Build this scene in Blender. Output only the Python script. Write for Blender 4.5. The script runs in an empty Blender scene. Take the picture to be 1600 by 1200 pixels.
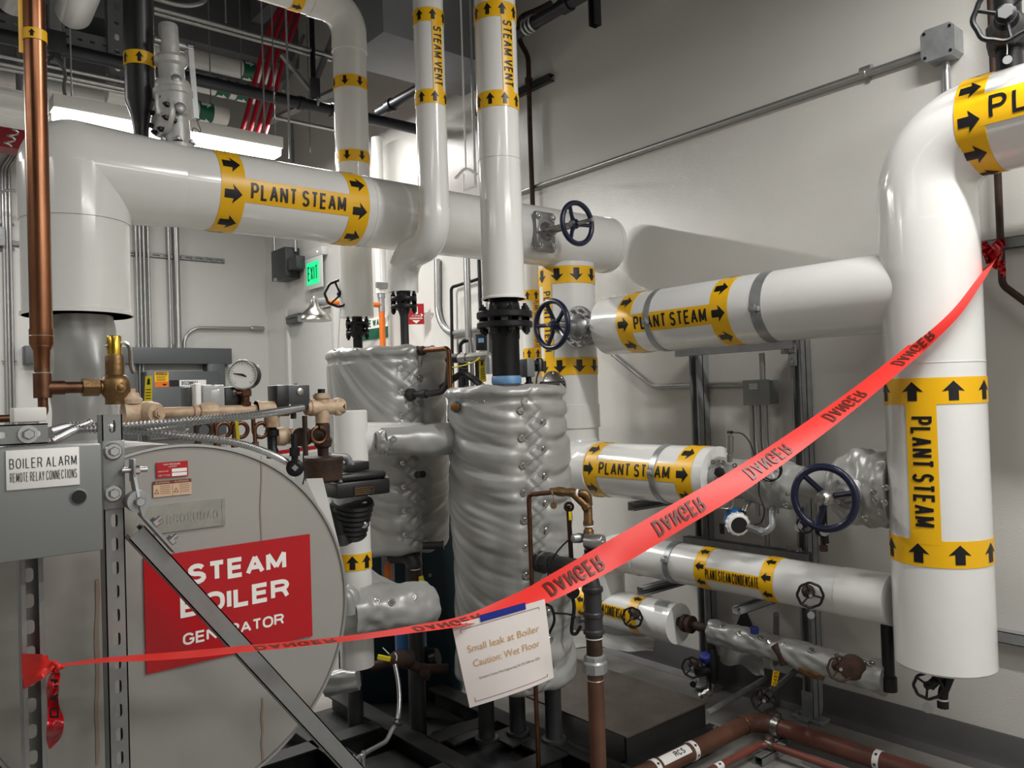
import bpy, bmesh, math, random
from mathutils import Vector, Matrix, noise
V = Vector
random.seed(7)
scene = bpy.context.scene
COL = scene.collection
PI = math.pi

# ---------------------------------------------------------------- camera
CAM_F = 1250.0                                  # focal length in pixels of a 1600 px wide frame
YAW, PITCH, ROLL, EYE = math.radians(39.8), math.radians(.9), math.radians(1.83), 1.5
FW = V((math.sin(YAW)*math.cos(PITCH), math.cos(YAW)*math.cos(PITCH), math.sin(PITCH)))
_wr = V((math.cos(YAW), -math.sin(YAW), 0)); _wu = _wr.cross(FW)
CR = math.cos(ROLL)*_wr - math.sin(ROLL)*_wu
CU = math.sin(ROLL)*_wr + math.cos(ROLL)*_wu
CO = V((0, 0, EYE))
cd = bpy.data.cameras.new('camera'); cam = bpy.data.objects.new('camera', cd); COL.objects.link(cam)
cd.sensor_fit = 'HORIZONTAL'; cd.sensor_width = 36.0; cd.lens = 36.0*CAM_F/1600.0
cd.clip_start = .05; cd.clip_end = 100
m3 = Matrix((CR, CU, -FW)).transposed()
cam.matrix_world = Matrix.Translation(CO) @ m3.to_4x4()
scene.camera = cam

# ---------------------------------------------------------------- exposure, world, lights
vs = scene.view_settings
scene.display_settings.display_device = 'sRGB'
vs.view_transform = 'Standard'; vs.look = 'None'; vs.gamma = 1; vs.use_curve_mapping = False
vs.exposure = 0.18
wd = bpy.data.worlds.new('room_world'); scene.world = wd; wd.use_nodes = True
wd.node_tree.nodes['Background'].inputs[0].default_value = (1, .98, .95, 1)
wd.node_tree.nodes['Background'].inputs[1].default_value = .22

def strip_light(x, y, z, along, length, watts, w=.09):
    l = bpy.data.lights.new('strip_lamp', 'AREA'); l.shape = 'RECTANGLE'
    l.size = length; l.size_y = w; l.energy = watts; l.color = (1, .985, .955)
    o = bpy.data.objects.new('strip_lamp', l); COL.objects.link(o)
    o.location = (x, y, z); o.rotation_euler = (0, 0, 0 if along == 'x' else PI/2)
    return o
# the luminaires over the aisles (the one in view has its own housing further down)
strip_light(1.44, 4.60, 2.985, 'x', 1.22, 66)
strip_light(2.25, 0.20, 3.45, 'y', 1.22, 58)
strip_light(0.35, 0.75, 3.15, 'x', 1.22, 7)
strip_light(1.9, -1.7, 3.25, 'x', 2.44, 74)
strip_light(-1.8, 2.4, 3.05, 'y', 2.44, 20)
strip_light(-0.9, 4.60, 3.0, 'x', 1.22, 30)
strip_light(0.6, 6.9, 3.6, 'x', 1.22, 26)
strip_light(2.7, 5.6, 3.7, 'y', 1.22, 34)
# unseen upward fill lamps, added to brighten the dark upper wall
for x_, y_, z_ in ((2.25, .20, 3.52), (1.9, -1.7, 3.32)):
    strip_light(x_, y_, z_, 'x', 1.22, 15, .12).rotation_euler = (PI, 0, 0)

# ---------------------------------------------------------------- helpers
def P(px, py, x=None, y=None, z=None, d=None):
    v = FW + CR*((px-800)/CAM_F) - CU*((py-600)/CAM_F)
    if x is not None: t = x/v.x
    elif y is not None: t = y/v.y
    elif z is not None: t = (z-EYE)/v.z
    else: t = d
    return CO + v*t
def dep(p): return (V(p)-CO).dot(FW)

def lin(c):
    return tuple((u/12.92 if u <= .04045 else ((u+.055)/1.055)**2.4) for u in [k/255 for k in c]) + (1,)
MATS = {}
def mat(name, c, rough=.5, metal=0, var=0, vscale=6, bump=0, bscale=60, coat=0, c2=None, emit=0, alpha=1, stretch=None):
    if name in MATS: return MATS[name]
    m = bpy.data.materials.new(name); m.use_nodes = True; nt = m.node_tree
    b = nt.nodes['Principled BSDF']
    b.inputs['Base Color'].default_value = lin(c)
    b.inputs['Roughness'].default_value = rough; b.inputs['Metallic'].default_value = metal
    if coat: b.inputs['Coat Weight'].default_value = coat; b.inputs['Coat Roughness'].default_value = .08
    if alpha < 1: b.inputs['Alpha'].default_value = alpha
    if emit: b.inputs['Emission Color'].default_value = lin(c); b.inputs['Emission Strength'].default_value = emit
    if var or bump or c2:
        tc = nt.nodes.new('ShaderNodeTexCoord'); src = tc.outputs['Object']
        if stretch:
            mp = nt.nodes.new('ShaderNodeMapping'); mp.inputs['Scale'].default_value = stretch
            nt.links.new(src, mp.inputs['Vector']); src = mp.outputs['Vector']
    if var or c2:
        n = nt.nodes.new('ShaderNodeTexNoise'); n.inputs['Scale'].default_value = vscale
        n.inputs['Detail'].default_value = 6; n.inputs['Roughness'].default_value = .6
        nt.links.new(src, n.inputs['Vector'])
        r = nt.nodes.new('ShaderNodeValToRGB')
        k = lin(c); k2 = lin(c2) if c2 else tuple(min(1, u*(1+var)) for u in k[:3]) + (1,)
        k1 = k if c2 else tuple(u*(1-var) for u in k[:3]) + (1,)
        r.color_ramp.elements[0].position = .35; r.color_ramp.elements[1].position = .68
        r.color_ramp.elements[0].color = k1; r.color_ramp.elements[1].color = k2
        nt.links.new(n.outputs['Fac'], r.inputs['Fac']); nt.links.new(r.outputs['Color'], b.inputs['Base Color'])
    if bump:
        n2 = nt.nodes.new('ShaderNodeTexNoise'); n2.inputs['Scale'].default_value = bscale; n2.inputs['Detail'].default_value = 4
        nt.links.new(src, n2.inputs['Vector'])
        bp = nt.nodes.new('ShaderNodeBump'); bp.inputs['Strength'].default_value = bump; bp.inputs['Distance'].default_value = .01
        nt.links.new(n2.outputs['Fac'], bp.inputs['Height']); nt.links.new(bp.outputs['Normal'], b.inputs['Normal'])
    MATS[name] = m; return m

M = dict(
 jacket=mat('white_pvc_jacket', (228, 228, 225), .16, var=.03, vscale=3, coat=.3),
 wall=mat('wall_paint', (208, 206, 201), .22, bump=.13, bscale=170, var=.03, vscale=1.2),
 wallb=mat('back_wall_paint', (196, 196, 192), .42, bump=.08, bscale=130, var=.03, vscale=1.2),
 ceil=mat('ceiling_deck', (116, 116, 118), .8, var=.12, vscale=2),
 floor=mat('epoxy_floor', (132, 129, 124), .38, var=.22, vscale=2.2, bump=.05, bscale=40),
 cove=mat('dark_cove_base', (84, 83, 82), .4, var=.1, vscale=4),
 yellow=mat('yellow_tape', (240, 184, 12), .35),
 ink=mat('black_ink', (14, 14, 17), .4),
 green=mat('green_tape', (8, 92, 66), .4),
 white=mat('white_print', (238, 236, 230), .4),
 red=mat('red_sign', (176, 12, 24), .35, var=.04),
 copper=mat('copper', (154, 106, 78), .28, 1, c2=(112, 74, 54), vscale=5, stretch=(3, 3, .6)),
 copperd=mat('dull_copper', (128, 92, 70), .4, 1, c2=(84, 60, 48), vscale=14),
 solder=mat('solder', (190, 186, 178), .4, .8),
 bronze=mat('bronze', (142, 112, 74), .42, .85, c2=(98, 76, 52), vscale=18, bump=.15, bscale=90),
 pale=mat('pale_bronze', (204, 182, 156), .6, .15, c2=(164, 132, 104), vscale=14, bump=.2, bscale=80),
 brass=mat('brass', (206, 172, 70), .22, 1),
 rust=mat('rusty_iron', (70, 50, 38), .7, .3, c2=(46, 32, 26), vscale=20, bump=.2, bscale=70),
 brownp=mat('brown_painted_pipe', (98, 64, 48), .45, c2=(80, 52, 40), vscale=9),
 redbrown=mat('red_brown_pipe', (120, 62, 52), .4, c2=(92, 56, 46), vscale=6),
 iron=mat('black_iron', (28, 28, 30), .42, .4, var=.3, vscale=20, bump=.08, bscale=90),
 darkpipe=mat('dark_grey_pipe', (50, 50, 52), .45, .1, var=.2, vscale=10, bump=.05),
 blacksteel=mat('black_skid_paint', (24, 24, 24), .5, var=.3, vscale=6),
 navy=mat('navy_enamel', (24, 30, 56), .3),
 steel=mat('stainless', (176, 174, 168), .28, 1, var=.1, vscale=20),
 cast=mat('cast_valve_metal', (150, 150, 150), .4, .8, var=.15, vscale=14, bump=.15, bscale=70),
 galv=mat('galvanized', (158, 160, 161), .40, .5, var=.14, vscale=16),
 zinc=mat('zinc_bright', (190, 190, 190), .3, .95),
 conduit=mat('emt_conduit', (168, 168, 167), .30, .75, var=.05),
 strut=mat('strut_grey', (132, 134, 133), .42, .3, var=.1, vscale=12),
 strutd=mat('strut_dark', (146, 148, 149), .42, .25, var=.12, vscale=12),
 encl=mat('grey_enclosure', (120, 123, 121), .42, .1),
 encld=mat('dark_grey_enclosure', (86, 90, 92), .42, .1),
 charcoal=mat('charcoal_box', (58, 60, 62), .4, .2),
 blanket=mat('silver_blanket', (158, 158, 155), .34, .18, var=.05, vscale=5, bump=.05, bscale=300),
 shell=mat('boiler_sheet', (158, 156, 151), .45, .25, var=.05, vscale=2, stretch=(1, 1, .3)),
 plastic=mat('black_plastic', (18, 18, 19), .35),
 rubber=mat('black_cable', (14, 14, 15), .5),
 orange=mat('orange_pipe', (226, 112, 18), .4),
 blue=mat('blue_paint', (34, 96, 158), .35),
 bluetape=mat('blue_tape', (120, 160, 196), .5, c2=(86, 130, 176), vscale=20),
 bluep=mat('deep_blue', (28, 40, 110), .5),
 sheetgrey=mat('duct_sheet', (120, 122, 126), .45, .5, var=.05),
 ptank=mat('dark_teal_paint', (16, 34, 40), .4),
 redcable=mat('red_cable', (168, 26, 46), .45),
 tape=mat('danger_tape_red', (226, 44, 36), .48),
 tapeknot=mat('danger_tape_shiny', (170, 14, 26), .18),
 tag=mat('tag_yellow', (226, 204, 30), .45),
 paper=mat('paper', (236, 228, 224), .6),
 led=mat('led_diffuser', (255, 250, 240), .4, emit=9),
 exit=mat('exit_lit', (20, 200, 120), .4, emit=1.1),
 cream=mat('placard_white', (232, 231, 228), .4),
 olive=mat('relief_grey', (184, 184, 181), .38, .2, var=.12, vscale=16, bump=.15, bscale=60),
 ptfe=mat('white_seal', (228, 226, 222), .5),
)

def frame(ax, ref=None):
    ax = V(ax).normalized()
    ref = V(ref) if ref is not None else (V((0, 0, 1)) if abs(ax.z) < .9 else V((1, 0, 0)))
    a = (ref - ax*ref.dot(ax)).normalized()
    return a, ax.cross(a), ax

def fillet(pts, rad, seg=10):
    pts = [V(p) for p in pts]
    if len(pts) < 3 or rad <= 0: return pts
    out = [pts[0]]
    for i in range(1, len(pts)-1):
        a, b, c = pts[i-1], pts[i], pts[i+1]
        u = (a-b); w = (c-b); lu, lw = u.length, w.length; u.normalize(); w.normalize()
        ang = u.angle(w)
        if ang > PI-.02: out.append(b); continue
        r = rad[i-1] if isinstance(rad, (list, tuple)) else rad
        t = min(r/math.tan(ang/2), lu*.49 if i > 1 else lu*.98, lw*.49 if i < len(pts)-2 else lw*.98)
        rr = t*math.tan(ang/2)
        cen = b + (u+w).normalized()*(rr/math.sin(ang/2))
        p0 = b+u*t; p1 = b+w*t; v0 = p0-cen; v1 = p1-cen; tot = v0.angle(v1); axis = v0.cross(v1).normalized()
        for k in range(seg+1):
            out.append(cen + Matrix.Rotation(tot*k/seg, 3, axis) @ v0)
    out.append(pts[-1]); return out

def smooth_path(pts, n=8):
    pts = [V(p) for p in pts]; q = [pts[0]*2-pts[1]] + pts + [pts[-1]*2-pts[-2]]; out = []
    for i in range(1, len(q)-2):
        a, b, c, d = q[i-1:i+3]
        for k in range(n):
            t = k/n
            out.append(.5*((2*b)+(c-a)*t+(2*a-5*b+4*c-d)*t*t+(3*b-a-3*c+d)*t**3))
    out.append(pts[-1]); return out

class MB:
    def __init__(s): s.v = []; s.f = []; s.m = []
    def add(s, vs, fs, m=0):
        o = len(s.v); s.v += [V(p) for p in vs]
        for f in fs: s.f.append([o+i for i in f]); s.m.append(m)
        return s
    def box(s, c, size, R=None, m=0, bev=0):
        c = V(c); h = [k/2 for k in size]
        if bev > 0:
            bm = bmesh.new(); bmesh.ops.create_cube(bm, size=1)
            bmesh.ops.scale(bm, vec=size, verts=bm.verts)
            bmesh.ops.bevel(bm, geom=bm.edges[:], offset=bev, segments=2, affect='EDGES', profile=.5)
            vs = [v.co.copy() for v in bm.verts]; fs = [[v.index for v in f.verts] for f in bm.faces]; bm.free()
        else:
            vs = [V((x*h[0], y*h[1], z*h[2])) for x in (-1, 1) for y in (-1, 1) for z in (-1, 1)]
            fs = [(0, 1, 3, 2), (4, 6, 7, 5), (0, 4, 5, 1), (2, 3, 7, 6), (0, 2, 6, 4), (1, 5, 7, 3)]
        if R is not None: vs = [R @ p for p in vs]
        return s.add([p+c for p in vs], fs, m)
    def bar(s, a, b, w, t, ref=None, m=0, bev=0):
        a, b = V(a), V(b); e1, e2, ax = frame(b-a, ref)
        return s.box((a+b)/2, (w, t, (b-a).length), Matrix((e2, e1, ax)).transposed() if False else Matrix((e1, e2, ax)).transposed(), m, bev)
    def tube(s, pts, r, n=16, m=0, caps=True, ref=None):
        pts = [V(p) for p in pts]; k = len(pts)
        rs = r if isinstance(r, (list, tuple)) else [r]*k
        e1, e2, ax = frame(pts[1]-pts[0], ref); vs = []
        prev = (pts[1]-pts[0]).normalized()
        for i, p in enumerate(pts):
            if i == 0: t = prev
            elif i == k-1: t = (pts[i]-pts[i-1]).normalized()
            else: t = ((pts[i]-pts[i-1]).normalized() + (pts[i+1]-pts[i]).normalized()).normalized()
            q = prev.rotation_difference(t); e1 = q @ e1; e1 = (e1 - t*e1.dot(t)).normalized(); e2 = t.cross(e1); prev = t
            sc = 1.0
            if 0 < i < k-1:
                cs = max(.5, t.dot((pts[i]-pts[i-1]).normalized())); sc = 1/cs if cs < .995 else 1
            for j in range(n):
                a = 2*PI*j/n; vs.append(p + (e1*math.cos(a)+e2*math.sin(a))*rs[i])
        fs = [(i*n+j, i*n+(j+1) % n, (i+1)*n+(j+1) % n, (i+1)*n+j) for i in range(k-1) for j in range(n)]
        if caps: fs += [tuple(range(n-1, -1, -1)), tuple((k-1)*n+j for j in range(n))]
        return s.add(vs, fs, m)
    def cyl(s, a, b, r, n=20, m=0, r2=None): return s.tube([a, b], [r, r if r2 is None else r2], n, m)
    def lathe(s, prof, o, ax, n=24, m=0):       # prof: (radius, height)
        e1, e2, ax = frame(ax); o = V(o); vs = []
        for r, h in prof:
            for j in range(n):
                a = 2*PI*j/n; vs.append(o+ax*h+(e1*math.cos(a)+e2*math.sin(a))*max(r, 1e-5))
        k = len(prof)
        fs = [(i*n+j, i*n+(j+1) % n, (i+1)*n+(j+1) % n, (i+1)*n+j) for i in range(k-1) for j in range(n)]
        fs += [tuple(range(n-1, -1, -1)), tuple((k-1)*n+j for j in range(n))]
        return s.add(vs, fs, m)
    def torus(s, o, ax, R, r, n=32, k=10, m=0, sq=1):
        e1, e2, ax = frame(ax); o = V(o); vs = []
        for i in range(n):
            a = 2*PI*i/n; d = e1*math.cos(a)+e2*math.sin(a)
            for j in range(k):
                b = 2*PI*j/k; vs.append(o+d*(R+r*math.cos(b))+ax*(r*sq*math.sin(b)))
        fs = [(i*k+j, ((i+1) % n)*k+j, ((i+1) % n)*k+(j+1) % k, i*k+(j+1) % k) for i in range(n) for j in range(k)]
        return s.add(vs, fs, m)
    def prism(s, poly, o, ex, ey, ez, h, m=0):  # 2-D polygon in the ex, ey plane, height h along ez
        o, ex, ey, ez = V(o), V(ex), V(ey), V(ez); n = len(poly)
        vs = [o+ex*x+ey*y for x, y in poly] + [o+ex*x+ey*y+ez*h for x, y in poly]
        fs = [tuple(range(n-1, -1, -1)), tuple(range(n, 2*n))] + [(i, (i+1) % n, n+(i+1) % n, n+i) for i in range(n)]
        return s.add(vs, fs, m)
    def hexbolt(s, o, ax, r=.012, h=.01, m=0, wash=True):
        ax = V(ax).normalized(); o = V(o)
        if wash: s.lathe([(r*1.7, 0), (r*1.7, h*.25)], o, ax, 14, m)
        s.lathe([(r*1.1, h*.25), (r*1.1, h), (r*.9, h*1.1)], o, ax, 6, m)
        s.cyl(o+ax*h, o+ax*h*1.6, r*.5, 8, m); return s
    def build(s, name, mats, parent=None, ang=38, flat=False):
        if not isinstance(mats, (list, tuple)): mats = [mats]
        me = bpy.data.meshes.new(name)
        if parent is not None: base = BASE[parent.name]
        else:
            xs = [p.x for p in s.v]; ys = [p.y for p in s.v]
            base = V(((min(xs)+max(xs))/2, (min(ys)+max(ys))/2, min(p.z for p in s.v)))
        me.from_pydata([tuple(p-base) for p in s.v], [], s.f)
        for q in mats: me.materials.append(q if not isinstance(q, str) else M[q])
        me.polygons.foreach_set('material_index', s.m)
        bm = bmesh.new(); bm.from_mesh(me)
        bmesh.ops.recalc_face_normals(bm, faces=bm.faces)
        bm.to_mesh(me); bm.free()
        me.polygons.foreach_set('use_smooth', [not flat]*len(me.polygons))
        if not flat: me.set_sharp_from_angle(angle=math.radians(ang))
        o = bpy.data.objects.new(name, me); COL.objects.link(o)
        if parent is not None: o.parent = parent
        else: o.location = base
        BASE[o.name] = base
        return o
BASE = {}
def tag(o, label, cat, group=None):
    o['label'] = label; o['category'] = cat
    if group: o['group'] = group
    return o
def thing(name, label, cat, loc, group=None):
    o = bpy.data.objects.new(name, None); COL.objects.link(o); o.location = V(loc); o.empty_display_size = .05
    BASE[o.name] = V(loc); return tag(o, label, cat, group)
def struct(name, mb, mats, **k):
    o = mb.build(name, mats, **k); o['kind'] = 'structure'; return o

# ---- flat shapes (text, arrows) that can be wrapped
_TX = {}
def text2d(t, offset=.012):
    if (t, offset) in _TX: return _TX[(t, offset)]
    c = bpy.data.curves.new('lettering', 'FONT'); c.body = t; c.size = 1; c.offset = offset; c.resolution_u = 3
    o = bpy.data.objects.new('lettering', c); COL.objects.link(o)
    dg = bpy.context.evaluated_depsgraph_get(); me = bpy.data.meshes.new_from_object(o.evaluated_get(dg))
    vs = [(v.co.x, v.co.y) for v in me.vertices]; fs = [list(p.vertices) for p in me.polygons]
    bpy.data.objects.remove(o); bpy.data.curves.remove(c); bpy.data.meshes.remove(me)
    xs = [p[0] for p in vs]; ys = [p[1] for p in vs]; x0, x1, y0, y1 = min(xs), max(xs), min(ys), max(ys)
    cap = .72
    vs = [((x-x0)/(x1-x0), y/cap) for x, y in vs]
    _TX[(t, offset)] = (vs, fs); return vs, fs
def _arc(cx, cy, rx, ry, a0, a1, n=8):
    return [(cx+rx*math.cos(math.radians(a0+(a1-a0)*k/n)), cy+ry*math.sin(math.radians(a0+(a1-a0)*k/n))) for k in range(n+1)]
GLYPH = {       # sign-painter capitals as centre-line strokes: (width, strokes)
 'A': (.78, [[(0, 0), (.5, 1), (1, 0)], [(.17, .33), (.83, .33)]]), 'B': (.7, [[(0, .5), (.6, .5)]+_arc(.6, .25, .4, .25, 90, -90)[1:]+[(0, 0), (0, 1), (.55, 1)]+_arc(.55, .75, .38, .25, 90, -90)[1:]]),
 'C': (.74, [_arc(.5, .66, .5, .34, 15, 180)+_arc(.5, .34, .5, .34, 180, 345)]), 'D': (.72, [[(0, 0), (0, 1), (.45, 1)]+_arc(.5, .62, .5, .38, 90, 0)+_arc(.5, .38, .5, .38, 0, -90)+[(0, 0)]]),
 'E': (.62, [[(1, 1), (0, 1), (0, 0), (1, 0)], [(0, .52), (.92, .52)]]), 'F': (.58, [[(1, 1), (0, 1), (0, 0)], [(0, .5), (.88, .5)]]),
 'G': (.76, [_arc(.5, .66, .5, .34, 20, 180)+_arc(.5, .34, .5, .34, 180, 360)+[(1, .47), (.58, .47)]]), 'H': (.72, [[(0, 0), (0, 1)], [(1, 0), (1, 1)], [(0, .5), (1, .5)]]),
 'I': (.0, [[(.5, 0), (.5, 1)]]), 'K': (.72, [[(0, 0), (0, 1)], [(1, 1), (0, .38)], [(.33, .58), (1, 0)]]), 'L': (.58, [[(0, 1), (0, 0), (1, 0)]]),
 'M': (.88, [[(0, 0), (0, 1), (.5, .12), (1, 1), (1, 0)]]), 'N': (.72, [[(0, 0), (0, 1), (1, 0), (1, 1)]]),
 'O': (.78, [_arc(.5, .64, .5, .36, 0, 180)+_arc(.5, .36, .5, .36, 180, 360)+[(1, .64)]]), 'P': (.68, [[(0, 0), (0, 1), (.6, 1)]+_arc(.6, .74, .4, .26, 90, -90)[1:]+[(0, .48)]]),
 'R': (.72, [[(0, 0), (0, 1), (.6, 1)]+_arc(.6, .75, .4, .25, 90, -90)[1:]+[(0, .5)], [(.55, .5), (.78, .42), (1, 0)]]),
 'S': (.68, [_arc(.5, .755, .46, .245, 20, 255)+_arc(.5, .255, .5, .255, 80, -160)]), 'T': (.66, [[(0, 1), (1, 1)], [(.5, 1), (.5, 0)]]),
 'U': (.72, [[(0, 1)]+_arc(.5, .34, .5, .34, 180, 360)+[(1, 1)]]), 'V': (.76, [[(0, 1), (.5, 0), (1, 1)]]), 'W': (1.05, [[(0, 1), (.25, 0), (.5, .95), (.75, 0), (1, 1)]]),
 'X': (.74, [[(0, 0), (1, 1)], [(0, 1), (1, 0)]]), 'Y': (.72, [[(0, 1), (.5, .45), (1, 1)], [(.5, .45), (.5, 0)]]), '.': (.0, [[(.5, 0), (.5, .06)]]),
 '0': (.6, [_arc(.5, .64, .5, .36, 0, 180)+_arc(.5, .36, .5, .36, 180, 360)+[(1, .64)]]), '4': (.64, [[(.75, 0), (.75, 1), (0, .3), (1, .3)]]),
 '8': (.6, [_arc(.5, .75, .44, .25, -90, 270, 12), _arc(.5, .25, .5, .25, 90, 450, 12)]), '5': (.6, [[(.95, 1), (.1, 1), (.05, .55)]+_arc(.45, .32, .52, .32, 120, -150)]),
 '2': (.6, [_arc(.5, .72, .48, .28, 165, -20)+[(0, 0), (1, 0)]]), '1': (.3, [[(0, .75), (.8, 1), (.8, 0)]]), 'Q': (.78, [_arc(.5, .64, .5, .36, 0, 180)+_arc(.5, .36, .5, .36, 180, 360)+[(1, .64)], [(.6, .25), (1, 0)]]),
}
def stroke_poly(pl, w):
    n = len(pl); vs = []; closed = n > 3 and math.hypot(pl[0][0]-pl[-1][0], pl[0][1]-pl[-1][1]) < 1e-6
    def nrm(a, b):
        d = math.hypot(b[0]-a[0], b[1]-a[1]) or 1e-9; return (-(b[1]-a[1])/d, (b[0]-a[0])/d)
    for i in range(n):
        n0 = nrm(pl[i-1], pl[i]) if i else (nrm(pl[-2], pl[0]) if closed else nrm(pl[0], pl[1]))
        n1 = nrm(pl[i], pl[i+1]) if i < n-1 else (nrm(pl[0], pl[1]) if closed else n0)
        mx, my = n0[0]+n1[0], n0[1]+n1[1]; q = mx*mx+my*my
        k = 2/q if q > .45 else 2/.45
        vs += [(pl[i][0]+mx*k*w/2, pl[i][1]+my*k*w/2), (pl[i][0]-mx*k*w/2, pl[i][1]-my*k*w/2)]
    return vs, [[2*i, 2*i+1, 2*i+3, 2*i+2] for i in range(n-1)]
def text_shape(t, x0, x1, y0, y1, weight=.15, sp=.24):
    h = y1-y0; w = weight*h; units = sum((.42 if ch == ' ' else GLYPH[ch][0]+sp) for ch in t)-sp; nl = sum(ch != ' ' for ch in t)
    k = max(.12*h, ((x1-x0)-nl*w)/units)             # width of one unit once the strokes' own thickness is taken off
    x = x0; vs = []; fs = []
    for ch in t:
        if ch == ' ': x += .42*k; continue
        gw, st = GLYPH[ch]
        li = 0
        for pl in st:
            p = [(x+w/2+a*gw*k, y0+w/2+b*(h-w)) for a, b in pl]; runs = [[p[0]]]
            for i in range(1, len(p)):
                runs[-1].append(p[i])
                if i < len(p)-1:
                    ux, uy = p[i][0]-p[i-1][0], p[i][1]-p[i-1][1]; wx, wy = p[i+1][0]-p[i][0], p[i+1][1]-p[i][1]
                    if ux*wx+uy*wy < -.2*math.hypot(ux, uy)*math.hypot(wx, wy): runs.append([p[i]])
            for q_ in runs:
                a, b = stroke_poly(q_, w); o = len(vs); li += 1
                vs += [(q[0], q[1], li*.00015+(i//2)*.00002) for i, q in enumerate(a)]; fs += [[o+q for q in f] for f in b]
        x += gw*k+w+sp*k
    return vs, fs
def note_shape(t, x0, x1, y0, y1):                  # mixed-case lettering
    vs, fs = text2d(t, 0)
    return [(x0+(x1-x0)*x, y0+(y1-y0)*y) for x, y in vs], fs
def arrow_shape(x, y, L, w, sgn=1):     # arrow along the first axis
    h = L*.5*sgn; k = 0.02*sgn*L
    pl = [(-h, -w*.22), (k, -w*.22), (k-h*.12, -w*.5), (h, 0), (k-h*.12, w*.5), (k, w*.22), (-h, w*.22)]
    if sgn < 0: pl = pl[::-1]
    return [(x+a, y+b) for a, b in pl], [[0, 1, 5, 6], [1, 2, 3], [1, 3, 5], [3, 4, 5]]
def rect_shape(x0, x1, y0, y1): return [(x0, y0), (x1, y0), (x1, y1), (x0, y1)], [[0, 1, 2, 3]]
def cut2d(vs, fs, step, axis=1):
    bm = bmesh.new(); bv = [bm.verts.new((p[0], p[1], p[2] if len(p) > 2 else 0)) for p in vs]
    for f in fs:
        try: bm.faces.new([bv[i] for i in f])
        except ValueError: pass
    lo = min(p[axis] for p in vs); hi = max(p[axis] for p in vs)
    k = math.floor(lo/step)+1
    while k*step < hi:
        no = (0, 1, 0) if axis == 1 else (1, 0, 0); co = (0, k*step, 0) if axis == 1 else (k*step, 0, 0)
        bmesh.ops.bisect_plane(bm, geom=bm.verts[:]+bm.edges[:]+bm.faces[:], dist=1e-6, plane_co=co, plane_no=no)
        k += 1
    bm.verts.index_update()
    out = [tuple(v.co) for v in bm.verts], [[v.index for v in f.verts] for f in bm.faces]
    bm.free(); return out
class Wrap:             # a cylinder about a line: s along it, t = arc length around it from the facing direction
    def __init__(s, A, B, r, face, flip=False):
        s.A = V(A); s.ax = (V(B)-V(A)).normalized(); s.r = r
        f = V(face); s.e1 = (f - s.ax*f.dot(s.ax)).normalized(); s.e2 = s.e1.cross(s.ax)
        if flip: s.e2 = -s.e2
    def at(s, u, t, lift=0):
        a = t/s.r; return s.A + s.ax*u + (s.e1*math.cos(a)+s.e2*math.sin(a))*(s.r+lift)
    def put(s, mb, shape, lift, m, step=.012):
        vs, fs = cut2d(*shape, step); mb.add([s.at(p[0], p[1], lift+p[2]) for p in vs], fs, m)
    def band(s, mb, u0, u1, lift, m, n=48):
        vs = []; 
        for u, l in ((u0, 0), (u0, lift), (u1, lift), (u1, 0)):
            for j in range(n):
                a = 2*PI*j/n; vs.append(s.A+s.ax*u+(s.e1*math.cos(a)+s.e2*math.sin(a))*(s.r+l))
        mb.add(vs, [(i*n+j, i*n+(j+1) % n, (i+1)*n+(j+1) % n, (i+1)*n+j) for i in range(3) for j in range(n)], m)
class Flat:             # a plane with axes
    def __init__(s, o, ex, ey):
        s.o = V(o); s.ex = V(ex).normalized(); s.ey = V(ey).normalized(); s.n = s.ex.cross(s.ey)
    def at(s, u, t, lift=0): return s.o+s.ex*u+s.ey*t+s.n*lift
    def put(s, mb, shape, lift, m, step=None):
        vs, fs = shape; mb.add([s.at(p[0], p[1], lift+(p[2] if len(p) > 2 else 0)) for p in vs], fs, m)

def marker(parent, A, B, r, face, bands, sgn=1, strip=None, text=None, toff=0, na=None, bw=.09, aw=.072, al=.066, gap=.107,
           mats=('yellow', 'ink'), flipdir=1, th=.058, sh=.10, phase=0, tpad=.04, name='pipe_marker', tfit=None, tw=.15):
    """bands: start positions along A->B; strip: (s0, s1) the lettered tape between, toff arc offset of the strip"""
    if not strip and len(bands) > 1:
        for b in bands: marker(parent, A, B, r, face, [b], sgn, na=na, bw=bw, aw=aw, al=al, gap=gap, mats=mats, phase=phase, name=name)
        return
    w = Wrap(A, B, r+.0008, face); mb = MB()
    for b in bands:
        w.band(mb, b, b+bw, .0012, 0)
        n = na or int(2*PI*r/gap); g = 2*PI*r/n
        for k in range(n):
            t = (k-n/2)*g+phase
            w.put(mb, arrow_shape(b+bw/2, t, al, aw, sgn), .0022, 1)
    if strip:
        s0, s1 = strip
        w.put(mb, rect_shape(s0, s1, toff-sh/2, toff+sh/2), .0014, 0)
        if text:
            a, b = (s0+tpad, s1-tpad) if not tfit else tfit
            vs, fs = text_shape(text, 0, b-a, -th/2, th/2, tw)
            if flipdir > 0: vs = [(a+x, toff+y, z) for x, y, z in vs]
            else: vs = [(b-x, toff-y, z) for x, y, z in vs]
            w.put(mb, (vs, fs), .0026, 1)
    return mb.build(name, list(mats), parent, flat=False)

def onpipe(px, py, A, B, r, face=None):         # distance along A->B of the pixel's ray, on the near side of the pipe
    A, B = V(A), V(B); ax = (B-A).normalized()
    q = P(px, py, d=1)-CO; q.normalize()
    f = V(face) if face else (CO-(A+B)/2)
    f = (f-ax*f.dot(ax)).normalized(); o = A+f*r
    n = q.cross(ax); n2 = q.cross(n)
    return -(o-CO).dot(n2)/ax.dot(n2)
def toward(A, B):
    A, B = V(A), V(B); ax = (B-A).normalized(); f = CO-(A+B)/2; return (f-ax*f.dot(ax)).normalized()

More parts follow.
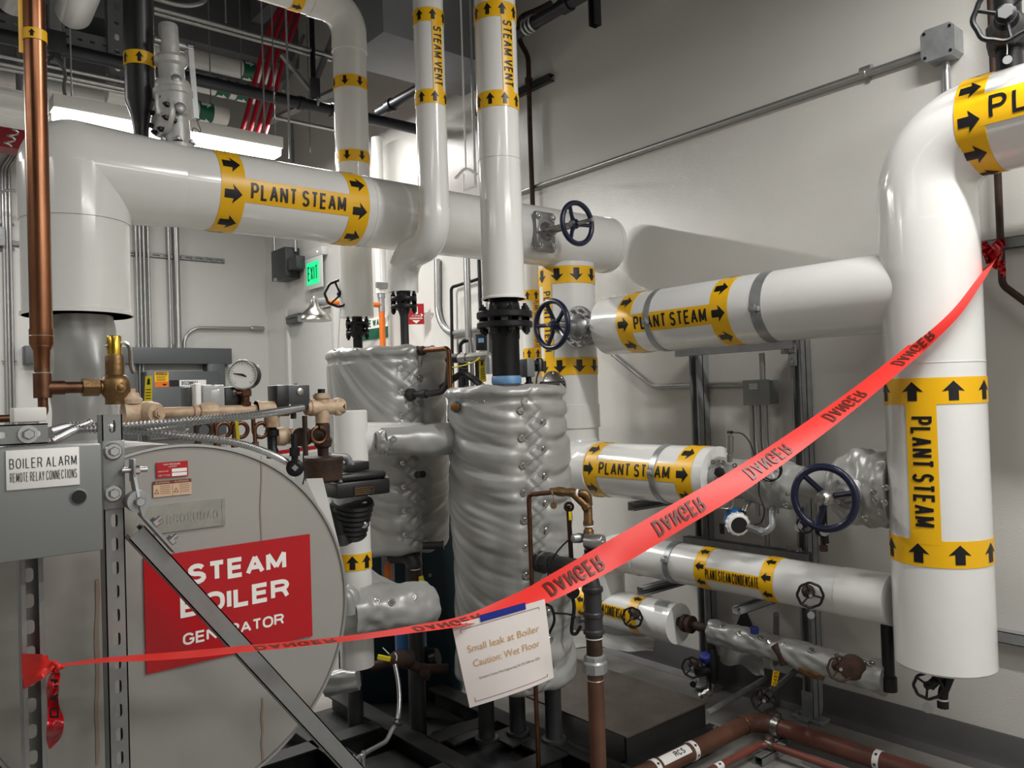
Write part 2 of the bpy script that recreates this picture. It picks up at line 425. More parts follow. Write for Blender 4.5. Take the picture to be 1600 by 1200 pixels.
# ---- fittings used all over the room
def handwheel(parent, o, ax, R, r=.010, spokes=3, m='navy', dish=.02, rot=.5, hub=None, lobed=False):
    e1, e2, ax = frame(ax); o = V(o); mb = MB(); hub = hub or R*.24
    if lobed:
        n = 48; pts = [o+(e1*math.cos(2*PI*i/n)+e2*math.sin(2*PI*i/n))*(R*(1+.03*math.cos(8*2*PI*i/n))) for i in range(n)]
        mb.tube(pts+[pts[0]], r, 8, caps=False)
    else: mb.torus(o, ax, R, r, 40, 10)
    for k in range(spokes):
        a = rot+2*PI*k/spokes; d = e1*math.cos(a)+e2*math.sin(a)
        mb.tube([o-ax*dish+d*hub*.7, o-ax*dish*.8+d*R*.45, o+d*R*.97], [r*.95, r*.75, r*.8], 8)
    mb.lathe([(hub*.75, -dish-r*1.2), (hub, -dish-r*.6), (hub, -dish+r*.8), (hub*.6, -dish+r*1.3), (hub*.5, -dish+r*2.2)], o, ax, 20)
    return mb.build('handwheel', m, parent)
def flange(parent, o, ax, R, th, nb=8, rb=.007, m='iron', bm='iron', name='flange', studs=0, rin=None):
    o = V(o); e1, e2, ax = frame(ax); mb = MB()
    mb.lathe([(R*.97, 0), (R, th*.15), (R, th*.85), (R*.97, th)], o, ax, 36); fo = mb.build(name, m, parent)
    for k in range(nb):
        a = 2*PI*(k+.5)/nb; p = o+(e1*math.cos(a)+e2*math.sin(a))*R*.82; b = MB()
        b.cyl(p-ax*(rb*1.6+studs), p+ax*(th+rb*2.2+studs), rb*.62, 8); b.lathe([(rb*1.15, 0), (rb*1.15, rb*1.3)], p+ax*th, ax, 6); b.lathe([(rb*1.15, 0), (rb*1.15, -rb*1.3)], p, ax, 6)
        b.build('bolt', bm, fo if parent is not None and parent.type == 'EMPTY' else parent)
    return fo
def slotted_channel(mb, A, B, w, dpt, face, pitch=.05, sl=.028, sw=.013, th=.0028, open_front=False, lip=.009, slots=True, off=.0, hole=8):
    """steel channel from A to B (A, B on the middle of the slotted web), web facing `face`"""
    A, B = V(A), V(B); ax = (B-A).normalized(); f = V(face); f = (f-ax*f.dot(ax)).normalized(); s = f.cross(ax); L = (B-A).length
    R = Matrix((s, f, ax)).transposed()
    if slots:
        n = max(1, int(L/pitch)); p = L/n
        for k in range(n):
            c = A+ax*(p*(k+.5)); ring = []
            for q in range(hole*2):
                a = 2*PI*q/(hole*2); x = math.cos(a)*sw/2; z = math.sin(a)*sw/2; z += math.copysign((sl-sw)/2, math.sin(a)) if abs(math.sin(a)) > 1e-6 else 0
                ring.append((x, z))
            out = []
            for x, z in ring:
                t = max(abs(x)/(w/2), abs(z)/(p/2)) if max(abs(x), abs(z)) > 0 else 1
                out.append((x/t, z/t))
            for cx, cz in ((1, 1), (1, -1), (-1, 1), (-1, -1)):     # snap the nearest ring point to the corner
                i = min(range(len(out)), key=lambda i: (out[i][0]-cx*w/2)**2+(out[i][1]-cz*p/2)**2); out[i] = (cx*w/2, cz*p/2)
            m = len(ring); vs = []
            for y in (0, -th):
                vs += [c+s*x+f*y+ax*z for x, z in out]+[c+s*x+f*y+ax*z for x, z in ring]
            fs = []
            for i in range(m):
                j = (i+1) % m
                fs += [(i, j, m+j, m+i), (2*m+i, 3*m+i, 3*m+j, 2*m+j), (m+i, m+j, 3*m+j, 3*m+i)]
            mb.add(vs, fs)
    else: mb.box((A+B)/2-f*th/2, (w, th, L), R)
    for sg in (-1, 1):
        mb.box((A+B)/2+s*sg*(w/2-th/2)-f*dpt/2, (th, dpt, L), R)
        mb.box((A+B)/2+s*sg*(w/2-lip/2)-f*(dpt-th/2), (lip, th, L), R)
    return mb
def open_channel(mb, A, B, w, dpt, face, **k):      # the open, lipped side faces `face`
    f = V(face).normalized(); return slotted_channel(mb, V(A)-f*dpt, V(B)-f*dpt, w, dpt, -f, **k)
def conduit_run(name, pts, r, label, m='conduit', bend=.09, cat='conduit', group=None, n=12, coup=()):
    mb = MB(); path = fillet(pts, bend, 8); mb.tube(path, r, n)
    for c in coup:
        c = V(c); i = min(range(len(path)-1), key=lambda i: (path[i]-c).length+(path[i+1]-c).length); d = (path[i+1]-path[i]).normalized()
        mb.cyl(c-d*r*1.6, c+d*r*1.6, r*1.3, n)
    return tag(mb.build(name, m), label, cat, group)
def flex(name, pts, r, label, pitch=.0095, m='zinc', cat='conduit', parent=None):
    path = smooth_path(pts, 24); L = [0]
    for a, b in zip(path, path[1:]): L.append(L[-1]+(b-a).length)
    n = int(L[-1]/pitch*4); out = []; rs = []; j = 0
    for i in range(n+1):
        s = L[-1]*i/n
        while j < len(L)-2 and L[j+1] < s: j += 1
        t = (s-L[j])/max(1e-9, L[j+1]-L[j]); out.append(path[j].lerp(path[j+1], t)); rs.append(r*(.86+.2*math.cos(2*PI*i/4)))
    mb = MB(); mb.tube(out, rs, 10)
    if parent is not None: return mb.build(name, m, parent, ang=70)
    return tag(mb.build(name, m, ang=70), label, cat)
X1, Y1, Z1 = V((1, 0, 0)), V((0, 1, 0)), V((0, 0, 1))
# ================================================================ the setting
WX, BY, CEIL = 3.41, 8.07, 5.3
struct('floor', MB().box((-.3, 2.6, -.05), (7.42, 10.94, .1)), 'floor')
struct('wall_right', MB().box((WX+.06, 2.6, CEIL/2), (.12, 11.0, CEIL)), 'wall')
struct('wall_back', MB().box((-.3, BY+.06, CEIL/2), (7.42, .12, CEIL)), 'wallb')
struct('wall_left', MB().box((-4.07, 2.6, CEIL/2), (.12, 11.0, CEIL)), 'wallb')
struct('wall_front', MB().box((-.3, -2.93, CEIL/2), (7.42, .12, CEIL)), 'wallb')
struct('ceiling', MB().box((-.3, 2.6, CEIL+.05), (7.7, 11.2, .1)), 'ceil')
mb = MB(); n = 6
prof = [(0, 0), (0, .142), (-.006, .146), (-.010, .14), (-.012, .05), (-.022, .022), (-.045, .008), (-.06, .001), (-.06, 0)]
mb.prism(prof, (WX-.0005, -2.86, 0), (1, 0, 0), (0, 0, 1), (0, 1, 0), 10.92)
struct('baseboard_right', mb, 'cove')
mb = MB(); mb.prism(prof, (3.38, BY-.0005, 0), (0, 1, 0), (0, 0, 1), (-1, 0, 0), 7.3)
struct('baseboard_back', mb, 'cove')
# door in the far right wall
mb = MB(); y0, y1, zt = P(522, 560, x=3.39).y-.02, P(455, 560, x=3.39).y, P(470, 490, x=3.39).z
for a, b, c, d in ((y1, y1+.06, 0, zt+.06), (y0-.06, y0, 0, zt+.06)): mb.box((WX-.02, (a+b)/2, (c+d)/2), (.06, b-a, d-c), bev=.004)
mb.box((WX-.02, (y0+y1)/2, zt+.03), (.06, y1-y0, .06), bev=.004)
struct('door_frame_1', mb, 'wallb')
dr = struct('door_1', MB().box((WX-.004, (y0+y1)/2, zt/2), (.03, y1-y0-.012, zt-.012), bev=.003), 'wallb')
mb = MB(); mb.box((WX-.05, y1-.16, zt-.06), (.06, .26, .05), bev=.006); mb.bar((WX-.08, y1-.04, zt-.03), (WX-.1, y1-.35, zt-.02), .025, .012)
mb.build('door_closer', 'encld', dr)
mb = MB(); mb.cyl((WX-.02, y0+.08, 1.0), (WX-.08, y0+.08, 1.0), .012); mb.cyl((WX-.075, y0+.08, 1.0), (WX-.075, y0+.2, 1.0), .01); mb.build('door_handle', 'steel', dr)
# ================================================================ white jacketed steam pipes
HY, HZ, HR = 3.05, 2.32, .15
HX0, RX = P(121, 450, y=3.05).x, 2.96
DR = .168
# ---- the steam header over the boiler
t = thing('steam_header_pipe', 'thick white insulated steam header crossing above the boiler, marked PLANT STEAM between two arrow bands', 'pipe', (HX0, HY, HZ-.5))
A, B = V((HX0, HY, HZ)), V((3.26, HY, HZ))
mb = MB(); mb.tube([(HX0+.32, HY, HZ), (3.25, HY, HZ)], HR, 56); mb.lathe([(HR+.003, 0), (HR+.003, .03), (HR-.006, .034)], (3.225, HY, HZ), (1, 0, 0), 56)
mb.build('pipe_jacket', 'jacket', t)
mb = MB(); mb.tube([(HX0, HY, 2.14), (HX0, HY, HZ)], DR+.004, 56); mb.lathe([((DR+.004)*math.cos(a), (DR+.004)*math.sin(a)) for a in [k*PI/24 for k in range(13)]], (HX0, HY, HZ), (0, 0, 1), 56)
mb.tube([(HX0, HY, HZ), (HX0+.30, HY, HZ), (HX0+.33, HY, HZ)], [DR+.004, HR+.004, HR+.002], 56)
mb.build('elbow_cover', 'jacket', t)
zb = P(121, 494, y=HY).z
mb = MB(); mb.tube([(HX0, HY, 2.15), (HX0, HY, zb)], [DR]*2, 56); mb.lathe([(DR+.006, 0), (DR+.006, .010), (DR, .014)], (HX0, HY, zb), (0, 0, 1), 56)
mb.build('drop_jacket', 'jacket', t)
for xs in (1.72, 2.46): mb = MB(); mb.lathe([(HR+.002, 0), (HR+.002, .0035)], (xs, HY, HZ), (1, 0, 0), 56); mb.build('jacket_seam', 'jacket', t)
f = toward(A, B); s0 = onpipe(365, 300, A, B, HR); s1 = onpipe(563, 322, A, B, HR)
marker(t, A, B, HR, f, [s0-.045, s1-.045], 1, (s0+.03, s1-.03), 'PLANT STEAM', toff=.02, sh=.088, th=.062, tpad=.035)
# grey blanket round the boiler outlet below it
def wrinkle_tube(mb, A, B, r, n=64, k=40, amp=.012, seed=0, f1=(3, 1.2), taper=None, m=0, sharp=1.6, ref=None, power=1, ends=True):
    A, B = V(A), V(B); e1, e2, ax = frame(B-A, ref); L = (B-A).length; vs = []
    for i in range(k+1):
        s = i/k; rr = r if taper is None else taper(s)*r
        for j in range(n):
            a = 2*PI*j/n; q = V((math.cos(a)*f1[0]*r*4, math.sin(a)*f1[0]*r*4, s*L*f1[1]*10+seed*7.3))
            h = noise.noise(q) + .5*noise.noise(q*2.1+V((3, 5, seed)))
            h = math.copysign(abs(h)**power, h) if power != 1 else h
            env = min(1, min(s, 1-s)*8+.25) if ends else 1
            vs.append(A+ax*(s*L)+(e1*math.cos(a)+e2*math.sin(a))*(rr+amp*h*env*sharp))
    fs = [(i*n+j, i*n+(j+1) % n, (i+1)*n+(j+1) % n, (i+1)*n+j) for i in range(k) for j in range(n)]
    fs += [tuple(range(n-1, -1, -1)), tuple(k*n+j for j in range(n))]
    return mb.add(vs, fs, m)
mb = MB(); wrinkle_tube(mb, (HX0+.015, HY, 1.395), (HX0+.01, HY, zb+.02), .098, 72, 60, .012, 3, (2.4, .45), sharp=1.8)
tag(mb.build('insulation_blanket', 'blanket', ang=80), 'wrinkled grey blanket wrapped around the outlet riser directly above the boiler', 'insulation blanket')

# ---- riser at the far end of the header
t = thing('steam_riser_pipe', 'white insulated vertical steam riser under the header end, lettered downward behind a navy handwheel', 'pipe', (RX, HY+.02, .9))
RY = HY+.02; RR = .148; zl = 1.115
A, B = V((RX, RY, HZ-.13)), V((RX, RY, 1.30))
mb = MB(); mb.tube([A, V((RX, RY, 1.33))], RR, 56); mb.build('pipe_jacket', 'jacket', t)
zt_ = P(905, 668, x=RX).z
mb = MB(); mb.lathe([(RR+.005, 0), (RR+.005, .006), (RR+.005, .12), (RR+.001, .125)], (RX, RY, zt_), (0, 0, 1), 56); 
mb.build('sleeve', 'jacket', t)
mb = MB(); mb.tube(fillet([(RX, RY, zt_+.01), (RX, RY, zl), (RX, 2.86, zl)], .16, 16), RR-.004, 56, ref=(1, 0, 0)); mb.build('elbow_cover', 'jacket', t)
f = toward(A, B)
sa = onpipe(887, 428, A, B, RR); sb = onpipe(890, 572, A, B, RR)
marker(t, A, B, RR, f, [sa-.045, sb-.045], 1, (sa+.03, sb-.03), 'PLANT STEAM', toff=-.118, sh=.066, th=.05, tpad=.05, gap=.098)

# ---- right riser
R2 = V((RX, 1.22, 0)); R2R = .162; zb2 = P(1475, 1052, x=RX-.1).z; zt2 = 2.36
t = thing('steam_riser_pipe', 'thickest white insulated steam riser at the right, turning toward the camera at its top', 'pipe', (RX, 1.22, zb2))
A, B = V((RX, 1.22, zb2)), V((RX, 1.22, 2.06))
mb = MB(); mb.tube([A, A+V((0, 0, .008)), B], [R2R-.008, R2R, R2R], 64); mb.build('pipe_jacket', 'jacket', t)
mb = MB(); mb.tube(fillet([(RX, 1.22, 2.05), (RX, 1.22, zt2), (RX, 1.005, zt2)], .20, 18), R2R-.0008, 64, ref=(1, 0, 0)); mb.build('elbow_cover', 'jacket', t)
mb = MB(); mb.tube([(RX, 1.01, zt2), (RX, -2.8, zt2)], R2R, 64); mb.build('run_jacket', 'jacket', t)
mb = MB(); z_ = P(1450, 567, x=RX-.15).z; mb.lathe([(R2R+.0015, 0), (R2R+.0015, .003)], (RX, 1.22, z_), (0, 0, 1), 64); mb.build('jacket_seam', 'jacket', t)
f = toward(A, B); sa = onpipe(1455, 866, A, B, R2R); sb = onpipe(1455, 611, A, B, R2R)
A2, B2 = V((RX, 1.22, 2.06)), A
L = (A2-A).length
marker(t, A2, B2, R2R, f, [L-sa-.045, L-sb-.045], -1, (L-sb+.03, L-sa-.03), 'PLANT STEAM', toff=-.045, sh=.098, th=.068, tfit=(L-sb+.085, L-sa-.09), phase=.058, gap=.118)
A, B = V((RX, 1.01, zt2)), V((RX, -2.8, zt2)); f = toward((RX, 1.01, zt2), (RX, .2, zt2)); sa = onpipe(1515, 200, A, B, R2R, f)
marker(t, A, B, R2R, f, [sa-.045, sa+.75], 1, (sa+.03, sa+.78), 'PLANT STEAM', toff=.055, sh=.105, th=.075, tpad=.03, gap=.112, phase=-.03)

# ---- middle branch
def strap(parent, A, B, r, px, py, w=.032, face=None, lug=True):
    s = onpipe(px, py, A, B, r) ; A = V(A); ax = (V(B)-A).normalized(); mb = MB()
    mb.lathe([(r+.001, -w/2), (r+.005, -w/2), (r+.005, w/2), (r+.001, w/2)], A+ax*s, ax, 56)
    f = (V(face) if face else toward(A, B)); f = (f-ax*f.dot(ax)).normalized(); g = ax.cross(f)
    o = A+ax*s+f*(r+.008)
    mb.box(o, (.024, .02, w*.9), Matrix((f, g, ax)).transposed(), 0, .003); mb.hexbolt(o+g*.008, g, .007, .008); mb.cyl(o-g*.02, o+g*.02, .004, 8)
    return mb.build('pipe_strap', 'galv', parent)
ZM = 1.838; MR = .145
t = thing('steam_branch_pipe', 'white insulated steam branch running along the right wall at eye level, into the right riser', 'pipe', (RX, 2.0, ZM-MR))
A, B = V((RX, P(955, 505, x=RX).y+.02, ZM)), V((RX, 1.23, ZM))
mb = MB(); mb.tube([A, A-V((0, .01, 0)), B], [MR-.012, MR, MR+.003], 56); mb.build('pipe_jacket', 'jacket', t)
sa = onpipe(975, 505, A, B, MR); sb = onpipe(1122, 485, A, B, MR)
marker(t, A, B, MR, toward(A, B), [sa-.05, sb-.045], 1, (sa+.02, sb-.03), 'PLANT STEAM', toff=0, sh=.085, th=.062, gap=.113, tfit=(sa+.06, sb-.06))
strap(t, A, B, MR, 1010, 500); strap(t, A, B, MR, 1180, 478, .05)
A = A.copy()
# ---- lower branch
LR = .135
t = thing('steam_branch_pipe', 'white insulated steam branch below eye level with a round end plate beside the tank', 'pipe', (RX, 2.6, zl-LR))
A, B = V((RX, 2.87, zl)), V((RX, P(1112, 745, x=RX-.05).y, zl))
mb = MB(); mb.tube([A, B], LR, 56); mb.build('pipe_jacket', 'jacket', t)
mb = MB(); mb.lathe([(LR+.001, 0), (LR+.001, .004), (.07, .006)], B, (0, -1, 0), 48); mb.build('end_plate', 'jacket', t)
sa = onpipe(920, 730, A, B, LR); sb = onpipe(1066, 742, A, B, LR)
marker(t, A, B, LR, toward(A, B), [sa-.045, sb-.045], 1, (sa+.03, sb-.03), 'PLANT STEAM', toff=.005, sh=.085, th=.060, gap=.106)
strap(t, A, B, LR, 1018, 735, .034)
LOWEND = B.copy()
# ---- condensate pipes
ZC = .705; CRR = .092
t = thing('condensate_pipe', 'white insulated condensate pipe running down along the right wall, marked PLANT STEAM CONDENSATE', 'pipe', (RX, 2.1, ZC-CRR))
yl = P(945, 860, x=RX).y; B = V((RX, 1.24, ZC))
zl2 = .42
A = V((RX, 2.62, ZC))
mb = MB(); mb.tube([A, B+V((0, .16, 0))], CRR, 48); mb.build('pipe_jacket', 'jacket', t)
mb = MB(); mb.tube([B+V((0, .34, 0)), B+V((0, .155, 0))], CRR+.003, 48); mb.build('end_cover', 'jacket', t)
mb = MB(); mb.tube(fillet([A-V((0, .01, 0)), (RX, yl, ZC), (RX, yl, zl2+.05)], .13, 14), CRR+.004, 48, ref=(1, 0, 0)); mb.build('elbow_cover', 'jacket', t)
sa = onpipe(1093, 885, A, B, CRR); sb = onpipe(1197, 900, A, B, CRR)
marker(t, A, B, CRR, toward(A, B), [sa-.03, sb-.03], -1, (sa+.02, sb-.02), 'PLANT STEAM CONDENSATE', toff=-.028, sh=.056, th=.044, bw=.06, al=.045, aw=.042, gap=.072, tpad=.012, tw=.09)
strap(t, A, B, CRR, 1040, 875, .034)
t = thing('condensate_pipe', 'short low white condensate pipe with a small black handwheel and a round flat end', 'pipe', (RX, 2.6, zl2-CRR))
A, B = V((RX, P(905, 930, x=RX).y+.1, zl2)), V((RX, P(1060, 970, x=RX).y, zl2))
mb = MB(); mb.tube([A, B], CRR, 48); mb.lathe([(CRR+.002, -.006), (CRR+.002, .002), (.05, .003)], B, (0, -1, 0), 48); mb.build('pipe_jacket', 'jacket', t)
sa = onpipe(908, 930, A, B, CRR); sb = onpipe(988, 948, A, B, CRR)
marker(t, A, B, CRR, toward(A, B), [sa-.03, sb-.03], -1, (sa+.02, sb-.02), 'PLANT STEAM CONDENSATE', toff=-.02, sh=.058, th=.047, bw=.06, al=.045, aw=.042, gap=.072, tpad=.008, tw=.09)

# ---- the steam pipe behind the header
t = thing('steam_supply_pipe', 'white insulated pipe dropping behind the header, with down arrow bands, to the rear tank', 'pipe', (1.85, 3.34, 1.9))
SX, SY, SR = 1.85, 3.34, .078
zt3 = P(552, 17, y=SY).z; zb3 = P(572, 497, y=SY).z
mb = MB(); mb.tube([(SX, SY, zb3), (SX, SY, zt3-.2)], SR, 40); mb.build('pipe_jacket', 'jacket', t)
mb = MB(); mb.tube(fillet([(SX, SY, zt3-.21), (SX, SY, zt3), (SX-.2, SY, zt3)], .12, 14), SR+.004, 40, ref=(1, 0, 0)); mb.build('elbow_cover', 'jacket', t)
mb = MB(); mb.tube([(SX-.195, SY, zt3), (-2, SY, zt3)], SR, 40); mb.build('run_jacket', 'jacket', t)
A, B = V((SX, SY, zt3)), V((SX, SY, zb3)); f = toward(A, B)
sa = onpipe(555, 125, A, B, SR); sb = onpipe(558, 242, A, B, SR)
marker(t, A, B, SR, f, [sa-.028, sb-.028], 1, bw=.055, al=.042, aw=.036, gap=.07, phase=.01)
A, B = V((SX, SY, zt3)), V((-2, SY, zt3)); f = V((0, -1, -.25)).normalized(); sa = onpipe(466, 12, A, B, SR, f)
marker(t, A, B, SR, f, [sa-.03], -1, (sa+.02, sa+.55), 'PLANT STEAM', toff=-.045, sh=.06, th=.045, flipdir=1, bw=.055, al=.045, aw=.04, gap=.075)

# ---- the small vent with an offset
VX, VY, VR = 1.85, 2.68, .062
zo = P(690, 378, y=VY).z; yo = VY+.25
t = thing('steam_vent_pipe', 'slimmer white steam vent that jogs back under the header to the rear tank flange', 'pipe', (VX, yo, 1.9))
zv = P(632, 457, y=yo).z
mb = MB(); mb.tube([(VX, VY, 3.9), (VX, VY, zo+.1)], VR, 40); mb.build('pipe_jacket', 'jacket', t)
mb = MB(); mb.tube(fillet([(VX, VY, zo+.13), (VX, VY, zo), (VX, yo, zo-.03), (VX, yo, zv)], .11, 14), VR+.003, 40, ref=(1, 0, 0)); mb.build('offset_cover', 'jacket', t)
A, B = V((VX, VY, 3.6)), V((VX, VY, 2.3)); f = toward(A, B)
sa = onpipe(679, 22, A, B, VR); sb = onpipe(685, 150, A, B, VR)
marker(t, A, B, VR, f, [sa-.03, sb-.03], -1, (sa+.02, sb-.02), 'STEAM VENT', toff=.036, sh=.046, th=.036, bw=.056, al=.042, aw=.034, gap=.054, tpad=.025, phase=-.01)
# ---- the big vent
T2 = V((2.03, 2.47, 0)); BR = .084
t = thing('steam_vent_pipe', 'wider white steam vent rising straight from the black flange of the front tank', 'pipe', (T2.x, T2.y, 1.9))
zv2 = P(783, 468, y=T2.y).z
mb = MB(); mb.tube([(T2.x, T2.y, 3.9), (T2.x, T2.y, zv2)], BR, 44); mb.lathe([(BR+.006, 0), (BR+.006, .006), (BR, .012)], (T2.x, T2.y, zv2), (0, 0, 1), 44); mb.build('pipe_jacket', 'jacket', t)
mb = MB(); z_ = P(778, 252, y=T2.y).z; mb.lathe([(BR+.002, 0), (BR+.002, .004)], (T2.x, T2.y, z_), (0, 0, 1), 44); mb.build('jacket_seam', 'jacket', t)
A, B = V((T2.x, T2.y, 3.6)), V((T2.x, T2.y, 2.0)); f = toward(A, B)
sa = onpipe(767, 12, A, B, BR); sb = onpipe(773, 152, A, B, BR)
marker(t, A, B, BR, f, [sa-.03, sb-.03], -1, (sa+.02, sb-.02), 'STEAM VENT', toff=.05, sh=.05, th=.040, bw=.062, al=.046, aw=.036, gap=.057, tpad=.025)
# ================================================================ blanket-covered tanks, boiler, strut frame
def ridged(q, o=3):
    h = 0; a = 1
    for i in range(o):
        h += a*(1-abs(noise.noise(q))*2); q = q*2.03+V((1.7, 9.2, 3.1)); a *= .5
    return h
def tank_blanket(mb, c, r, z0, z1, seam, seed, n=220, k=170, amp=.0135, pitch=.105, fold=.40, hem=.05):
    """quilted cylinder: drooping folds, a laced seam about angle `seam` with puckers at the washers"""
    vs = []; H = z1-z0; pins = []; half = .048
    kk = int((H-hem*2)/pitch)
    for q in range(kk+1):
        z = z1-hem-.045-q*pitch
        if z < z0+.03: break
        pins += [(-half, z)]+([(half, z-pitch*.45)] if z-pitch*.45 > z0+.03 else [])
    for i in range(k+1):
        z = z0+H*i/k
        for j in range(n):
            a = 2*PI*j/n; d = (a-seam+PI) % (2*PI)-PI; arc = d*r
            u = -arc                                            # distance from the seam, toward the left in the photo
            low = (z1-z)/H
            droop = z + fold*(u if u > 0 else -.6*u)*(1.15-1.1*low) - .38*u*u/r*(1 if u > 0 else .4) + .05*noise.noise(V((u*2.5, z*2.2, seed+9)))
            f1 = noise.noise(V((u*1.1, droop*9, seed))); f2 = noise.noise(V((u*2.2+4, droop*17, seed+5))); f3 = noise.noise(V((u*9, droop*24, seed+2)))
            ridge = min(1, abs(f1)*3.2)-.45
            far = min(1, abs(arc)/.16)
            h = amp*far*(1.05*ridge+.55*(min(1, abs(f2)*3)-.4)+.2*f3) + amp*.6*noise.noise(V((math.cos(a)*2, math.sin(a)*2, z*2+seed)))
            # padded panels either side of the laced flap
            if abs(arc) < .20:
                e = (1-abs(arc)/.20)
                zz_ = (z1-hem-.045-z)/pitch; tri = abs((zz_ % 1)-.5)*2
                h += .011*e*math.exp(-((abs(arc)-.105)/.045)**2)*(.35+.65*abs(math.sin((zz_+(.45 if arc > 0 else 0))*PI)))
                h += .008*math.exp(-(arc/.03)**2)*(.4+.6*abs(math.cos((zz_+.2)*PI)))
                zig = arc-half*.55*(tri*2-1)
                h -= .007*math.exp(-(zig/.0075)**2)
            for pa, pz in pins:
                dz = z-pz; da = arc-pa
                if abs(dz) < .07 and abs(da) < .07:
                    q2 = da*da+dz*dz; h -= .010*math.exp(-q2/.00035)+.003*math.exp(-q2/.002)
                    h += .0022*math.cos(math.atan2(dz, da)*4+pz*37)*math.exp(-q2/.0012)*(1-math.exp(-q2/.0003))
            if z > z1-hem: h += .006*math.sin((z1-z)/hem*PI)*(1+.8*noise.noise(V((a*6, z*8, seed))))
            if abs(z-(z1-hem)) < .012: h -= .005
            if z > z1-.02: h -= .018*((z-(z1-.02))/.02)**2
            if z < z0+.03: h -= .012*((z0+.03-z)/.03)**2
            zz = z + (.016*noise.noise(V((math.cos(a)*3, math.sin(a)*3, seed)))*(max(0, 1-(z-z0)/.08) if z < z0+.08 else max(0, 1-(z1-z)/.05)))
            vs.append(V((c[0]+(r+h)*math.cos(a), c[1]+(r+h)*math.sin(a), zz)))
    fs = [(i*n+j, i*n+(j+1) % n, (i+1)*n+(j+1) % n, (i+1)*n+j) for i in range(k) for j in range(n)]
    fs += [tuple(range(n-1, -1, -1)), tuple(k*n+j for j in range(n))]
    mb.add(vs, fs)
    return [(seam+pa/r, pz) for pa, pz in pins]
def washers(parent, c, r, pins, lace=True, rr=.0135):
    for a, z in pins:
        d = V((math.cos(a), math.sin(a), 0)); o = V((c[0], c[1], z))+d*(r-.004)
        mb = MB(); mb.torus(o, d, rr*.62, rr*.38, 16, 6, 0, .5); mb.cyl(o-d*.004, o+d*.002, rr*.4, 10)
        mb.build('lacing_washer', 'steel', parent)
    if lace:
        mb = MB(); pts = [V((c[0], c[1], z))+V((math.cos(a), math.sin(a), 0))*(r+.008) for a, z in pins]
        for p, q in zip(pts, pts[1:]): mb.tube([p, (p+q)/2+(V((c[0], c[1], p.z))-p).normalized()*-.007, q], .0017, 6)
        mb.build('lacing_wire', 'galv', parent)
def ang_of(c, px, py, r):       # angle on a tank's surface under a pixel
    dr = (P(px, py, d=1)-CO); ox, oy = CO.x-c[0], CO.y-c[1]
    a = dr.x**2+dr.y**2; b = 2*(ox*dr.x+oy*dr.y); cc = ox*ox+oy*oy-r*r
    s = (-b-math.sqrt(max(0, b*b-4*a*cc)))/(2*a); return math.atan2(oy+dr.y*s, ox+dr.x*s), (CO+dr*s).z
TR2 = .232
z1 = P(795, 603, y=T2.y-.15).z; z0 = P(795, 1085, y=T2.y-.2).z-.03
t = thing('blanket_covered_tank', 'front upright tank in a wrinkled silver blanket, behind the taped paper notice', 'tank', (T2.x, T2.y, .1))
mb = MB(); seam, _ = ang_of(T2, 838, 800, TR2)
pins = tank_blanket(mb, T2, TR2, z0, z1, seam, 2.0, pitch=.102)
mb.build('blanket', 'blanket', t, ang=80)
washers(t, T2, TR2, pins)
top = []
for px in (712, 735, 752, 784, 820): 
    a, z = ang_of(T2, px, 628, TR2); top.append((a, z))
washers(t, T2, TR2, top, False)
for px, py in ((714, 1130), (855, 1150)):
    q = P(px, py, z=.12); 
    d = V((q.x-T2.x, q.y-T2.y, 0)).normalized()*.17; o = V((T2.x, T2.y, 0))+d
    mb = MB(); mb.cyl((o.x, o.y, .105), (o.x, o.y, z0+.1), .034, 20); mb.lathe([(.05, 0), (.05, .012), (.04, .014)], (o.x, o.y, .095), (0, 0, 1), 20); mb.build('leg', 'darkpipe', t)
for sx in (1, ):
    o = V((T2.x, T2.y, 0))+V((.64, .768, 0))*.17
    mb = MB(); mb.cyl((o.x, o.y, .105), (o.x, o.y, z0+.1), .034, 20); mb.lathe([(.05, 0), (.05, .012), (.04, .014)], (o.x, o.y, .095), (0, 0, 1), 20); mb.build('leg', 'darkpipe', t)
# blanket-wrapped nozzle toward the left
a, z = ang_of(T2, 712, 685, TR2-.06); o = V((T2.x+math.cos(a)*(TR2-.05), T2.y+math.sin(a)*(TR2-.05), z))
e = P(598, 691, d=dep(o)-.17)
mb = MB(); wrinkle_tube(mb, o, e, .062, 56, 40, .006, 4, (3, .9), taper=lambda s: 1-.12*s-.1*max(0, s-.6), sharp=1.6, ends=False)
nz = mb.build('blanket_nozzle', 'blanket', t, ang=80)
dirn = (e-o).normalized(); e1, e2, _ = frame(dirn)
mb = MB(); wrinkle_tube(mb, e-dirn*.004, e+dirn*.022, .048, 40, 8, .012, 9, (9, 2), taper=lambda s: 1-.25*s, sharp=2.2, ends=False); mb.build('gathered_end', 'blanket', nz, ang=80)
q = P(615, 686, d=dep(e)-.045); mb = MB(); mb.torus(q, CO-q, .008, .004, 16, 6, 0, .5); mb.build('lacing_washer', 'zinc', nz)
# plug with blue tape
a, z = ang_of(T2, 714, 636, TR2); d = V((math.cos(a), math.sin(a), 0)); o = V((T2.x, T2.y, z))+d*(TR2-.02)
dd = (d*.6+(CO-o).normalized()*.6).normalized()
pl = MB().cyl(o, o+dd*.035, .024, 20).build('plug', 'bluetape', t)
mb = MB(); mb.lathe([(.021, .03), (.021, .052), (.017, .054)], o, dd, 6); mb.build('plug_head', 'bronze', pl)

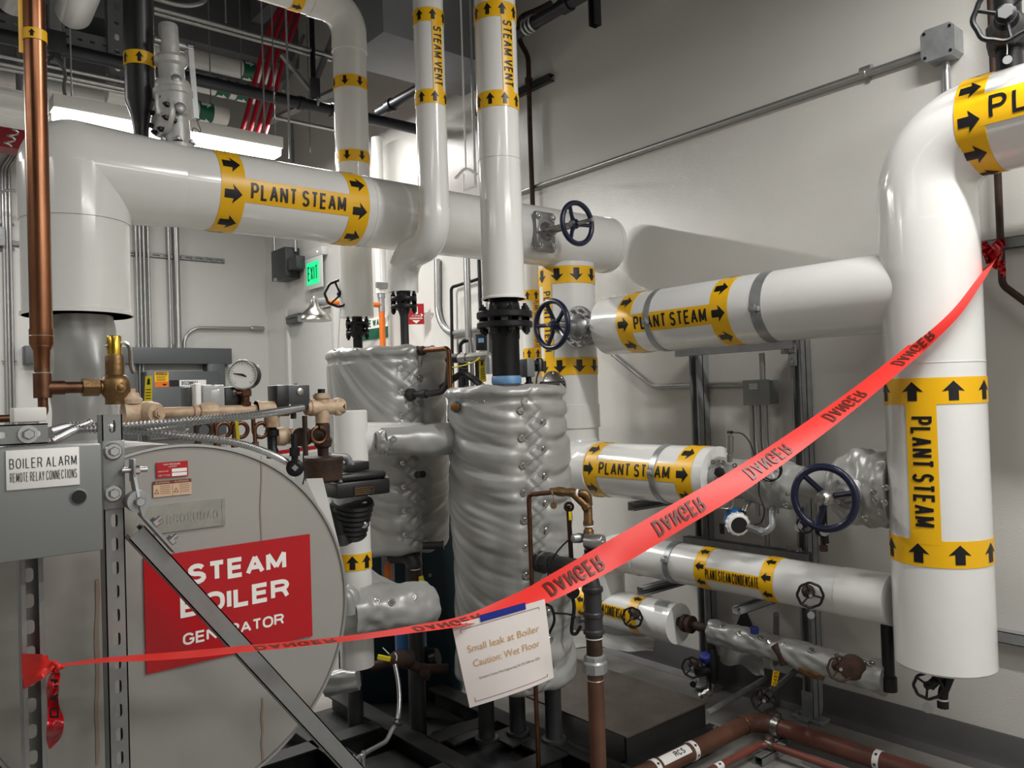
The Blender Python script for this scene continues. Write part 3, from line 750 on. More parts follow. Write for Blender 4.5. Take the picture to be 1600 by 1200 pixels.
# ---- rear tank
T1 = V((1.87, 3.12, 0)); TR1 = .258
z1b = P(600, 540, y=T1.y-.22).z; z0b = P(610, 868, y=T1.y-.2).z
t = thing('blanket_covered_tank', 'rear upright tank in a silver blanket, left of the front tank and beyond the boiler', 'tank', (T1.x, T1.y, .1))
mb = MB(); seam, _ = ang_of(T1, 648, 750, TR1)
pins = tank_blanket(mb, T1, TR1, z0b, z1b, seam, 8.0, pitch=.10, fold=-.3, amp=.010)
mb.build('blanket', 'blanket', t, ang=80); washers(t, T1, TR1, pins)
top = [ang_of(T1, px, 550, TR1) for px in (522, 556, 594)]
washers(t, T1, TR1, top, False, .014)
for k in range(3):
    a = k*2.1+.5; o = V((T1.x+.18*math.cos(a), T1.y+.18*math.sin(a), 0))
    mb = MB(); mb.cyl((o.x, o.y, .0), (o.x, o.y, z0b+.1), .035, 18); mb.build('leg', 'darkpipe', t)

# ---- boiler
BX, BYF, BZ, BRD = .632, 2.05, .962, .444
t = thing('steam_boiler', 'big grey sheet metal boiler drum with a round flat end facing the camera', 'boiler', (BX, BYF, .2))
mb = MB(); mb.lathe([(BRD-.004, .012), (BRD-.004, 1.45), (BRD-.03, 1.46)], (BX, BYF, BZ), (0, 1, 0), 96); mb.build('shell', 'shell', t)
mb = MB(); mb.lathe([(BRD-.006, .006), (BRD-.006, .014)], (BX, BYF, BZ), (0, 1, 0), 96); mb.build('end_plate', 'shell', t)
mb = MB(); e1, e2, ax = frame((0, 1, 0)); mb.lathe([(BRD-.006, .008), (BRD-.004, 0), (BRD+.002, 0), (BRD+.003, .03), (BRD-.004, .03)], (BX, BYF, BZ), (0, 1, 0), 96)
mb.f = [f for f in mb.f if len(f) == 4]; mb.m = [0]*len(mb.f); mb.build('rim', 'zinc', t)
for ys in (.3, 1.2): mb = MB(); mb.box((BX, BYF+ys, .33), (.5, .06, .46)); mb.build('saddle', 'blacksteel', t)
# drips of rust down the face
stain = mat('rust_stain', (140, 124, 108), .6)
for px, py0, py1, w in ((408, 712, 980, .006), (415, 1090, 1190, .010), (152, 905, 1195, .016)):
    mb = MB(); 
    if px == 415: px = 410
    pts = [P(px+1.1*math.sin(k*1.3), py0+(py1-py0)*k/12, y=BYF+.004) for k in range(13)]
    vs = []
    for k, p in enumerate(pts):
        ww = w*(.45+.5*abs(noise.noise(V((k*.7, px, 0)))))*(.5 if k == 12 else 1); vs += [p+V((-ww/2, 0, 0)), p+V((ww/2, 0, 0))]
    mb.add(vs, [(2*k, 2*k+1, 2*k+3, 2*k+2) for k in range(12)])
    mb.build('rust_streak', [stain], t)
# sign on the boiler end
yf = BYF+.002
c00, c10, c11, c01 = P(228, 1056, y=yf), P(487, 992, y=yf), P(485, 833, y=yf), P(225, 873, y=yf)
x0, x1 = (c00.x+c01.x)/2, (c10.x+c11.x)/2; za, zb_ = (c00.z+c10.z)/2, (c01.z+c11.z)/2
mb = MB(); mb.box(((x0+x1)/2, yf+.001, (za+zb_)/2), (x1-x0, .004, zb_-za))
F = Flat((x0, yf-.001, za), (1, 0, 0), (0, 0, 1)); w, h = x1-x0, zb_-za
for txt, cx, cy, wd_, th in (('STEAM', .535, .79, .60, .185), ('BOILER', .52, .515, .66, .185), ('GENERATOR', .505, .23, .61, .105)):
    F.put(mb, text_shape(txt, (cx-wd_/2)*w, (cx+wd_/2)*w, cy*h-th*h/2, cy*h+th*h/2, .225 if th > .15 else .19, .10), .0006, 1)
tag(mb.build('boiler_sign', ['red', 'white']), 'red sign with white lettering STEAM BOILER GENERATOR on the boiler end', 'sign')
# small plates above it
def plate(name, quad, mats, label, cat, deco, th=.003):
    q = [P(*p, y=yf) for p in quad]; x0 = min(p.x for p in q); x1 = max(p.x for p in q); z0 = (q[0].z+q[1].z)/2; z1 = (q[2].z+q[3].z)/2
    mb = MB(); mb.box(((x0+x1)/2, yf+.001, (z0+z1)/2), (x1-x0, th, z1-z0)); F = Flat((x0, yf+.001-th/2, z0), (1, 0, 0), (0, 0, 1))
    deco(mb, F, x1-x0, z1-z0); return tag(mb.build(name, mats), label, cat)
def d1(mb, F, w, h):
    F.put(mb, text_shape('HIGH PRESSURE', .22*w, .75*w, .80*h, .9*h), .0004, 1); F.put(mb, text_shape('LOCKOUT', .38*w, .64*w, .66*h, .74*h), .0004, 1)
    F.put(mb, text_shape('SWITCH NO.', .05*w, .38*w, .38*h, .46*h), .0004, 1); F.put(mb, text_shape('SETTING', .05*w, .42*w, .12*h, .2*h), .0004, 1)
    F.put(mb, rect_shape(.48*w, .96*w, .33*h, .55*h), .0004, 1); F.put(mb, rect_shape(.48*w, .96*w, .06*h, .28*h), .0004, 1)
plate('small_plate', [(245, 748), (294, 743), (293, 720), (244, 723)], ['red', 'white'], 'small red instruction plate with two white boxes, high on the boiler end', 'plate', d1)
def d2(mb, F, w, h):
    F.put(mb, rect_shape(.0, w, .78*h, h), .0003, 1); F.put(mb, text_shape('WARNING', .06*w, .42*w, .83*h, .95*h), .0006, 0); F.put(mb, text_shape('WARNING', .55*w, .92*w, .83*h, .95*h), .0006, 0)
    for k in (0, .5):
        F.put(mb, ([((k+.03)*w, .2*h), ((k+.15)*w, .2*h), ((k+.09)*w, .52*h)], [[0, 1, 2]]), .0004, 1); F.put(mb, ([((k+.055)*w, .24*h), ((k+.125)*w, .24*h), ((k+.09)*w, .44*h)], [[0, 1, 2]]), .0006, 0)
        F.put(mb, rect_shape((k-.004)*w, (k+.004)*w, 0, h), .0004, 1)
        for z in (.66, .54, .42, .3, .18): F.put(mb, rect_shape((k+.18)*w, (k+.44)*w, z*h, (z+.025)*h), .0004, 1)
tanm = mat('tan_label', (206, 176, 146), .5); brm = mat('brown_print', (110, 48, 36), .5)
plate('warning_label', [(240, 778), (299, 771), (299, 747), (239, 753)], [tanm, brm], 'tan warning label with two triangle symbols, under the small red plate', 'label', d2, .001)
def d3(mb, F, w, h):
    for k in range(9): F.put(mb, text_shape('K5RCOXUDAOO'[k+1], (.33+k*.068)*w, (.385+k*.068)*w, .28*h, .62*h, .16), .0012, 0)
    F.put(mb, rect_shape(.965*w, .985*w, .05*h, .95*h), .001, 0)
plate('data_plate', [(195, 838), (352, 822), (351, 780), (194, 793)], ['steel'], 'blank looking stainless embossed data plate above the red boiler sign', 'plate', d3, .006)
# ================================================================ strut frame and alarm box before the boiler
FY = 1.90
def zat(px, py, y): return P(px, py, y=y).z
xR = P(184, 900, y=FY).x-.004; zT = zat(165, 648, FY)
t = thing('strut_stand', 'grey slotted strut stand with two posts and a long diagonal brace before the boiler', 'stand', (.37, FY, 0))
mb = MB(); slotted_channel(mb, (xR, FY, 0), (xR, FY, zT), .041, .041, -Y1, pitch=.051, sl=.029, sw=.014); mb.build('post', 'strut', t)
xL = P(50, 900, y=FY).x
mb = MB(); open_channel(mb, (xL, FY, 0), (xL, FY, zat(30, 760, FY)), .041, .041, -Y1, pitch=.052, sl=.030, sw=.018); mb.build('post', 'strut', t)
# cap angle on the post and its hex bolts
mb = MB(); mb.box((xR, FY-.004, zat(170, 742, FY)), (.044, .007, .148), bev=.002); sp = mb.build('splice_plate', 'strut', t)
for py in (705, 770):
    o = V((P(177, py, y=FY-.01).x, FY-.008, zat(177, py, FY))); mb = MB(); mb.lathe([(.019, 0), (.019, .003), (.016, .006)], o, -Y1, 20); mb.lathe([(.011, .004), (.011, .013), (.009, .015)], o, -Y1, 6); mb.build('bolt', 'zinc', sp)
# horizontal arm behind the box with a bolt
zA = zat(45, 678, FY-.03)
mb = MB(); slotted_channel(mb, (-.1, FY-.05, zA), (P(75, 680, y=FY-.05).x, FY-.05, zA), .041, .022, -Y1, pitch=.055, sl=.034, sw=.013); mb.build('arm', 'strut', t)
o = V((P(45, 678, y=FY-.06).x, FY-.05, zA)); mb = MB(); mb.lathe([(.018, 0), (.018, .003)], o, -Y1, 20); mb.lathe([(.011, .003), (.011, .012), (.009, .014)], o, -Y1, 6); mb.build('bolt', 'zinc', t)
# hinged foot fittings and the brace
b0, b1 = P(214, 832, y=FY-.03), P(572, 1222, y=FY-.03); bd = (b1-b0).normalized(); b1 = b0+bd*(b0.z/-bd.z)
mb = MB(); bn = (-Y1-bd*(-Y1).dot(bd)).normalized(); sgn = bn.cross(bd)
mb = MB(); slotted_channel(mb, b0-Y1*0.0, b1, .041, .041, -Y1, slots=False); br = mb.build('brace', 'strut', t)
q0 = P(190, 735, y=FY-.02); q1 = P(207, 735, y=FY-.02); q2 = P(215, 783, y=FY-.03); q3 = P(222, 806, y=FY-.03); q4 = P(250, 835, y=FY-.045)
mb = MB(); mb.box(q1, (.006, .036, .05), bev=.002); mb.bar(q1+V((0, 0, -.01)), q2, .034, .006, Y1); hb = mb.build('hinge_bracket', 'galv', t)
mb = MB(); mb.cyl(q0, q1+V((.03, 0, 0)), .006, 10); mb.lathe([(.010, .0), (.010, .010)], q1+V((.004, 0, 0)), X1, 6); mb.build('bolt', 'zinc', hb)
mb = MB(); mb.cyl(q2+Y1*.016, q2-Y1*.012, .024, 20); mb.bar(q2, q3, .034, .007, Y1); mb.bar(q3, q3+bd*.11, .034, .006, Y1); hk = mb.build('hinge_knuckle', 'galv', t)
o = q2-Y1*.014; mb = MB(); mb.lathe([(.011, 0), (.011, .009), (.009, .011)], o, -Y1, 6); mb.build('bolt', 'zinc', hk)
up = V((-bd.z, 0, bd.x)); up = up if up.z > 0 else -up
for k in (.03, .085):
    o = q3+bd*k+up*.006; mb = MB(); mb.lathe([(.012, 0), (.012, .009)], o, up, 6); mb.cyl(o, o+up*.02, .006, 8); mb.build('bolt', 'zinc', hk)
# alarm box
ybx = 1.785; x1 = P(160, 780, y=ybx).x; zt_, zb_ = zat(80, 697, ybx), zat(80, 870, ybx); x0 = x1-.40
t = thing('alarm_box', 'grey steel alarm box with a white placard reading BOILER ALARM, on the strut stand', 'box', ((x0+x1)/2, ybx+.05, zb_))
mb = MB(); mb.box(((x0+x1)/2, ybx+.045, (zt_+zb_)/2), (x1-x0, .09, zt_-zb_), bev=.004); mb.build('enclosure', 'encl', t)
mb = MB(); mb.box(((x0+x1)/2, ybx-.002, (zt_+zb_)/2), (x1-x0-.003, .006, zt_-zb_-.003), bev=.002); mb.build('cover', 'encl', t)
o = V((P(122, 776, y=ybx).x, ybx-.004, zat(122, 776, ybx))); mb = MB(); mb.lathe([(.0165, 0), (.0165, .002), (.0145, .003)], o, -Y1, 24); k = mb.build('knockout_rim', 'encl', t)
mb = MB(); mb.lathe([(.0135, .002), (.0135, .0042)], o, -Y1, 24); mb.build('hole', 'plastic', k)
xa, xb = P(9, 733, y=ybx-.006).x, P(124, 733, y=ybx-.006).x; za, zb2_ = (zat(9, 766, ybx)+zat(124, 757, ybx))/2, (zat(9, 704, ybx)+zat(124, 698, ybx))/2
mb = MB(); mb.box(((xa+xb)/2, ybx-.006, (za+zb2_)/2), (xb-xa, .004, zb2_-za), bev=.0008); F = Flat((xa, ybx-.0081, za), X1, Z1); w, h = xb-xa, zb2_-za
F.put(mb, text_shape('BOILER ALARM', .045*w, .96*w, .53*h, .79*h, .075, .34), .0004, 1); F.put(mb, text_shape('REMOTE RELAY CONNECTIONS', .05*w, .96*w, .19*h, .43*h, .055, .3), .0004, 1)
mb.build('placard', ['cream', 'ink'], t)

# ================================================================ copper line at the left
KY = 2.35
kx = P(62, 400, y=KY).x
t = thing('copper_pipe', 'thick vertical copper pipe at the left with a narrow yellow arrow band', 'pipe', (kx, KY, 1.5))
zA, zB, zC, zD = zat(60, 545, KY), zat(62, 528, KY), zat(62, 583, KY), zat(62, 625, KY)
mb = MB(); mb.tube([(kx, KY, 4.2), (kx, KY, zat(62, 548, KY)+.01)], .0265, 28); mb.build('pipe', 'copper', t)
mb = MB(); mb.lathe([(.0285, .05), (.0285, .012), (.020, -.006), (.019, -.05)], (kx, KY, zat(62, 545, KY)), Z1, 28); mb.build('reducer', 'copper', t)
mb = MB(); mb.torus((kx, KY, zat(62, 525, KY)), Z1, .0275, .0015, 28, 6); mb.build('solder_ring', 'solder', t)
mb = MB(); mb.cyl((kx, KY, zat(62, 546, KY)), (kx, KY, zat(62, 584, KY)), .0185, 24); mb.build('stub', 'copperd', t)
zt5 = zat(70, 606, KY); xe = P(132, 603, y=KY).x
mb = MB(); mb.cyl((kx, KY, zat(62, 583, KY)), (kx, KY, zat(62, 622, KY)), .0215, 24); mb.cyl((kx, KY, zt5), (kx+.05, KY, zt5), .0185, 20); mb.cyl((kx+.05, KY, zt5), (xe, KY, zt5), .0155, 20); mb.cyl((kx, KY, zat(62, 620, KY)), (kx, KY, zat(62, 636, KY)), .012, 16)
mb.build('tee', 'copperd', t)
mb = MB(); mb.torus((kx, KY, zat(62, 583, KY)), Z1, .0205, .0018, 24, 6); mb.build('solder_ring', 'solder', t)
marker(t, (kx, KY, 4.0), (kx, KY, 1.6), .0265, -V((.4, 1, 0)), [4.0-zat(60, 59, KY)-.014], -1, bw=.028, al=.018, aw=.016, gap=.06, phase=.0, name='arrow_band')
mb = MB(); mb.bar((kx-.0262, KY-.002, 2.42), (kx-.0262, KY-.002, 4.0), .0015, .02, Y1); mb.build('edge_tape', 'yellow', t)
mb = MB(); ze = zat(66, 655, KY); mb.tube(fillet([(kx+.003, KY, zat(62, 634, KY)), (kx+.003, KY, ze+.005), (-.3, KY-.0, ze+.005)], .02, 8), .0095, 16)
tag(mb.build('copper_tube', 'copperd'), 'thin copper tube with elbow entering at the left edge, behind the white cube', 'pipe')
o = P(44, 648, y=2.2); mb = MB(); mb.box(o, (.068, .06, .034), bev=.004); mb.cyl(o-Z1*.03, o-Z1*.015, .022, 16)
tag(mb.build('junction_cube', 'ptfe'), 'small white plastic cube above the alarm box', 'fitting')

# safety valve beside it
vx = P(180, 600, y=KY).x
t = thing('safety_valve', 'bronze safety valve with a bright brass cap and lever, beside the copper pipe', 'valve', (vx, KY, 1.5))
zz = lambda py: zat(180, py, KY)
mb = MB(); mb.lathe([(.026, zz(632)), (.026, zz(622)), (.038, zz(612)), (.038, zz(596)), (.030, zz(588)), (.024, zz(586)), (.024, zz(558)), (.021, zz(554))], (vx, KY, 0), Z1, 28); mb.build('body', 'bronze', t)
mb = MB(); mb.lathe([(.019, zz(555)), (.019, zz(527)), (.017, zz(525))], (vx, KY, 0), Z1, 28); mb.build('cap', 'brass', t)
mb = MB(); mb.lathe([(.024, 0), (.024, .04), (.020, .044)], (P(128, 603, y=KY).x, KY, zt5), X1, 8); mb.build('union', 'bronze', t)
mb = MB(); mb.cyl((P(140, 603, y=KY).x, KY, zt5), (vx-.02, KY, zt5), .019, 18); mb.build('inlet', 'bronze', t)
mb = MB(); pl = [P(186, 536, y=KY-.01), P(197, 537, y=KY-.01), P(203, 545, y=KY-.01), P(205, 570, y=KY-.01), P(209, 584, y=KY-.01)]; mb.tube(smooth_path(pl, 6), [.004]+[.006]*(len(pl)*6-7)+[.004]*2, 8); mb.build('lever', 'steel', t)
mb = MB(); mb.hexbolt((vx-.019, KY-.003, zz(540)), -X1, .004, .005); mb.build('set_screw', 'zinc', t)
mb = MB(); mb.hexbolt((vx+.004, KY-.036, zz(606)), -Y1, .008, .006); mb.build('plug', 'bronze', t)

# ================================================================ bronze manifold with its gauge, siphons and control boxes
mz0, mz1 = P(210, 642, y=KY), P(540, 639, y=KY); mzv = (mz0.z+mz1.z)/2
mx = lambda px: P(px, 640, y=KY).x
mzz = lambda px, py: P(px, py, y=KY).z
t = thing('bronze_manifold', 'pale tarnished bronze pipe manifold lying level above the top of the boiler', 'manifold', (mx(360), KY, mzv-.05))
mb = MB(); mb.cyl((mx(192), KY, mzv), (mx(238), KY, mzv), .034, 24); mb.lathe([(.028, 0), (.030, .012), (.022, .02), (.02, .03)], (mx(205), KY, mzv+.028), Z1, 20); mb.lathe([(.013, .028), (.013, .042)], (mx(205), KY, mzv+.028), Z1, 6)
mb.lathe([(.034, -.006), (.030, .02), (.027, .026)], (mx(232), KY-.02, mzv), V((.4, -1, 0)), 20); mb.lathe([(.014, .02), (.014, .036), (.009, .036), (.009, .04)], (mx(232), KY-.02, mzv), V((.4, -1, 0)), 6); mb.build('end_tee', 'pale', t)
mb = MB(); mb.cyl((mx(236), KY, mzv), (mx(408), KY, mzv), .0155, 20); mb.build('pipe', 'pale', t)
mb = MB(); mb.lathe([(.021, 0), (.025, .01), (.025, .04), (.020, .05)], (mx(312), KY, mzv), X1, 8); mb.build('union', 'pale', t)
mb = MB(); mb.lathe([(.020, 0), (.020, .012)], (mx(302), KY, mzv), X1, 20); mb.build('collar', 'pale', t)
mb = MB(); mb.cyl((mx(400), KY, mzv), (mx(450), KY, mzv), .024, 20); mb.cyl((mx(424), KY, mzv), (mx(424), KY, mzv-.05), .023, 20); mb.lathe([(.027, 0), (.027, .01)], (mx(400), KY, mzv), X1, 20); mb.lathe([(.027, 0), (.027, .014)], (mx(424), KY, mzv-.055), Z1, 8); mb.build('tee', 'pale', t)
mb = MB(); xc = mx(503); mb.cyl((mx(478), KY, mzv), (mx(536), KY, mzv), .024, 22); mb.cyl((xc, KY, mzv+.045), (xc, KY, mzv-.05), .022, 22); mb.lathe([(.027, 0), (.027, .014)], (mx(484), KY, mzv), X1, 20); mb.lathe([(.027, 0), (.027, .012)], (xc, KY, mzv+.028), Z1, 20)
mb.lathe([(.029, -.016), (.029, .0), (.024, .005)], (mx(530), KY-.006, mzv), V((.55, -.8, 0)), 22); mb.build('cross', 'pale', t)
mb = MB(); mb.lathe([(.013, 0), (.013, .014)], (xc, KY, mzv+.044), Z1, 6); mb.build('plug', 'iron', t)
mb = MB(); o = V((mx(530), KY-.006, mzv))+V((.55, -.8, 0)).normalized()*.004; mb.lathe([(.017, 0), (.017, .004), (.010, .004), (.010, .016)], o, V((.55, -.8, 0)), 4); mb.build('plug', 'bronze', t)
mb = MB(); mb.lathe([(.014, -.05), (.014, -.06), (.021, -.064), (.021, -.082), (.015, -.085), (.0145, -.12), (.018, -.125), (.018, -.15)], (mx(424), KY, mzv), Z1, 20); mb.build('union_nipple', 'iron', t)
# rusty column below the cross, with its bowl
mb = MB(); z0 = mzv-.05; mb.lathe([(.020, 0), (.023, -.01), (.023, -.045), (.030, -.055), (.026, -.075), (.018, -.08), (.017, -.105), (.024, -.108), (.024, -.118)], (xc, KY, z0), Z1, 24); mb.cyl((xc, KY, z0-.04), (xc-.07, KY, z0-.04), .022, 20); mb.cyl((xc-.06, KY, z0-.04), (xc-.085, KY-.02, z0-.04), .029, 20); mb.build('water_column', 'rust', t)
zb_ = mzz(505, 712); mb = MB(); mb.lathe([(.03, 0), (.060, -.004), (.064, -.012), (.060, -.03), (.058, -.075), (.03, -.085)], (xc, KY, zb_), Z1, 30); mb.build('column_bowl', 'rust', t)
# four pigtail siphons
for i, px in enumerate((317, 347, 374, 406)):
    x = mx(px); R_ = .0215; mb = MB(); zc_ = mzz(px, 672); pts = [V((x-R_, KY, mzv-.01))]+[V((x-R_*math.cos(a), KY-.009*a/(2*PI), zc_-R_*math.sin(a))) for a in [k*PI/12 for k in range(0, 25)]]+[V((x-R_, KY-.012, zc_-.05))]
    mb.tube(pts, .0065, 10); mb.cyl(pts[-1]+Z1*.016, pts[-1], .011, 6); mb.build('siphon_loop', 'copperd' if i else 'rust', t)
x = mx(470); mb = MB(); zc_ = mzz(470, 681); pts = [V((x+.04+.024*math.cos(a), KY-.03-.01*a/6, zc_+.024*math.sin(a))) for a in [PI/2+k*PI/12 for k in range(25)]]; mb.tube(pts, .0065, 10); mb.build('siphon_loop', 'copperd', t)
mb = MB(); mb.cyl((x-.002, KY-.03, mzz(462, 650)), (x-.002, KY-.03, mzz(462, 712)), .008, 12); mb.build('riser_tube', 'rust', t)
# tank of fittings behind, seen as dull bronze shapes under the manifold
mb = MB(); mb.lathe([(.017, 0), (.028, .01), (.030, .035), (.022, .05), (.026, .052), (.026, .062)], (mx(436), KY+.05, mzz(440, 683)), X1, 20); mb.build('check_valve', 'pale', t)
# dial gauge
gp = P(381, 586, y=KY); gd = (V((-.62, -.75, 0))).normalized(); gr = .043
g = thing('pressure_gauge', 'round dial pressure gauge with a black case on the bronze manifold', 'gauge', (gp.x, gp.y, mzv))
mb = MB(); mb.lathe([(gr, -.030), (gr+.001, .006), (gr+.003, .008), (gr+.002, .014), (gr-.003, .014), (gr-.004, .009)], gp, gd, 40); mb.build('case', 'plastic', g)
mb = MB(); mb.torus(gp+gd*.013, gd, gr-.0005, .0028, 40, 8); mb.build('bezel', 'zinc', g)
mb = MB(); e1, e2, _ = frame(gd); mb.lathe([(gr-.003, .0095), (gr-.003, .011)], gp, gd, 36); F = Flat(gp, e2, e1)
if F.n.dot(gd) < 0: F = Flat(gp, -e2, e1)
for k in range(21):
    a = math.radians(225-270*k/20); l = .008 if k % 5 == 0 else .004; r_ = gr*.86
    ca, sa_ = math.cos(a), math.sin(a); F.put(mb, ([(ca*(r_-l)-sa_*.0006, sa_*(r_-l)+ca*.0006), (ca*r_-sa_*.0006, sa_*r_+ca*.0006), (ca*r_+sa_*.0006, sa_*r_-ca*.0006), (ca*(r_-l)+sa_*.0006, sa_*(r_-l)-ca*.0006)], [[0, 1, 2, 3]]), .0115, 1)
mb.build('dial', ['cream', 'ink'], g)
mb = MB(); F.put(mb, ([(-.028, .004), (-.026, .0062), (.002, .003), (.012, -.004), (.011, -.0075), (-.001, -.003)], [[0, 1, 2, 3, 4, 5]]), .0125, 0); mb.build('pointer', 'ink', g)
mb = MB(); mb.box(gp+V((.030, -.008, .008))+gd*-.010, (.016, .012, .045)); mb.build('case_sticker', 'cream', g)
mb = MB(); mb.lathe([(.016, 0), (.016, .012), (.012, .014), (.012, .028), (.018, .03), (.018, .048), (.013, .05), (.013, .062), (.009, .062), (.009, mzz(386, 605)-mzv+.02)], (gp.x+.004, KY, mzv+.012), Z1, 8); mb.cyl((gp.x+.004, KY, mzv+.05), (gp.x-.03, KY-.01, mzv+.05), .005, 8); mb.build('gauge_cock', 'copperd', g)
# control boxes on the manifold
def ctl_box(px0, px1, py0, py1, y, dy, m, label, extra=None, knob=None):
    a, b = P(px0, py1, y=y), P(px1, py0, y=y); c = V(((a.x+b.x)/2, y+dy/2, (a.z+b.z)/2))
    k = thing('pressure_switch', label, 'switch', (c.x, c.y, c.z-(b.z-a.z)/2))
    mb = MB(); mb.box(c, (b.x-a.x, dy, b.z-a.z), bev=.004); mb.build('housing', m, k)
    if knob:
        o = P(knob[0], knob[1], y=y-.001); mb = MB(); mb.lathe([(.011, 0), (.011, .002), (.009, .003)], o, -Y1, 20); mb.build('knockout', 'steel', k)
    mb = MB(); mb.cyl((c.x, c.y, a.z), (c.x, c.y, a.z-.03), .009, 10); mb.build('stem', 'rust', k)
    mb = MB(); mb.cyl((c.x+.01, c.y, b.z), (c.x+.01, c.y, b.z+.005), .006, 8); mb.build('top_screw', 'steel', k)
    return k
ctl_box(446, 484, 601, 640, KY-.02, .07, 'charcoal', 'charcoal control box with round knockout at the right end of the manifold', knob=(469, 612))
k = ctl_box(352, 385, 604, 637, KY+.02, .06, 'charcoal', 'charcoal control box directly behind the dial gauge, with round knockout', knob=(369, 612))
clear = mat('clear_cover', (196, 198, 198), .15, alpha=.55)
k = ctl_box(318, 351, 601, 641, KY-.0, .07, 'encl', 'pale translucent control box left of the dial gauge'); k.children[0].data.materials[0] = clear
mb = MB(); o = P(334, 622, y=KY+.03); mb.box(o, (.03, .03, .05), bev=.003); mb.build('mechanism', 'steel', k)
mb = MB(); o = P(318, 622, y=KY); mb.box(o+V((-.012, .03, 0)), (.016, .05, .085), bev=.003); mb.build('end_cap', 'cream', k)
k = ctl_box(293, 308, 604, 641, KY+.04, .06, 'encld', 'narrow dark grey control box furthest left over the manifold')
a, b = P(428, 650, y=KY), P(446, 602, y=KY); mb = MB(); mb.box(((a.x+b.x)/2, KY+.01, (a.z+b.z)/2), (b.x-a.x, .07, b.z-a.z), bev=.003)
tag(mb.build('relay_cover', 'plastic'), 'black ribbed cover attached left of the charcoal control box', 'cover')
# grey conduit elbow under the middle box
# armoured flexible conduits
flex('flexible_conduit', [P(75, 676, d=1.85), P(110, 667, d=1.95), P(150, 665, d=2.0), P(190, 667, d=2.0), P(300, 658, d=2.1), P(400, 648, d=2.25), P(474, 637, d=2.42)], .0115, 'uppermost silver armoured conduit running right to the charcoal control box')
flex('flexible_conduit', [P(78, 692, d=1.82), P(92, 684, d=1.86), P(118, 672, d=1.94), P(150, 671, d=1.98), P(190, 671, d=2.0), P(240, 676, d=2.05), P(300, 683, d=2.1), P(370, 692, d=2.2), P(420, 708, d=2.3), P(448, 722, d=2.38)], .0105, 'lower silver armoured conduit sagging over the boiler rim to a black fitting')
flex('flexible_conduit', [P(186, 676, d=2.06), P(230, 672, d=2.1), P(260, 668, d=2.14), P(300, 661, d=2.2), P(330, 657, d=2.26)], .008, 'short thin silver armoured conduit between the two longer ones')
flex('flexible_conduit', [P(10, 697, d=1.80), P(45, 693, d=1.80), P(75, 690, d=1.82), P(100, 676, d=1.9), P(140, 660, d=2.0)], .009, 'silver armoured conduit lying along the top of the alarm box')
mb = MB(); mb.tube(smooth_path([P(292, 668, d=2.2), P(280, 674, d=2.22), P(260, 680, d=2.24), P(236, 682, d=2.24)], 8), .008, 12); tag(mb.build('conduit_elbow', 'conduit'), 'smooth grey conduit bend dipping under the armoured conduits', 'conduit')
o = P(461, 731, d=2.36); mb = MB(); mb.lathe([(.018, -.03), (.026, -.02), (.026, .016), (.016, .024)], o, (CO-o), 20); mb.cyl(o, o+Z1*.10, .010, 12); mb.lathe([(.016, .035), (.016, .06)], o, Z1, 8)
cf = mb.build('conduit_fitting', 'iron'); tag(cf, 'black conduit fitting with square plug at the boiler rim', 'fitting')
mb = MB(); d_ = (CO-o).normalized(); mb.lathe([(.010, .0), (.010, .034)], o, d_, 4); mb.build('plug', 'zinc', cf)
# black cable tie
mb = MB(); mb.tube(smooth_path([P(470, 694, d=2.42), P(474, 702, d=2.41), P(474, 720, d=2.41), P(476, 742, d=2.41), P(473, 757, d=2.41)], 6), .0022, 6); tag(mb.build('cable_tie', 'rubber'), 'thin black cable tie hanging down before the boiler rim', 'cable tie')
# tags
def hang_tag(name, quad, m, label, cat='tag', dots=True, d=None, extra=None):
    q = [P(*p[:2], d=d) for p in quad]; n = (q[1]-q[0]).cross(q[2]-q[1]).normalized(); mb = MB(); mb.add([p for p in q]+[p+n*.0012 for p in q], [(0, 1, 2, 3), (4, 5, 6, 7)]+[(i, (i+1) % 4, 4+(i+1) % 4, 4+i) for i in range(4)])
    if extra: extra(mb, q, n)
    o = mb.build(name, [m, 'ink']); return tag(o, label, cat)
def lines_on(mb, q, n):
    s = -1 if n.dot(CO-q[0]) < 0 else 1
    for k in range(6):
        v0 = .40+.09*k; A = q[0].lerp(q[3], v0); B = q[1].lerp(q[2], v0); C_ = q[0].lerp(q[3], v0+.025); D = q[1].lerp(q[2], v0+.025)
        off = n*(.0018 if s > 0 else -.0006); mb.add([A.lerp(B, .15)+off, A.lerp(B, .85)+off, C_.lerp(D, .85)+off, C_.lerp(D, .15)+off], [(0, 1, 2, 3)], 1)
    A = q[0].lerp(q[1], .4)+off; mb.add([A.lerp(q[3], .08)+off*0, q[0].lerp(q[1], .62).lerp(q[2], .08)+off, q[0].lerp(q[1], .6).lerp(q[2], .26)+off, q[0].lerp(q[1], .4).lerp(q[3], .26)+off], [(0, 1, 2, 3)], 1)
hang_tag('valve_tag', [(227, 588), (238, 587), (237, 639), (225, 639)], 'tag', 'long yellow printed tag hanging behind the safety valve lever', d=2.45, extra=lines_on)
hang_tag('valve_tag', [(367, 657), (372, 657), (375, 690), (370, 691)], 'tag', 'small plain yellow tag hanging among the pigtail siphons', d=2.28)

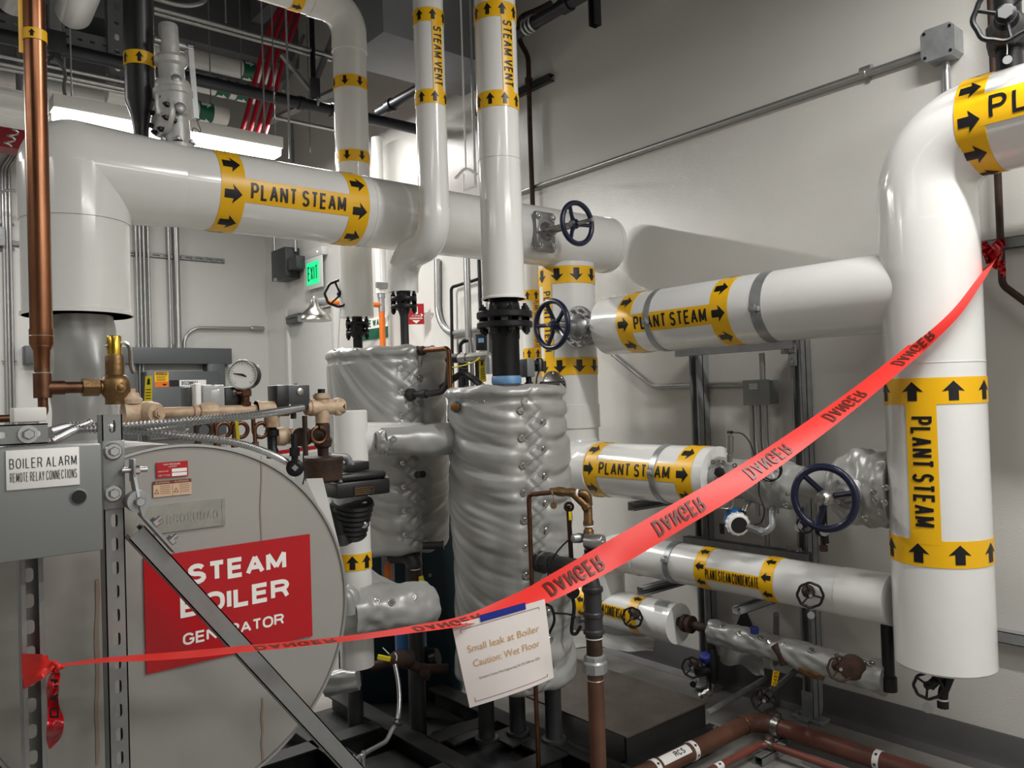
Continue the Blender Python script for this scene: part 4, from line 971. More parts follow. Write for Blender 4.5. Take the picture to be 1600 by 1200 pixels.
# ================================================================ black actuator right of the boiler
ac = P(553, 757, y=2.42); t = thing('valve_actuator', 'black box-shaped valve actuator with small nameplate, right of the boiler rim', 'actuator', (ac.x, ac.y, ac.z-.2))
mb = MB(); mb.box(ac+V((0, 0, -.008)), (.20, .14, .052), bev=.008); mb.build('housing', 'plastic', t)
mb = MB(); mb.box(ac+V((0, 0, .030)), (.185, .125, .024), bev=.010); mb.build('lid', 'plastic', t)
for sx in (-1, 1): 
    mb = MB(); mb.hexbolt(ac+V((sx*.085, -.068, .02)), Z1, .005, .006); mb.build('screw', 'zinc', t)
mb = MB(); o = P(569, 766, y=2.348); mb.box((o.x, 2.348, o.z), (.074, .003, .030)); F = Flat((o.x-.037, 2.3464, o.z-.015), X1, Z1)
for k, s in enumerate((.76, .54, .32, .1)): F.put(mb, rect_shape(.006, .066-.008*(k % 2), s*.03, (s+.10)*.03), .0004, 1)
F.put(mb, rect_shape(.002, .0035, .002, .028), .0004, 1); F.put(mb, rect_shape(.0705, .072, .002, .028), .0004, 1)
mb.build('nameplate', ['plastic', 'bronze'], t)
mb = MB(); o = P(552, 728, y=2.46); mb.box(o, (.085, .07, .03), bev=.003); mb.build('terminal_cover', 'plastic', t)
mb = MB(); mb.tube(fillet([P(515, 712, y=2.44), P(543, 714, y=2.44), P(548, 732, y=2.44)], .02, 6), .013, 14); mb.lathe([(.017, 0), (.017, .014)], P(548, 726, y=2.44), Z1, 8); mb.build('conduit_elbow', 'galv', t)
# corrugated boot / diaphragm below
b0, b1 = P(552, 782, y=2.46), P(548, 838, y=2.50); ad = (b1-b0).normalized(); mb = MB(); pr = []
for k in range(15): pr.append((.070-.020*k/14+(.004 if k % 2 else -.002), (b1-b0).length*k/14))
mb.lathe(pr, b0, ad, 30); mb.build('ribbed_boot', 'iron', t)
mb = MB(); a_, b_ = P(525, 785, y=2.5), P(528, 850, y=2.5); mb.tube([a_, a_.lerp(b_, .5), b_], [.02, .05, .035], 18); mb.lathe([(.03, 0), (.05, .01), (.045, .04)], P(530, 852, y=2.5), Z1, 20); mb.build('valve_body', 'iron', t)
for px, py in ((570, 790), (569, 803), (569, 819)):
    mb = MB(); mb.hexbolt(P(px, py, y=2.43), -Y1, .008, .008); mb.build('nut', 'zinc', t)
# white card at the boiler rim
hang_tag('record_card', [(478, 748), (504, 747), (531, 858), (502, 800)], 'cream', 'white inspection card tucked behind the boiler rim, faint yellow print', 'card', d=2.42)

# ================================================================ white pipe with a tee beside the boiler
wp = P(549, 700, d=2.98); wr_ = .062
t = thing('tee_pipe', 'short white insulated pipe with a side branch, standing beside the boiler rim', 'pipe', (wp.x, wp.y, .3))
ztop = P(549, 641, d=2.98).z; zbot = P(555, 1038, d=2.98).z
mb = MB(); mb.lathe([(wr_, zbot), (wr_, ztop-.004), (wr_-.004, ztop)], (wp.x, wp.y, 0), Z1, 40); mb.build('pipe_jacket', 'jacket', t)
zbr = P(600, 684, d=3.0).z; mb = MB(); e_ = P(655, 683, d=3.40); dd = (e_-V((wp.x, wp.y, zbr))); mb.cyl((wp.x, wp.y, zbr), V((wp.x, wp.y, zbr))+dd, wr_+.001, 36); mb.build('branch_jacket', 'jacket', t)
A, B = V((wp.x, wp.y, ztop)), V((wp.x, wp.y, zbot)); s_ = onpipe(560, 879, A, B, wr_)
marker(t, A, B, wr_, toward(A, B), [s_-.03], -1, bw=.06, al=.05, aw=.045, gap=.055, phase=.02)
# ================================================================ blanket pieces low behind the boiler
def blanket_thing(name, label, pts, rad, seed, amp=.008, washers_at=(), cat='insulation blanket', n=48, nk=60, freq=1.0):
    path = smooth_path(pts, 10); k = len(path); rs = rad if isinstance(rad, (list, tuple)) else [rad]*k
    if len(rs) != k: rs = [rs[min(len(rs)-1, int(i/(k-1)*(len(rs)-1)))]*(1-((i/(k-1)*(len(rs)-1)) % 1))+rs[min(len(rs)-1, int(i/(k-1)*(len(rs)-1))+1)]*((i/(k-1)*(len(rs)-1)) % 1) for i in range(k)]
    mb = MB(); e1, e2, ax = frame(path[1]-path[0]); prev = ax; vs = []; L = 0
    for i, p in enumerate(path):
        tt = (path[min(k-1, i+1)]-path[max(0, i-1)]).normalized(); q = prev.rotation_difference(tt); e1 = q @ e1; e1 = (e1-tt*e1.dot(tt)).normalized(); e2 = tt.cross(e1); prev = tt
        if i: L += (path[i]-path[i-1]).length
        for j in range(n):
            a = 2*PI*j/n; u = V((math.cos(a)*1.3, math.sin(a)*1.3, L*9*freq+seed))
            h = noise.noise(u+V((0, 0, math.sin(a*2)*.6)))*1.3 + .6*noise.noise(u*2.3+V((seed, 0, 0)))
            vs.append(p+(e1*math.cos(a)+e2*math.sin(a))*(rs[i]+amp*h))
    fs = [(i*n+j, i*n+(j+1) % n, (i+1)*n+(j+1) % n, (i+1)*n+j) for i in range(k-1) for j in range(n)]+[tuple(range(n-1, -1, -1)), tuple((k-1)*n+j for j in range(n))]
    mb.add(vs, fs)
    if washers_at:
        c = sum(path, V((0, 0, 0)))/k; t = thing(name, label, cat, (c.x, c.y, min(p.z for p in path)-max(rs)))
        mb.build('blanket', 'blanket', t, ang=80)
        for px, py in washers_at:
            # nearest path point under the pixel, lifted to the near surface
            ray = (P(px, py, d=1)-CO).normalized(); best = min(path, key=lambda p: ((p-CO).cross(ray)).length); rr = rs[path.index(best)]
            dd = ray.dot(best-CO)-math.sqrt(max(0, (rr+amp*.6)**2-min(rr*.98, ((best-CO).cross(ray)).length)**2)); o = CO+ray*dd; nn = (o-best).normalized()
            m2 = MB(); m2.torus(o, nn, .0085, .0045, 16, 6, 0, .5); m2.cyl(o-nn*.006, o+nn*.004, .0035, 8); m2.build('lacing_washer', 'steel', t)
        return t
    return tag(mb.build(name, 'blanket', ang=80), label, cat)
blanket_thing('insulation_blanket', 'pale silver blanket around a horizontal pipe, low right of the boiler sign', [P(542, 962, d=2.75), P(575, 955, d=2.8), P(620, 948, d=2.85), P(655, 945, d=2.9), P(668, 940, d=2.93)], [.080, .080, .085, .085, .075], 3.0, .010, ((612, 941), (646, 933), (589, 940)), nk=80, freq=1.6)
blanket_thing('insulation_blanket', 'darker silver blanket sleeve slanting down behind the pale horizontal one', [P(552, 903, d=3.05), P(565, 905, d=3.05), P(590, 922, d=3.08), P(625, 940, d=3.1)], [.038, .05, .055, .055], 5.0, .005, ((569, 906), (581, 919), (594, 928)), freq=1.5)
blanket_thing('insulation_blanket', 'small silver blanket cuff touching the boiler rim, left of the pale one', [P(536, 925, d=2.72), P(545, 932, d=2.72), P(549, 958, d=2.72)], [.03, .036, .034], 6.0, .004)
# ================================================================ along the right wall: strut rack, conduits, valves, meter
t = thing('strut_rack', 'tall grey strut rack with cross rails carrying the pipes along the right wall', 'rack', (3.30, 2.2, 0))
SXX = 3.315
yA, yB = P(1085, 620, x=SXX).y, P(1245, 620, x=SXX).y
ztop_ = P(1150, 545, x=SXX).z
for y in (yA, yB):
    mb = MB(); open_channel(mb, (SXX+.0, y, .012), (SXX+.0, y, ztop_+.02), .050, .043, -X1, slots=False); mb.build('post', 'strutd', t)
    mb = MB(); open_channel(mb, (SXX+.0872, y, .012), (SXX+.0872, y, ztop_+.02), .050, .043, X1, slots=False); mb.build('post', 'strutd', t)
def rail(z, y0, y1, nm='rail', x=SXX-.035, face=-Z1, sl=True):
    mb = MB(); slotted_channel(mb, (x, y0, z), (x, y1, z), .041, .041, face, pitch=.05, sl=.026, sw=.014, slots=sl); return mb.build(nm, 'strutd', t)
r1 = rail(ztop_-.02, yA+.07, yB-.02)
zr2 = P(1160, 862, x=SXX-.03).z; rail(zr2, yA+.06, yB-.06)
mb = MB(); open_channel(mb, (RX-.12, P(1040, 912, x=3.0).y, ZC-.135), (SXX+.06, P(1040, 912, x=3.0).y, ZC-.135), .041, .041, -Y1, slots=False); mb.build('bracket_arm', 'strutd', t)
mb = MB(); open_channel(mb, (RX-.10, yB+.045, ZC-.118), (SXX, yB+.045, ZC-.118), .041, .03, Z1, slots=False); mb.build('bracket_arm', 'strutd', t)
mb = MB(); open_channel(mb, (RX-.06, yA+.06, zl-LR-.028), (SXX, yA+.06, zl-LR-.028), .041, .041, -Y1, slots=False); mb.build('bracket_arm', 'strutd', t)
for px, py in ((1232, 546), (1241, 862), (1088, 852)):
    o = P(px, py, x=SXX-.034); mb = MB(); mb.box(o, (.006, .075, .04), bev=.001); mb.box(o-V((0, .018, .045)), (.006, .04, .06), bev=.001); g = mb.build('corner_plate', 'galv', t)
    for dy, dz in ((.02, 0), (-.018, 0), (-.018, -.055)): mb = MB(); mb.hexbolt(o+V((-.004, dy, dz)), -X1, .009, .008); mb.build('bolt', 'zinc', g)
for y in (yA, yB):
    mb = MB(); mb.box((SXX+.045, y, .006), (.15, .15, .012), bev=.002); bp = mb.build('base_plate', 'strutd', t)
    mb = MB(); mb.box((SXX-.01, y, .07), (.008, .05, .12), bev=.001); mb.box((SXX-.04, y, .016), (.06, .05, .008), bev=.001); mb.build('angle_fitting', 'galv', bp)
    for dy in (-.055, .055): mb = MB(); mb.hexbolt((SXX+.0, y+dy, .012), Z1, .009, .01); mb.build('anchor_bolt', 'zinc', bp)
# grey junction box with conduits on the rack
jx = SXX-.055; a, b = P(1163, 632, x=jx), P(1201, 594, x=jx)
t = thing('junction_box', 'grey junction box with a small label on the strut rack, conduits above and below', 'junction box', ((jx+.05), (a.y+b.y)/2, a.z))
mb = MB(); mb.box((jx+.04, (a.y+b.y)/2, (a.z+b.z)/2), (.08, abs(a.y-b.y), b.z-a.z), bev=.003); mb.build('box', 'encl', t)
mb = MB(); mb.box((jx-.001, (a.y+b.y)/2, (a.z+b.z)/2), (.004, abs(a.y-b.y)+.008, b.z-a.z+.008), bev=.001); mb.build('cover', 'encl', t)
F = Flat((jx-.0035, (a.y+b.y)/2, (a.z+b.z)/2), -Y1, Z1); mb = MB(); F.put(mb, rect_shape(-.04, .02, .012, .045), .0004, 0)
for k in range(4): F.put(mb, rect_shape(-.035, .012-.004*(k % 2), .017+.007*k, .020+.007*k), .0008, 1)
mb.build('label', ['encl', 'cream'], t)
jc = V((jx+.04, (a.y+b.y)/2, 0)); 
conduit_run('conduit', [(jc.x, P(1183, 560, x=jx).y, b.z), (jc.x, P(1183, 560, x=jx).y, ztop_-.03)], .0135, 'short vertical conduit rising from the rack junction box to the top rail')
ycl = P(955, 560, x=WX-.02).y
conduit_run('conduit', [P(935, 535, x=WX-.015), P(1020, 604, x=WX-.015), (WX-.015, a.y+.12, P(1100, 604, x=WX-.015).z), (WX-.05, a.y+.02, P(1150, 604, x=WX-.05).z)], .0135, 'conduit slanting down the right wall to the junction box on the strut rack', bend=.12)
for i, (px, w) in enumerate(((1174, 'leftmost'), (1185, 'middle'), (1195, 'rightmost'))):
    yy = P(px, 640, x=jc.x).y; ye = P((1185, 1198, 1214)[i], 830, x=jc.x).y
    conduit_run('conduit', [(jc.x, yy, a.z), (jc.x, yy, P(px, 690, x=jc.x).z), (jc.x, ye, P(px, 760, x=jc.x).z), (jc.x, ye, P(px, (805, 880, 800)[i], x=jc.x).z)], .0125, w+' of three grey conduits dropping side by side from the rack junction box', bend=.15, group=None)
# long conduit up the wall with a big box
cz = 2.845; c0, c1 = P(818, 299, x=WX-.02), P(1450, 82, x=WX-.02)
conduit_run('conduit', [(WX-.02, 5.6, c0.z+(c0.z-c1.z)/(c0.y-c1.y)*(5.6-c0.y)), c1], .0155, 'long thin conduit climbing across the bare right wall to the square box', n=16, coup=[P(1354, 110, x=WX-.02)])
a, b = P(1441, 96, x=WX-.09), P(1489, 48, x=WX-.09); yc = (a.y+b.y)/2; zc = P(1465, 72, x=WX-.05).z; s_ = .062
t = thing('junction_box', 'square galvanized box with chamfered corners, high on the right wall above the riser elbow', 'junction box', (WX-.045, yc, zc-s_))
k = .016; pl = [(-s_+k, -s_), (s_-k, -s_), (s_, -s_+k), (s_, s_-k), (s_-k, s_), (-s_+k, s_), (-s_, s_-k), (-s_, -s_+k)]
mb = MB(); mb.prism(pl, (WX-.085, yc, zc), -Y1, Z1, X1, .083); mb.build('box', 'galv', t)
mb = MB(); mb.prism([(x*1.03, y*1.03) for x, y in pl], (WX-.09, yc, zc), -Y1, Z1, X1, .006); mb.build('cover', 'galv', t)
for sy, sz in ((1, 1), (-1, 1), (1, -1), (-1, -1)): mb = MB(); mb.lathe([(.006, 0), (.006, .004)], (WX-.09, yc+sy*.048, zc+sz*.048), -X1, 10); mb.build('screw', 'iron', t)
cy = P(1478, 100, x=WX-.02).y; conduit_run('conduit', [(WX-.02, cy, zc-s_+.005), (WX-.02, cy, 1.9)], .0155, 'short vertical conduit dropping from the square wall box behind the riser elbow', n=16)
# the strap under the long conduit
mb = MB(); o = P(1354, 114, x=WX-.02); mb.torus(o, (c1-c0), .0175, .003, 20, 6); mb.box(o+V((.012, 0, -.026)), (.004, .02, .02)); tag(mb.build('conduit_clamp', 'zinc'), 'small bright clamp holding the long conduit, left of the square box', 'clamp')
# dark pipe at the far right and wall struts
dx = WX-.06
pts = [P(1546, -60, x=dx), P(1548, 40, x=dx), P(1565, 372, x=dx), P(1568, 450, x=dx), P(1640, 500, x=dx)]
mb = MB(); mb.tube(fillet([V((dx, pts[0].y, 4.0)), V((dx, P(1560, 300, x=dx).y, pts[2].z)), V((dx, P(1560, 300, x=dx).y, P(1566, 445, x=dx).z)), pts[4]], .05, 8), .013, 14)
tag(mb.build('dark_pipe', 'rust'), 'thin dark vertical pipe beside the right riser, bending away below the red tape knot', 'pipe')
def wall_rail(py, px, label, y1=-.4, m='strut'):
    o = P(px, py, x=WX-.03); mb = MB(); slotted_channel(mb, (WX-.042, o.y, o.z), (WX-.042, y1, o.z), .044, .041, -X1, slots=False); tag(mb.build('wall_rail', m), label, 'rail')
wall_rail(388, 1524, 'horizontal strut rail on the wall behind the red tape knot')
wall_rail(980, 1490, 'horizontal strut rail low on the wall, right of the riser bottom', m='strutd')
# valve at the top right corner
t = thing('gate_valve', 'black valve with a spoked handwheel in the upper right corner over the turned pipe', 'valve', P(1590, 20, x=2.85))
wc = P(1571, 20, x=2.75); ax = (V((-.88, -.25, 0))).normalized()
handwheel(t, wc, ax, .085, .0085, 3, 'iron', .012, 1.2, .03, True)
mb = MB(); mb.lathe([(.015, .0), (.015, .008), (.022, .008), (.022, .012)], wc, ax, 6); mb.build('stem_nut', 'zinc', t)
mb = MB(); mb.lathe([(.014, 0), (.014, -.05), (.035, -.055), (.045, -.10), (.055, -.12), (.055, -.15)], wc, ax, 18); b0 = wc-ax*.19
mb.cyl(b0+V((.0, .0, .3)), (b0.x, b0.y, zt2+R2R-.02), .04, 18); mb.lathe([(.06, -.05), (.065, -.02), (.065, .03), (.05, .05)], b0, Z1, 18); mb.build('body', 'iron', t)
mb = MB(); q = wc+ax*.0+V((0, 0, -.09)); mb.tube([q, q+V((.003, 0, -.02)), q+V((-.002, 0, -.04))], .0015, 6); mb.lathe([(.013, -.001), (.013, .001)], q+V((0, 0, -.055)), ax, 16); mb.build('round_tag', 'galv', t)

# ---- handwheel valves on the big pipes
w1 = P(902, 349, y=2.66); bz = V((P(862, 358, y=HY-HR).x, HY, w1.z))
t = thing('gate_valve', 'navy handwheel valve on the end of the top steam header', 'valve', (bz.x, HY-.15, bz.z))
axv = -Y1; wx1 = w1.x; bx = wx1-.0
b0 = V((bx, HY-HR+.01, w1.z))
mb = MB(); mb.box(b0-Y1*.018, (.13, .035, .20), bev=.016); bf = mb.build('bonnet_flange', 'cast', t)
for dx_, dz in ((-.045, .07), (.045, .07), (-.048, 0), (.048, 0), (-.045, -.07), (.045, -.07)): mb = MB(); mb.hexbolt(b0+V((dx_, -.036, dz)), axv, .010, .011); mb.build('bolt', 'zinc', bf)
mb = MB(); mb.lathe([(.055, .02), (.045, .04), (.030, .055), (.028, .075)], b0, axv, 24); mb.build('bonnet', 'cast', t)
L1 = b0.y-w1.y
for sx in (-1, 1): mb = MB(); mb.tube([b0+V((sx*.032, -.05, 0)), b0+V((sx*.030, -L1*.75, 0)), b0+V((sx*.018, -L1*.9, 0))], [.009, .009, .008], 10); mb.build('yoke_arm', 'cast', t)
mb = MB(); mb.lathe([(.024, L1*.86), (.024, L1*.96)], b0, axv, 18); mb.build('yoke_nut', 'cast', t)
mb = MB(); mb.cyl(b0-Y1*.06, w1-Y1*.10, .009, 12); mb.build('stem', 'steel', t)
handwheel(t, w1, axv, .096, .0125, 3, 'navy', .018, .52)
# second: at the start of the middle branch, wheel facing left
w2 = P(862, 507, y=2.86); vy = 2.86
t = thing('gate_valve', 'navy handwheel valve in front of the vertical lettering, at the start of the middle branch', 'valve', (RX, vy, ZM))
fo = V((RX-.12, vy, ZM))
mb = MB(); mb.tube([(RX, 2.94, ZM), (RX, P(952, 505, x=RX).y, ZM)], .085, 32); mb.build('neck', 'galv', t)
mb = MB(); mb.cyl((RX, vy, ZM), fo+X1*.02, .075, 28); mb.build('body', 'cast', t)
flange(t, fo, -X1, .105, .022, 10, .009, 'cast', 'zinc', 'bonnet_flange')
mb = MB(); mb.lathe([(.07, .02), (.06, .04), (.035, .06), (.030, .085), (.036, .088), (.036, .10)], fo, -X1, 24); mb.build('bonnet', 'cast', t)
L2 = fo.x-w2.x
for sz in (-1, 1): mb = MB(); mb.tube([fo+V((-.07, 0, sz*.030)), fo+V((-L2*.75, 0, sz*.030)), fo+V((-L2*.92, 0, sz*.018))], [.009, .009, .008], 10); mb.build('yoke_arm', 'cast', t)
mb = MB(); mb.cyl(fo-X1*.09, w2-X1*.03, .009, 12); mb.build('stem', 'steel', t)
handwheel(t, w2, -X1, .114, .0135, 5, 'navy', .02, .3)
# third: blanket-wrapped valve by the right riser
w3 = P(1288, 778, x=2.66); vy3 = P(1345, 768, x=RX-.06).y
t = thing('gate_valve', 'navy handwheel valve half wrapped in crumpled silver blanket beside the right riser', 'valve', (RX, vy3, zl))
mb = MB(); wrinkle_tube(mb, (RX, vy3+.125, zl), (RX, 1.36, zl), .148, 96, 80, .013, 11, (2.6, 1.5), taper=lambda s: .62+.38*math.sin(min(1, s*2.2)*PI/2)-.10*max(0, s-.6)/.4, sharp=1.9); mb.build('blanket', 'blanket', t, ang=80)
mb = MB(); wrinkle_tube(mb, (RX, vy3+.02, zl-.005), (RX-.15, vy3+.02, zl-.01), .085, 60, 40, .012, 17, (2.2, 1.3), taper=lambda s: 1-.30*s, sharp=2); bl = mb.build('bonnet_blanket', 'blanket', t, ang=80)
fo = V((RX-.135, vy3+.02, w3.z)); L3 = fo.x-w3.x; w3 = V((w3.x, vy3+.02 if False else w3.y, w3.z)); fo.y = w3.y; 
flange(t, fo-X1*.0, -X1, .058, .014, 6, .007, 'cast', 'zinc', 'bonnet_flange')
mb = MB(); mb.lathe([(.04, .01), (.03, .03), (.024, .05)], fo, -X1, 20); mb.build('bonnet', 'cast', t)
for sz in (-1, 1): mb = MB(); mb.tube([fo+V((-.03, sz*.026, 0)), fo+V((-L3*.8, sz*.026, 0)), fo+V((-L3*.95, sz*.014, 0))], [.009, .009, .008], 10); mb.build('yoke_arm', 'cast', t)
mb = MB(); mb.cyl(fo-X1*.04, w3-X1*.055, .011, 12); mb.build('stem', 'steel', t)
mb = MB(); mb.lathe([(.026, -.03), (.030, -.012), (.024, .012), (.016, .02)], w3, -X1, 18); mb.build('yoke_nut', 'zinc', t)
handwheel(t, w3, V((-1, -.12, 0)), .110, .0135, 3, 'navy', .02, .75)
for px, py in ((1368, 783), (1382, 786), (1366, 768), (1374, 800), (1384, 762), (1352, 810)):
    ray = (P(px, py, d=1)-CO).normalized(); c_ = V((RX, 1.36, zl)); o = P(px, py, x=RX-.142); nn = (CO-o).normalized(); mb = MB(); mb.torus(o, nn, .007, .004, 14, 6, 0, .5); mb.build('lacing_washer', 'steel', t)
# little drain valve beneath it with round tags
t = thing('drain_valve', 'small black drain valve with two round tags, hanging under the third navy handwheel', 'valve', P(1262, 835, x=2.86))
o = P(1268, 822, x=2.86); mb = MB(); mb.tube([o+V((0, -.05, .08)), o+V((0, -.05, 0)), o+V((0, -.055, -.06))], .014, 12); mb.lathe([(.020, 0), (.026, .012), (.022, .034)], o+V((0, -.06, -.012)), Y1, 16); mb.build('body', 'iron', t)
mb = MB(); q = P(1286, 838, x=2.86); mb.cyl(q, q-Z1*.035, .011, 14); mb.lathe([(.016, -.035), (.016, -.055), (.013, -.057)], q, Z1, 14); mb.build('capped_outlet', 'rust', t)
wv = P(1258, 820, x=2.82); handwheel(t, wv, V((-.9, -.3, 0)), .030, .005, 3, 'iron', .006, .4, .011)
for px, py in ((1248, 824), (1288, 831)):
    q = P(px, py, x=2.81); mb = MB(); mb.lathe([(.0165, -.0008), (.0165, .0008)], q, V((-.8, -.6, .1)), 20); mb.tube([q+V((0, 0, .014)), q+V((0.004, -.006, .032)), q+V((.01, 0, .02))], .0011, 6); mb.build('round_tag', 'galv', t)

# ---- flow meter run in silver blanket
t = thing('flow_meter', 'steam flow meter body wrapped in silver blanket between the lower branch and the third handwheel', 'flow meter', (RX, 2.0, zl-.1))
e0 = LOWEND
yq = lambda px: P(px, 750, x=RX-.06).y
mb = MB(); wrinkle_tube(mb, e0+V((0, .0, 0)), (RX, yq(1168), zl), .088, 64, 36, .007, 21, (2.4, 1.2), taper=lambda s: 1.02-.12*s, sharp=1.6); mb.build('blanket', 'blanket', t, ang=80)
mb = MB(); wrinkle_tube(mb, (RX, yq(1160), zl-.015), (RX, yq(1240), zl-.015), .103, 64, 44, .013, 23, (2.2, 1.3), taper=lambda s: .8+.2*math.sin(s*PI), sharp=1.7); mb.build('blanket', 'blanket', t, ang=80)
mb = MB(); wrinkle_tube(mb, (RX, yq(1215), zl), (RX, yq(1310), zl), .062, 56, 40, .004, 29, (2.4, 1.2), sharp=1.4); mb.build('blanket', 'blanket', t, ang=80)
for px, py in ((1114, 722), (1130, 723), (1148, 727), (1205, 728), (1217, 723), (1232, 770), (1228, 790)):
    o = P(px, py, x=RX-.085); mb = MB(); mb.torus(o, CO-o, .007, .004, 14, 6, 0, .5); mb.build('lacing_washer', 'steel', t)
mb = MB(); a = P(1162, 790, x=RX-.02); b = P(1160, 800, x=RX-.05); mb.cyl((RX-.02, yq(1162), zl-.08), P(1162, 800, x=RX-.06), .014, 14); mb.build('neck', 'steel', t)
# transmitter
q = P(1152, 818, x=RX-.10); axt = (V((-.62, -.78, -.12))).normalized()
tr = thing('flow_transmitter', 'blue and white round transmitter with a dark glass face, hanging below the flow meter', 'transmitter', q-Z1*.05)
mb = MB(); mb.lathe([(.030, -.07), (.040, -.062), (.042, -.02), (.040, -.01)], q, axt, 28); mb.box(q-axt*.035+Z1*.035, (.06, .05, .035), bev=.008); mb.build('housing', 'blue', tr)
mb = MB(); mb.lathe([(.043, -.018), (.046, -.012), (.046, .020), (.042, .024), (.036, .025)], q, axt, 28)
for k in range(14): 
    a_ = 2*PI*k/14; e1, e2, _ = frame(axt); mb.box(q+axt*.004+(e1*math.cos(a_)+e2*math.sin(a_))*.046, (.006, .006, .026), Matrix((e1, e2, axt.normalized())).transposed())
mb.build('cover', 'cream', tr)
mb = MB(); mb.lathe([(.034, .0245), (.034, .027)], q, axt, 28); mb.build('window', 'plastic', tr)
q2 = P(1193, 832, x=RX-.08); mb = MB(); mb.tube(fillet([q-axt*.03, q2, q2+V((.01, -.035, .02)), P(1206, 800, x=RX-.05), P(1212, 775, x=RX)], .03, 6), .0135, 14); mb.lathe([(.018, 0), (.018, .016)], q2, (q-q2), 8); mb.build('cable_gland', 'galv', tr)
mb = MB(); o = P(1128, 826, x=RX-.1); mb.box(o, (.004, .022, .045)); mb.build('hang_tag', 'plastic', tr)
# pressure sensor with its pigtail and cable
s0 = P(1140, 722, x=RX-.09); s1 = P(1141, 682, x=RX-.09)
t = thing('pressure_sensor', 'slim upright stainless pressure sensor on top of the flow meter, black lead curving off', 'sensor', s0)
mb = MB(); mb.lathe([(.013, 0), (.013, .028), (.010, .03), (.010, .04), (.014, .042), (.014, (s1-s0).length), (.008, (s1-s0).length+.004), (.008, (s1-s0).length+.016)], s0, s1-s0, 20); mb.build('body', 'steel', t)
mb = MB(); o = s1+Z1*.018; mb.box(o, (.014, .022, .012), bev=.002); mb.tube(smooth_path([o-Y1*.008, P(1160, 678, x=RX-.1), P(1172, 692, x=RX-.1), P(1180, 715, x=RX-.1), P(1186, 738, x=RX-.11), P(1186, 770, x=RX-.11), P(1194, 795, x=RX-.11), P(1190, 815, x=RX-.11), P(1178, 820, x=RX-.1)], 8), .0032, 8); mb.build('lead', 'rubber', t)
mb = MB(); pts = []
for k in range(49):
    a_ = 2*PI*k/16; c_ = P(1208, 735, x=RX-.115); pts.append(c_+V((-.004*math.sin(a_*.7), .045*math.cos(a_)+.004*k/10, .040*math.sin(a_)+.006*math.sin(a_*.6))))
mb.tube(pts, .003, 8); mb.build('coiled_lead', 'rubber', t)
mb = MB(); u0, u1 = P(1118, 745, x=RX-.11), P(1143, 740, x=RX-.11); zb_ = P(1130, 795, x=RX-.11).z; mb.tube(fillet([u0, (u0.x, u0.y, zb_), (u1.x, u1.y, zb_), u1], .03, 8), .006, 12); mb.build('siphon_tube', 'steel', t)
kb = P(1124, 738, x=RX-.13); mb = MB(); mb.lathe([(.012, -.02), (.014, 0), (.020, .003), (.024, .008), (.022, .020), (.010, .022)], kb, (CO-kb), 7); mb.build('knob', 'plastic', t)

# ---- small handwheels on condensate pipes
def small_valve(px, py, x, ax, R, label, stem=.06, lobes=True, m='iron', tagm=None, name='globe_valve', bm='rust'):
    w = P(px, py, x=x); ax = V(ax).normalized(); t = thing(name, label, 'valve', w-ax*stem)
    handwheel(t, w, ax, R, R*.11, 3 if R < .05 else 5, m, .008, .3, R*.3, lobes)
    mb = MB(); mb.lathe([(R*.18, .004), (R*.18, -stem*.4), (R*.4, -stem*.45), (R*.48, -stem*.7), (R*.55, -stem*.75), (R*.55, -stem)], w, ax, 14); mb.build('bonnet', bm, t)
    mb = MB(); mb.lathe([(R*.16, .0), (R*.16, .012)], w, ax, 6); mb.build('stem_nut', 'zinc', t)
    if tagm:
        q = w-Z1*(R+.03); mb = MB(); mb.lathe([(.014, -.0008), (.014, .0008)], q, ax, 18); mb.tube([q+Z1*.012, q+Z1*.03+V((.002, .002, 0)), w-Z1*R*.9], .0011, 6); mb.build('round_tag', tagm, t)
    return t
small_valve(1266, 930, RX-.155, (-.8, -.6, 0), .046, 'small black handwheel with round tag on the upper condensate pipe', .07, tagm='galv')
small_valve(988, 965, RX-.16, (-.85, -.5, 0), .045, 'small black handwheel on the short low condensate pipe', .07)
# pipes and wrapped run low along the wall
t = thing('union_fitting', 'rusty iron union and tee at the right end of the short low condensate pipe', 'fitting', (RX, B.y-.1, zl2))
yC = P(1060, 970, x=RX).y
mb = MB(); mb.lathe([(.022, 0), (.022, .03), (.040, .032), (.040, .048), (.034, .05), (.034, .06), (.040, .062), (.040, .080), (.02, .082), (.02, .13)], (RX, yC, zl2+.01), -Y1, 20); mb.build('union', 'rust', t)
yT = P(1110, 985, x=RX).y
mb = MB(); mb.cyl((RX, yC-.10, zl2+.01), (RX, yT-.04, zl2+.01), .021, 18); mb.cyl((RX, yT, zl2+.01), (RX, yT, P(1112, 1010, x=RX).z), .022, 18); mb.build('tee', 'rust', t)
w0, w1_ = V((RX, P(1112, 985, x=RX).y, zl2+.005)), V((RX, P(1385, 1042, x=RX).y, zl2-.015))
def lerp(s): return w0.lerp(w1_, s)
t = blanket_thing('insulation_blanket', 'long knobbly silver blanket sleeve low along the right wall, laced with washers', [lerp(0), lerp(.2), lerp(.4), lerp(.55), lerp(.8), lerp(1)], [.050, .054, .050, .058, .056, .058], 12.0, .009, ((1130, 980), (1143, 987), (1156, 990), (1190, 996), (1203, 1002), (1225, 1008), (1268, 1016), (1290, 1023), (1307, 1025), (1348, 1034), (1361, 1036)), n=48, freq=2.0)
mb = MB(); o = lerp(.48); mb.tube([o+V((-.045, .03, .03)), o+V((-.05, .0, 0)), o+V((-.045, -.01, -.04))], .018, 10); mb.build('gap_patch', 'rust', t)
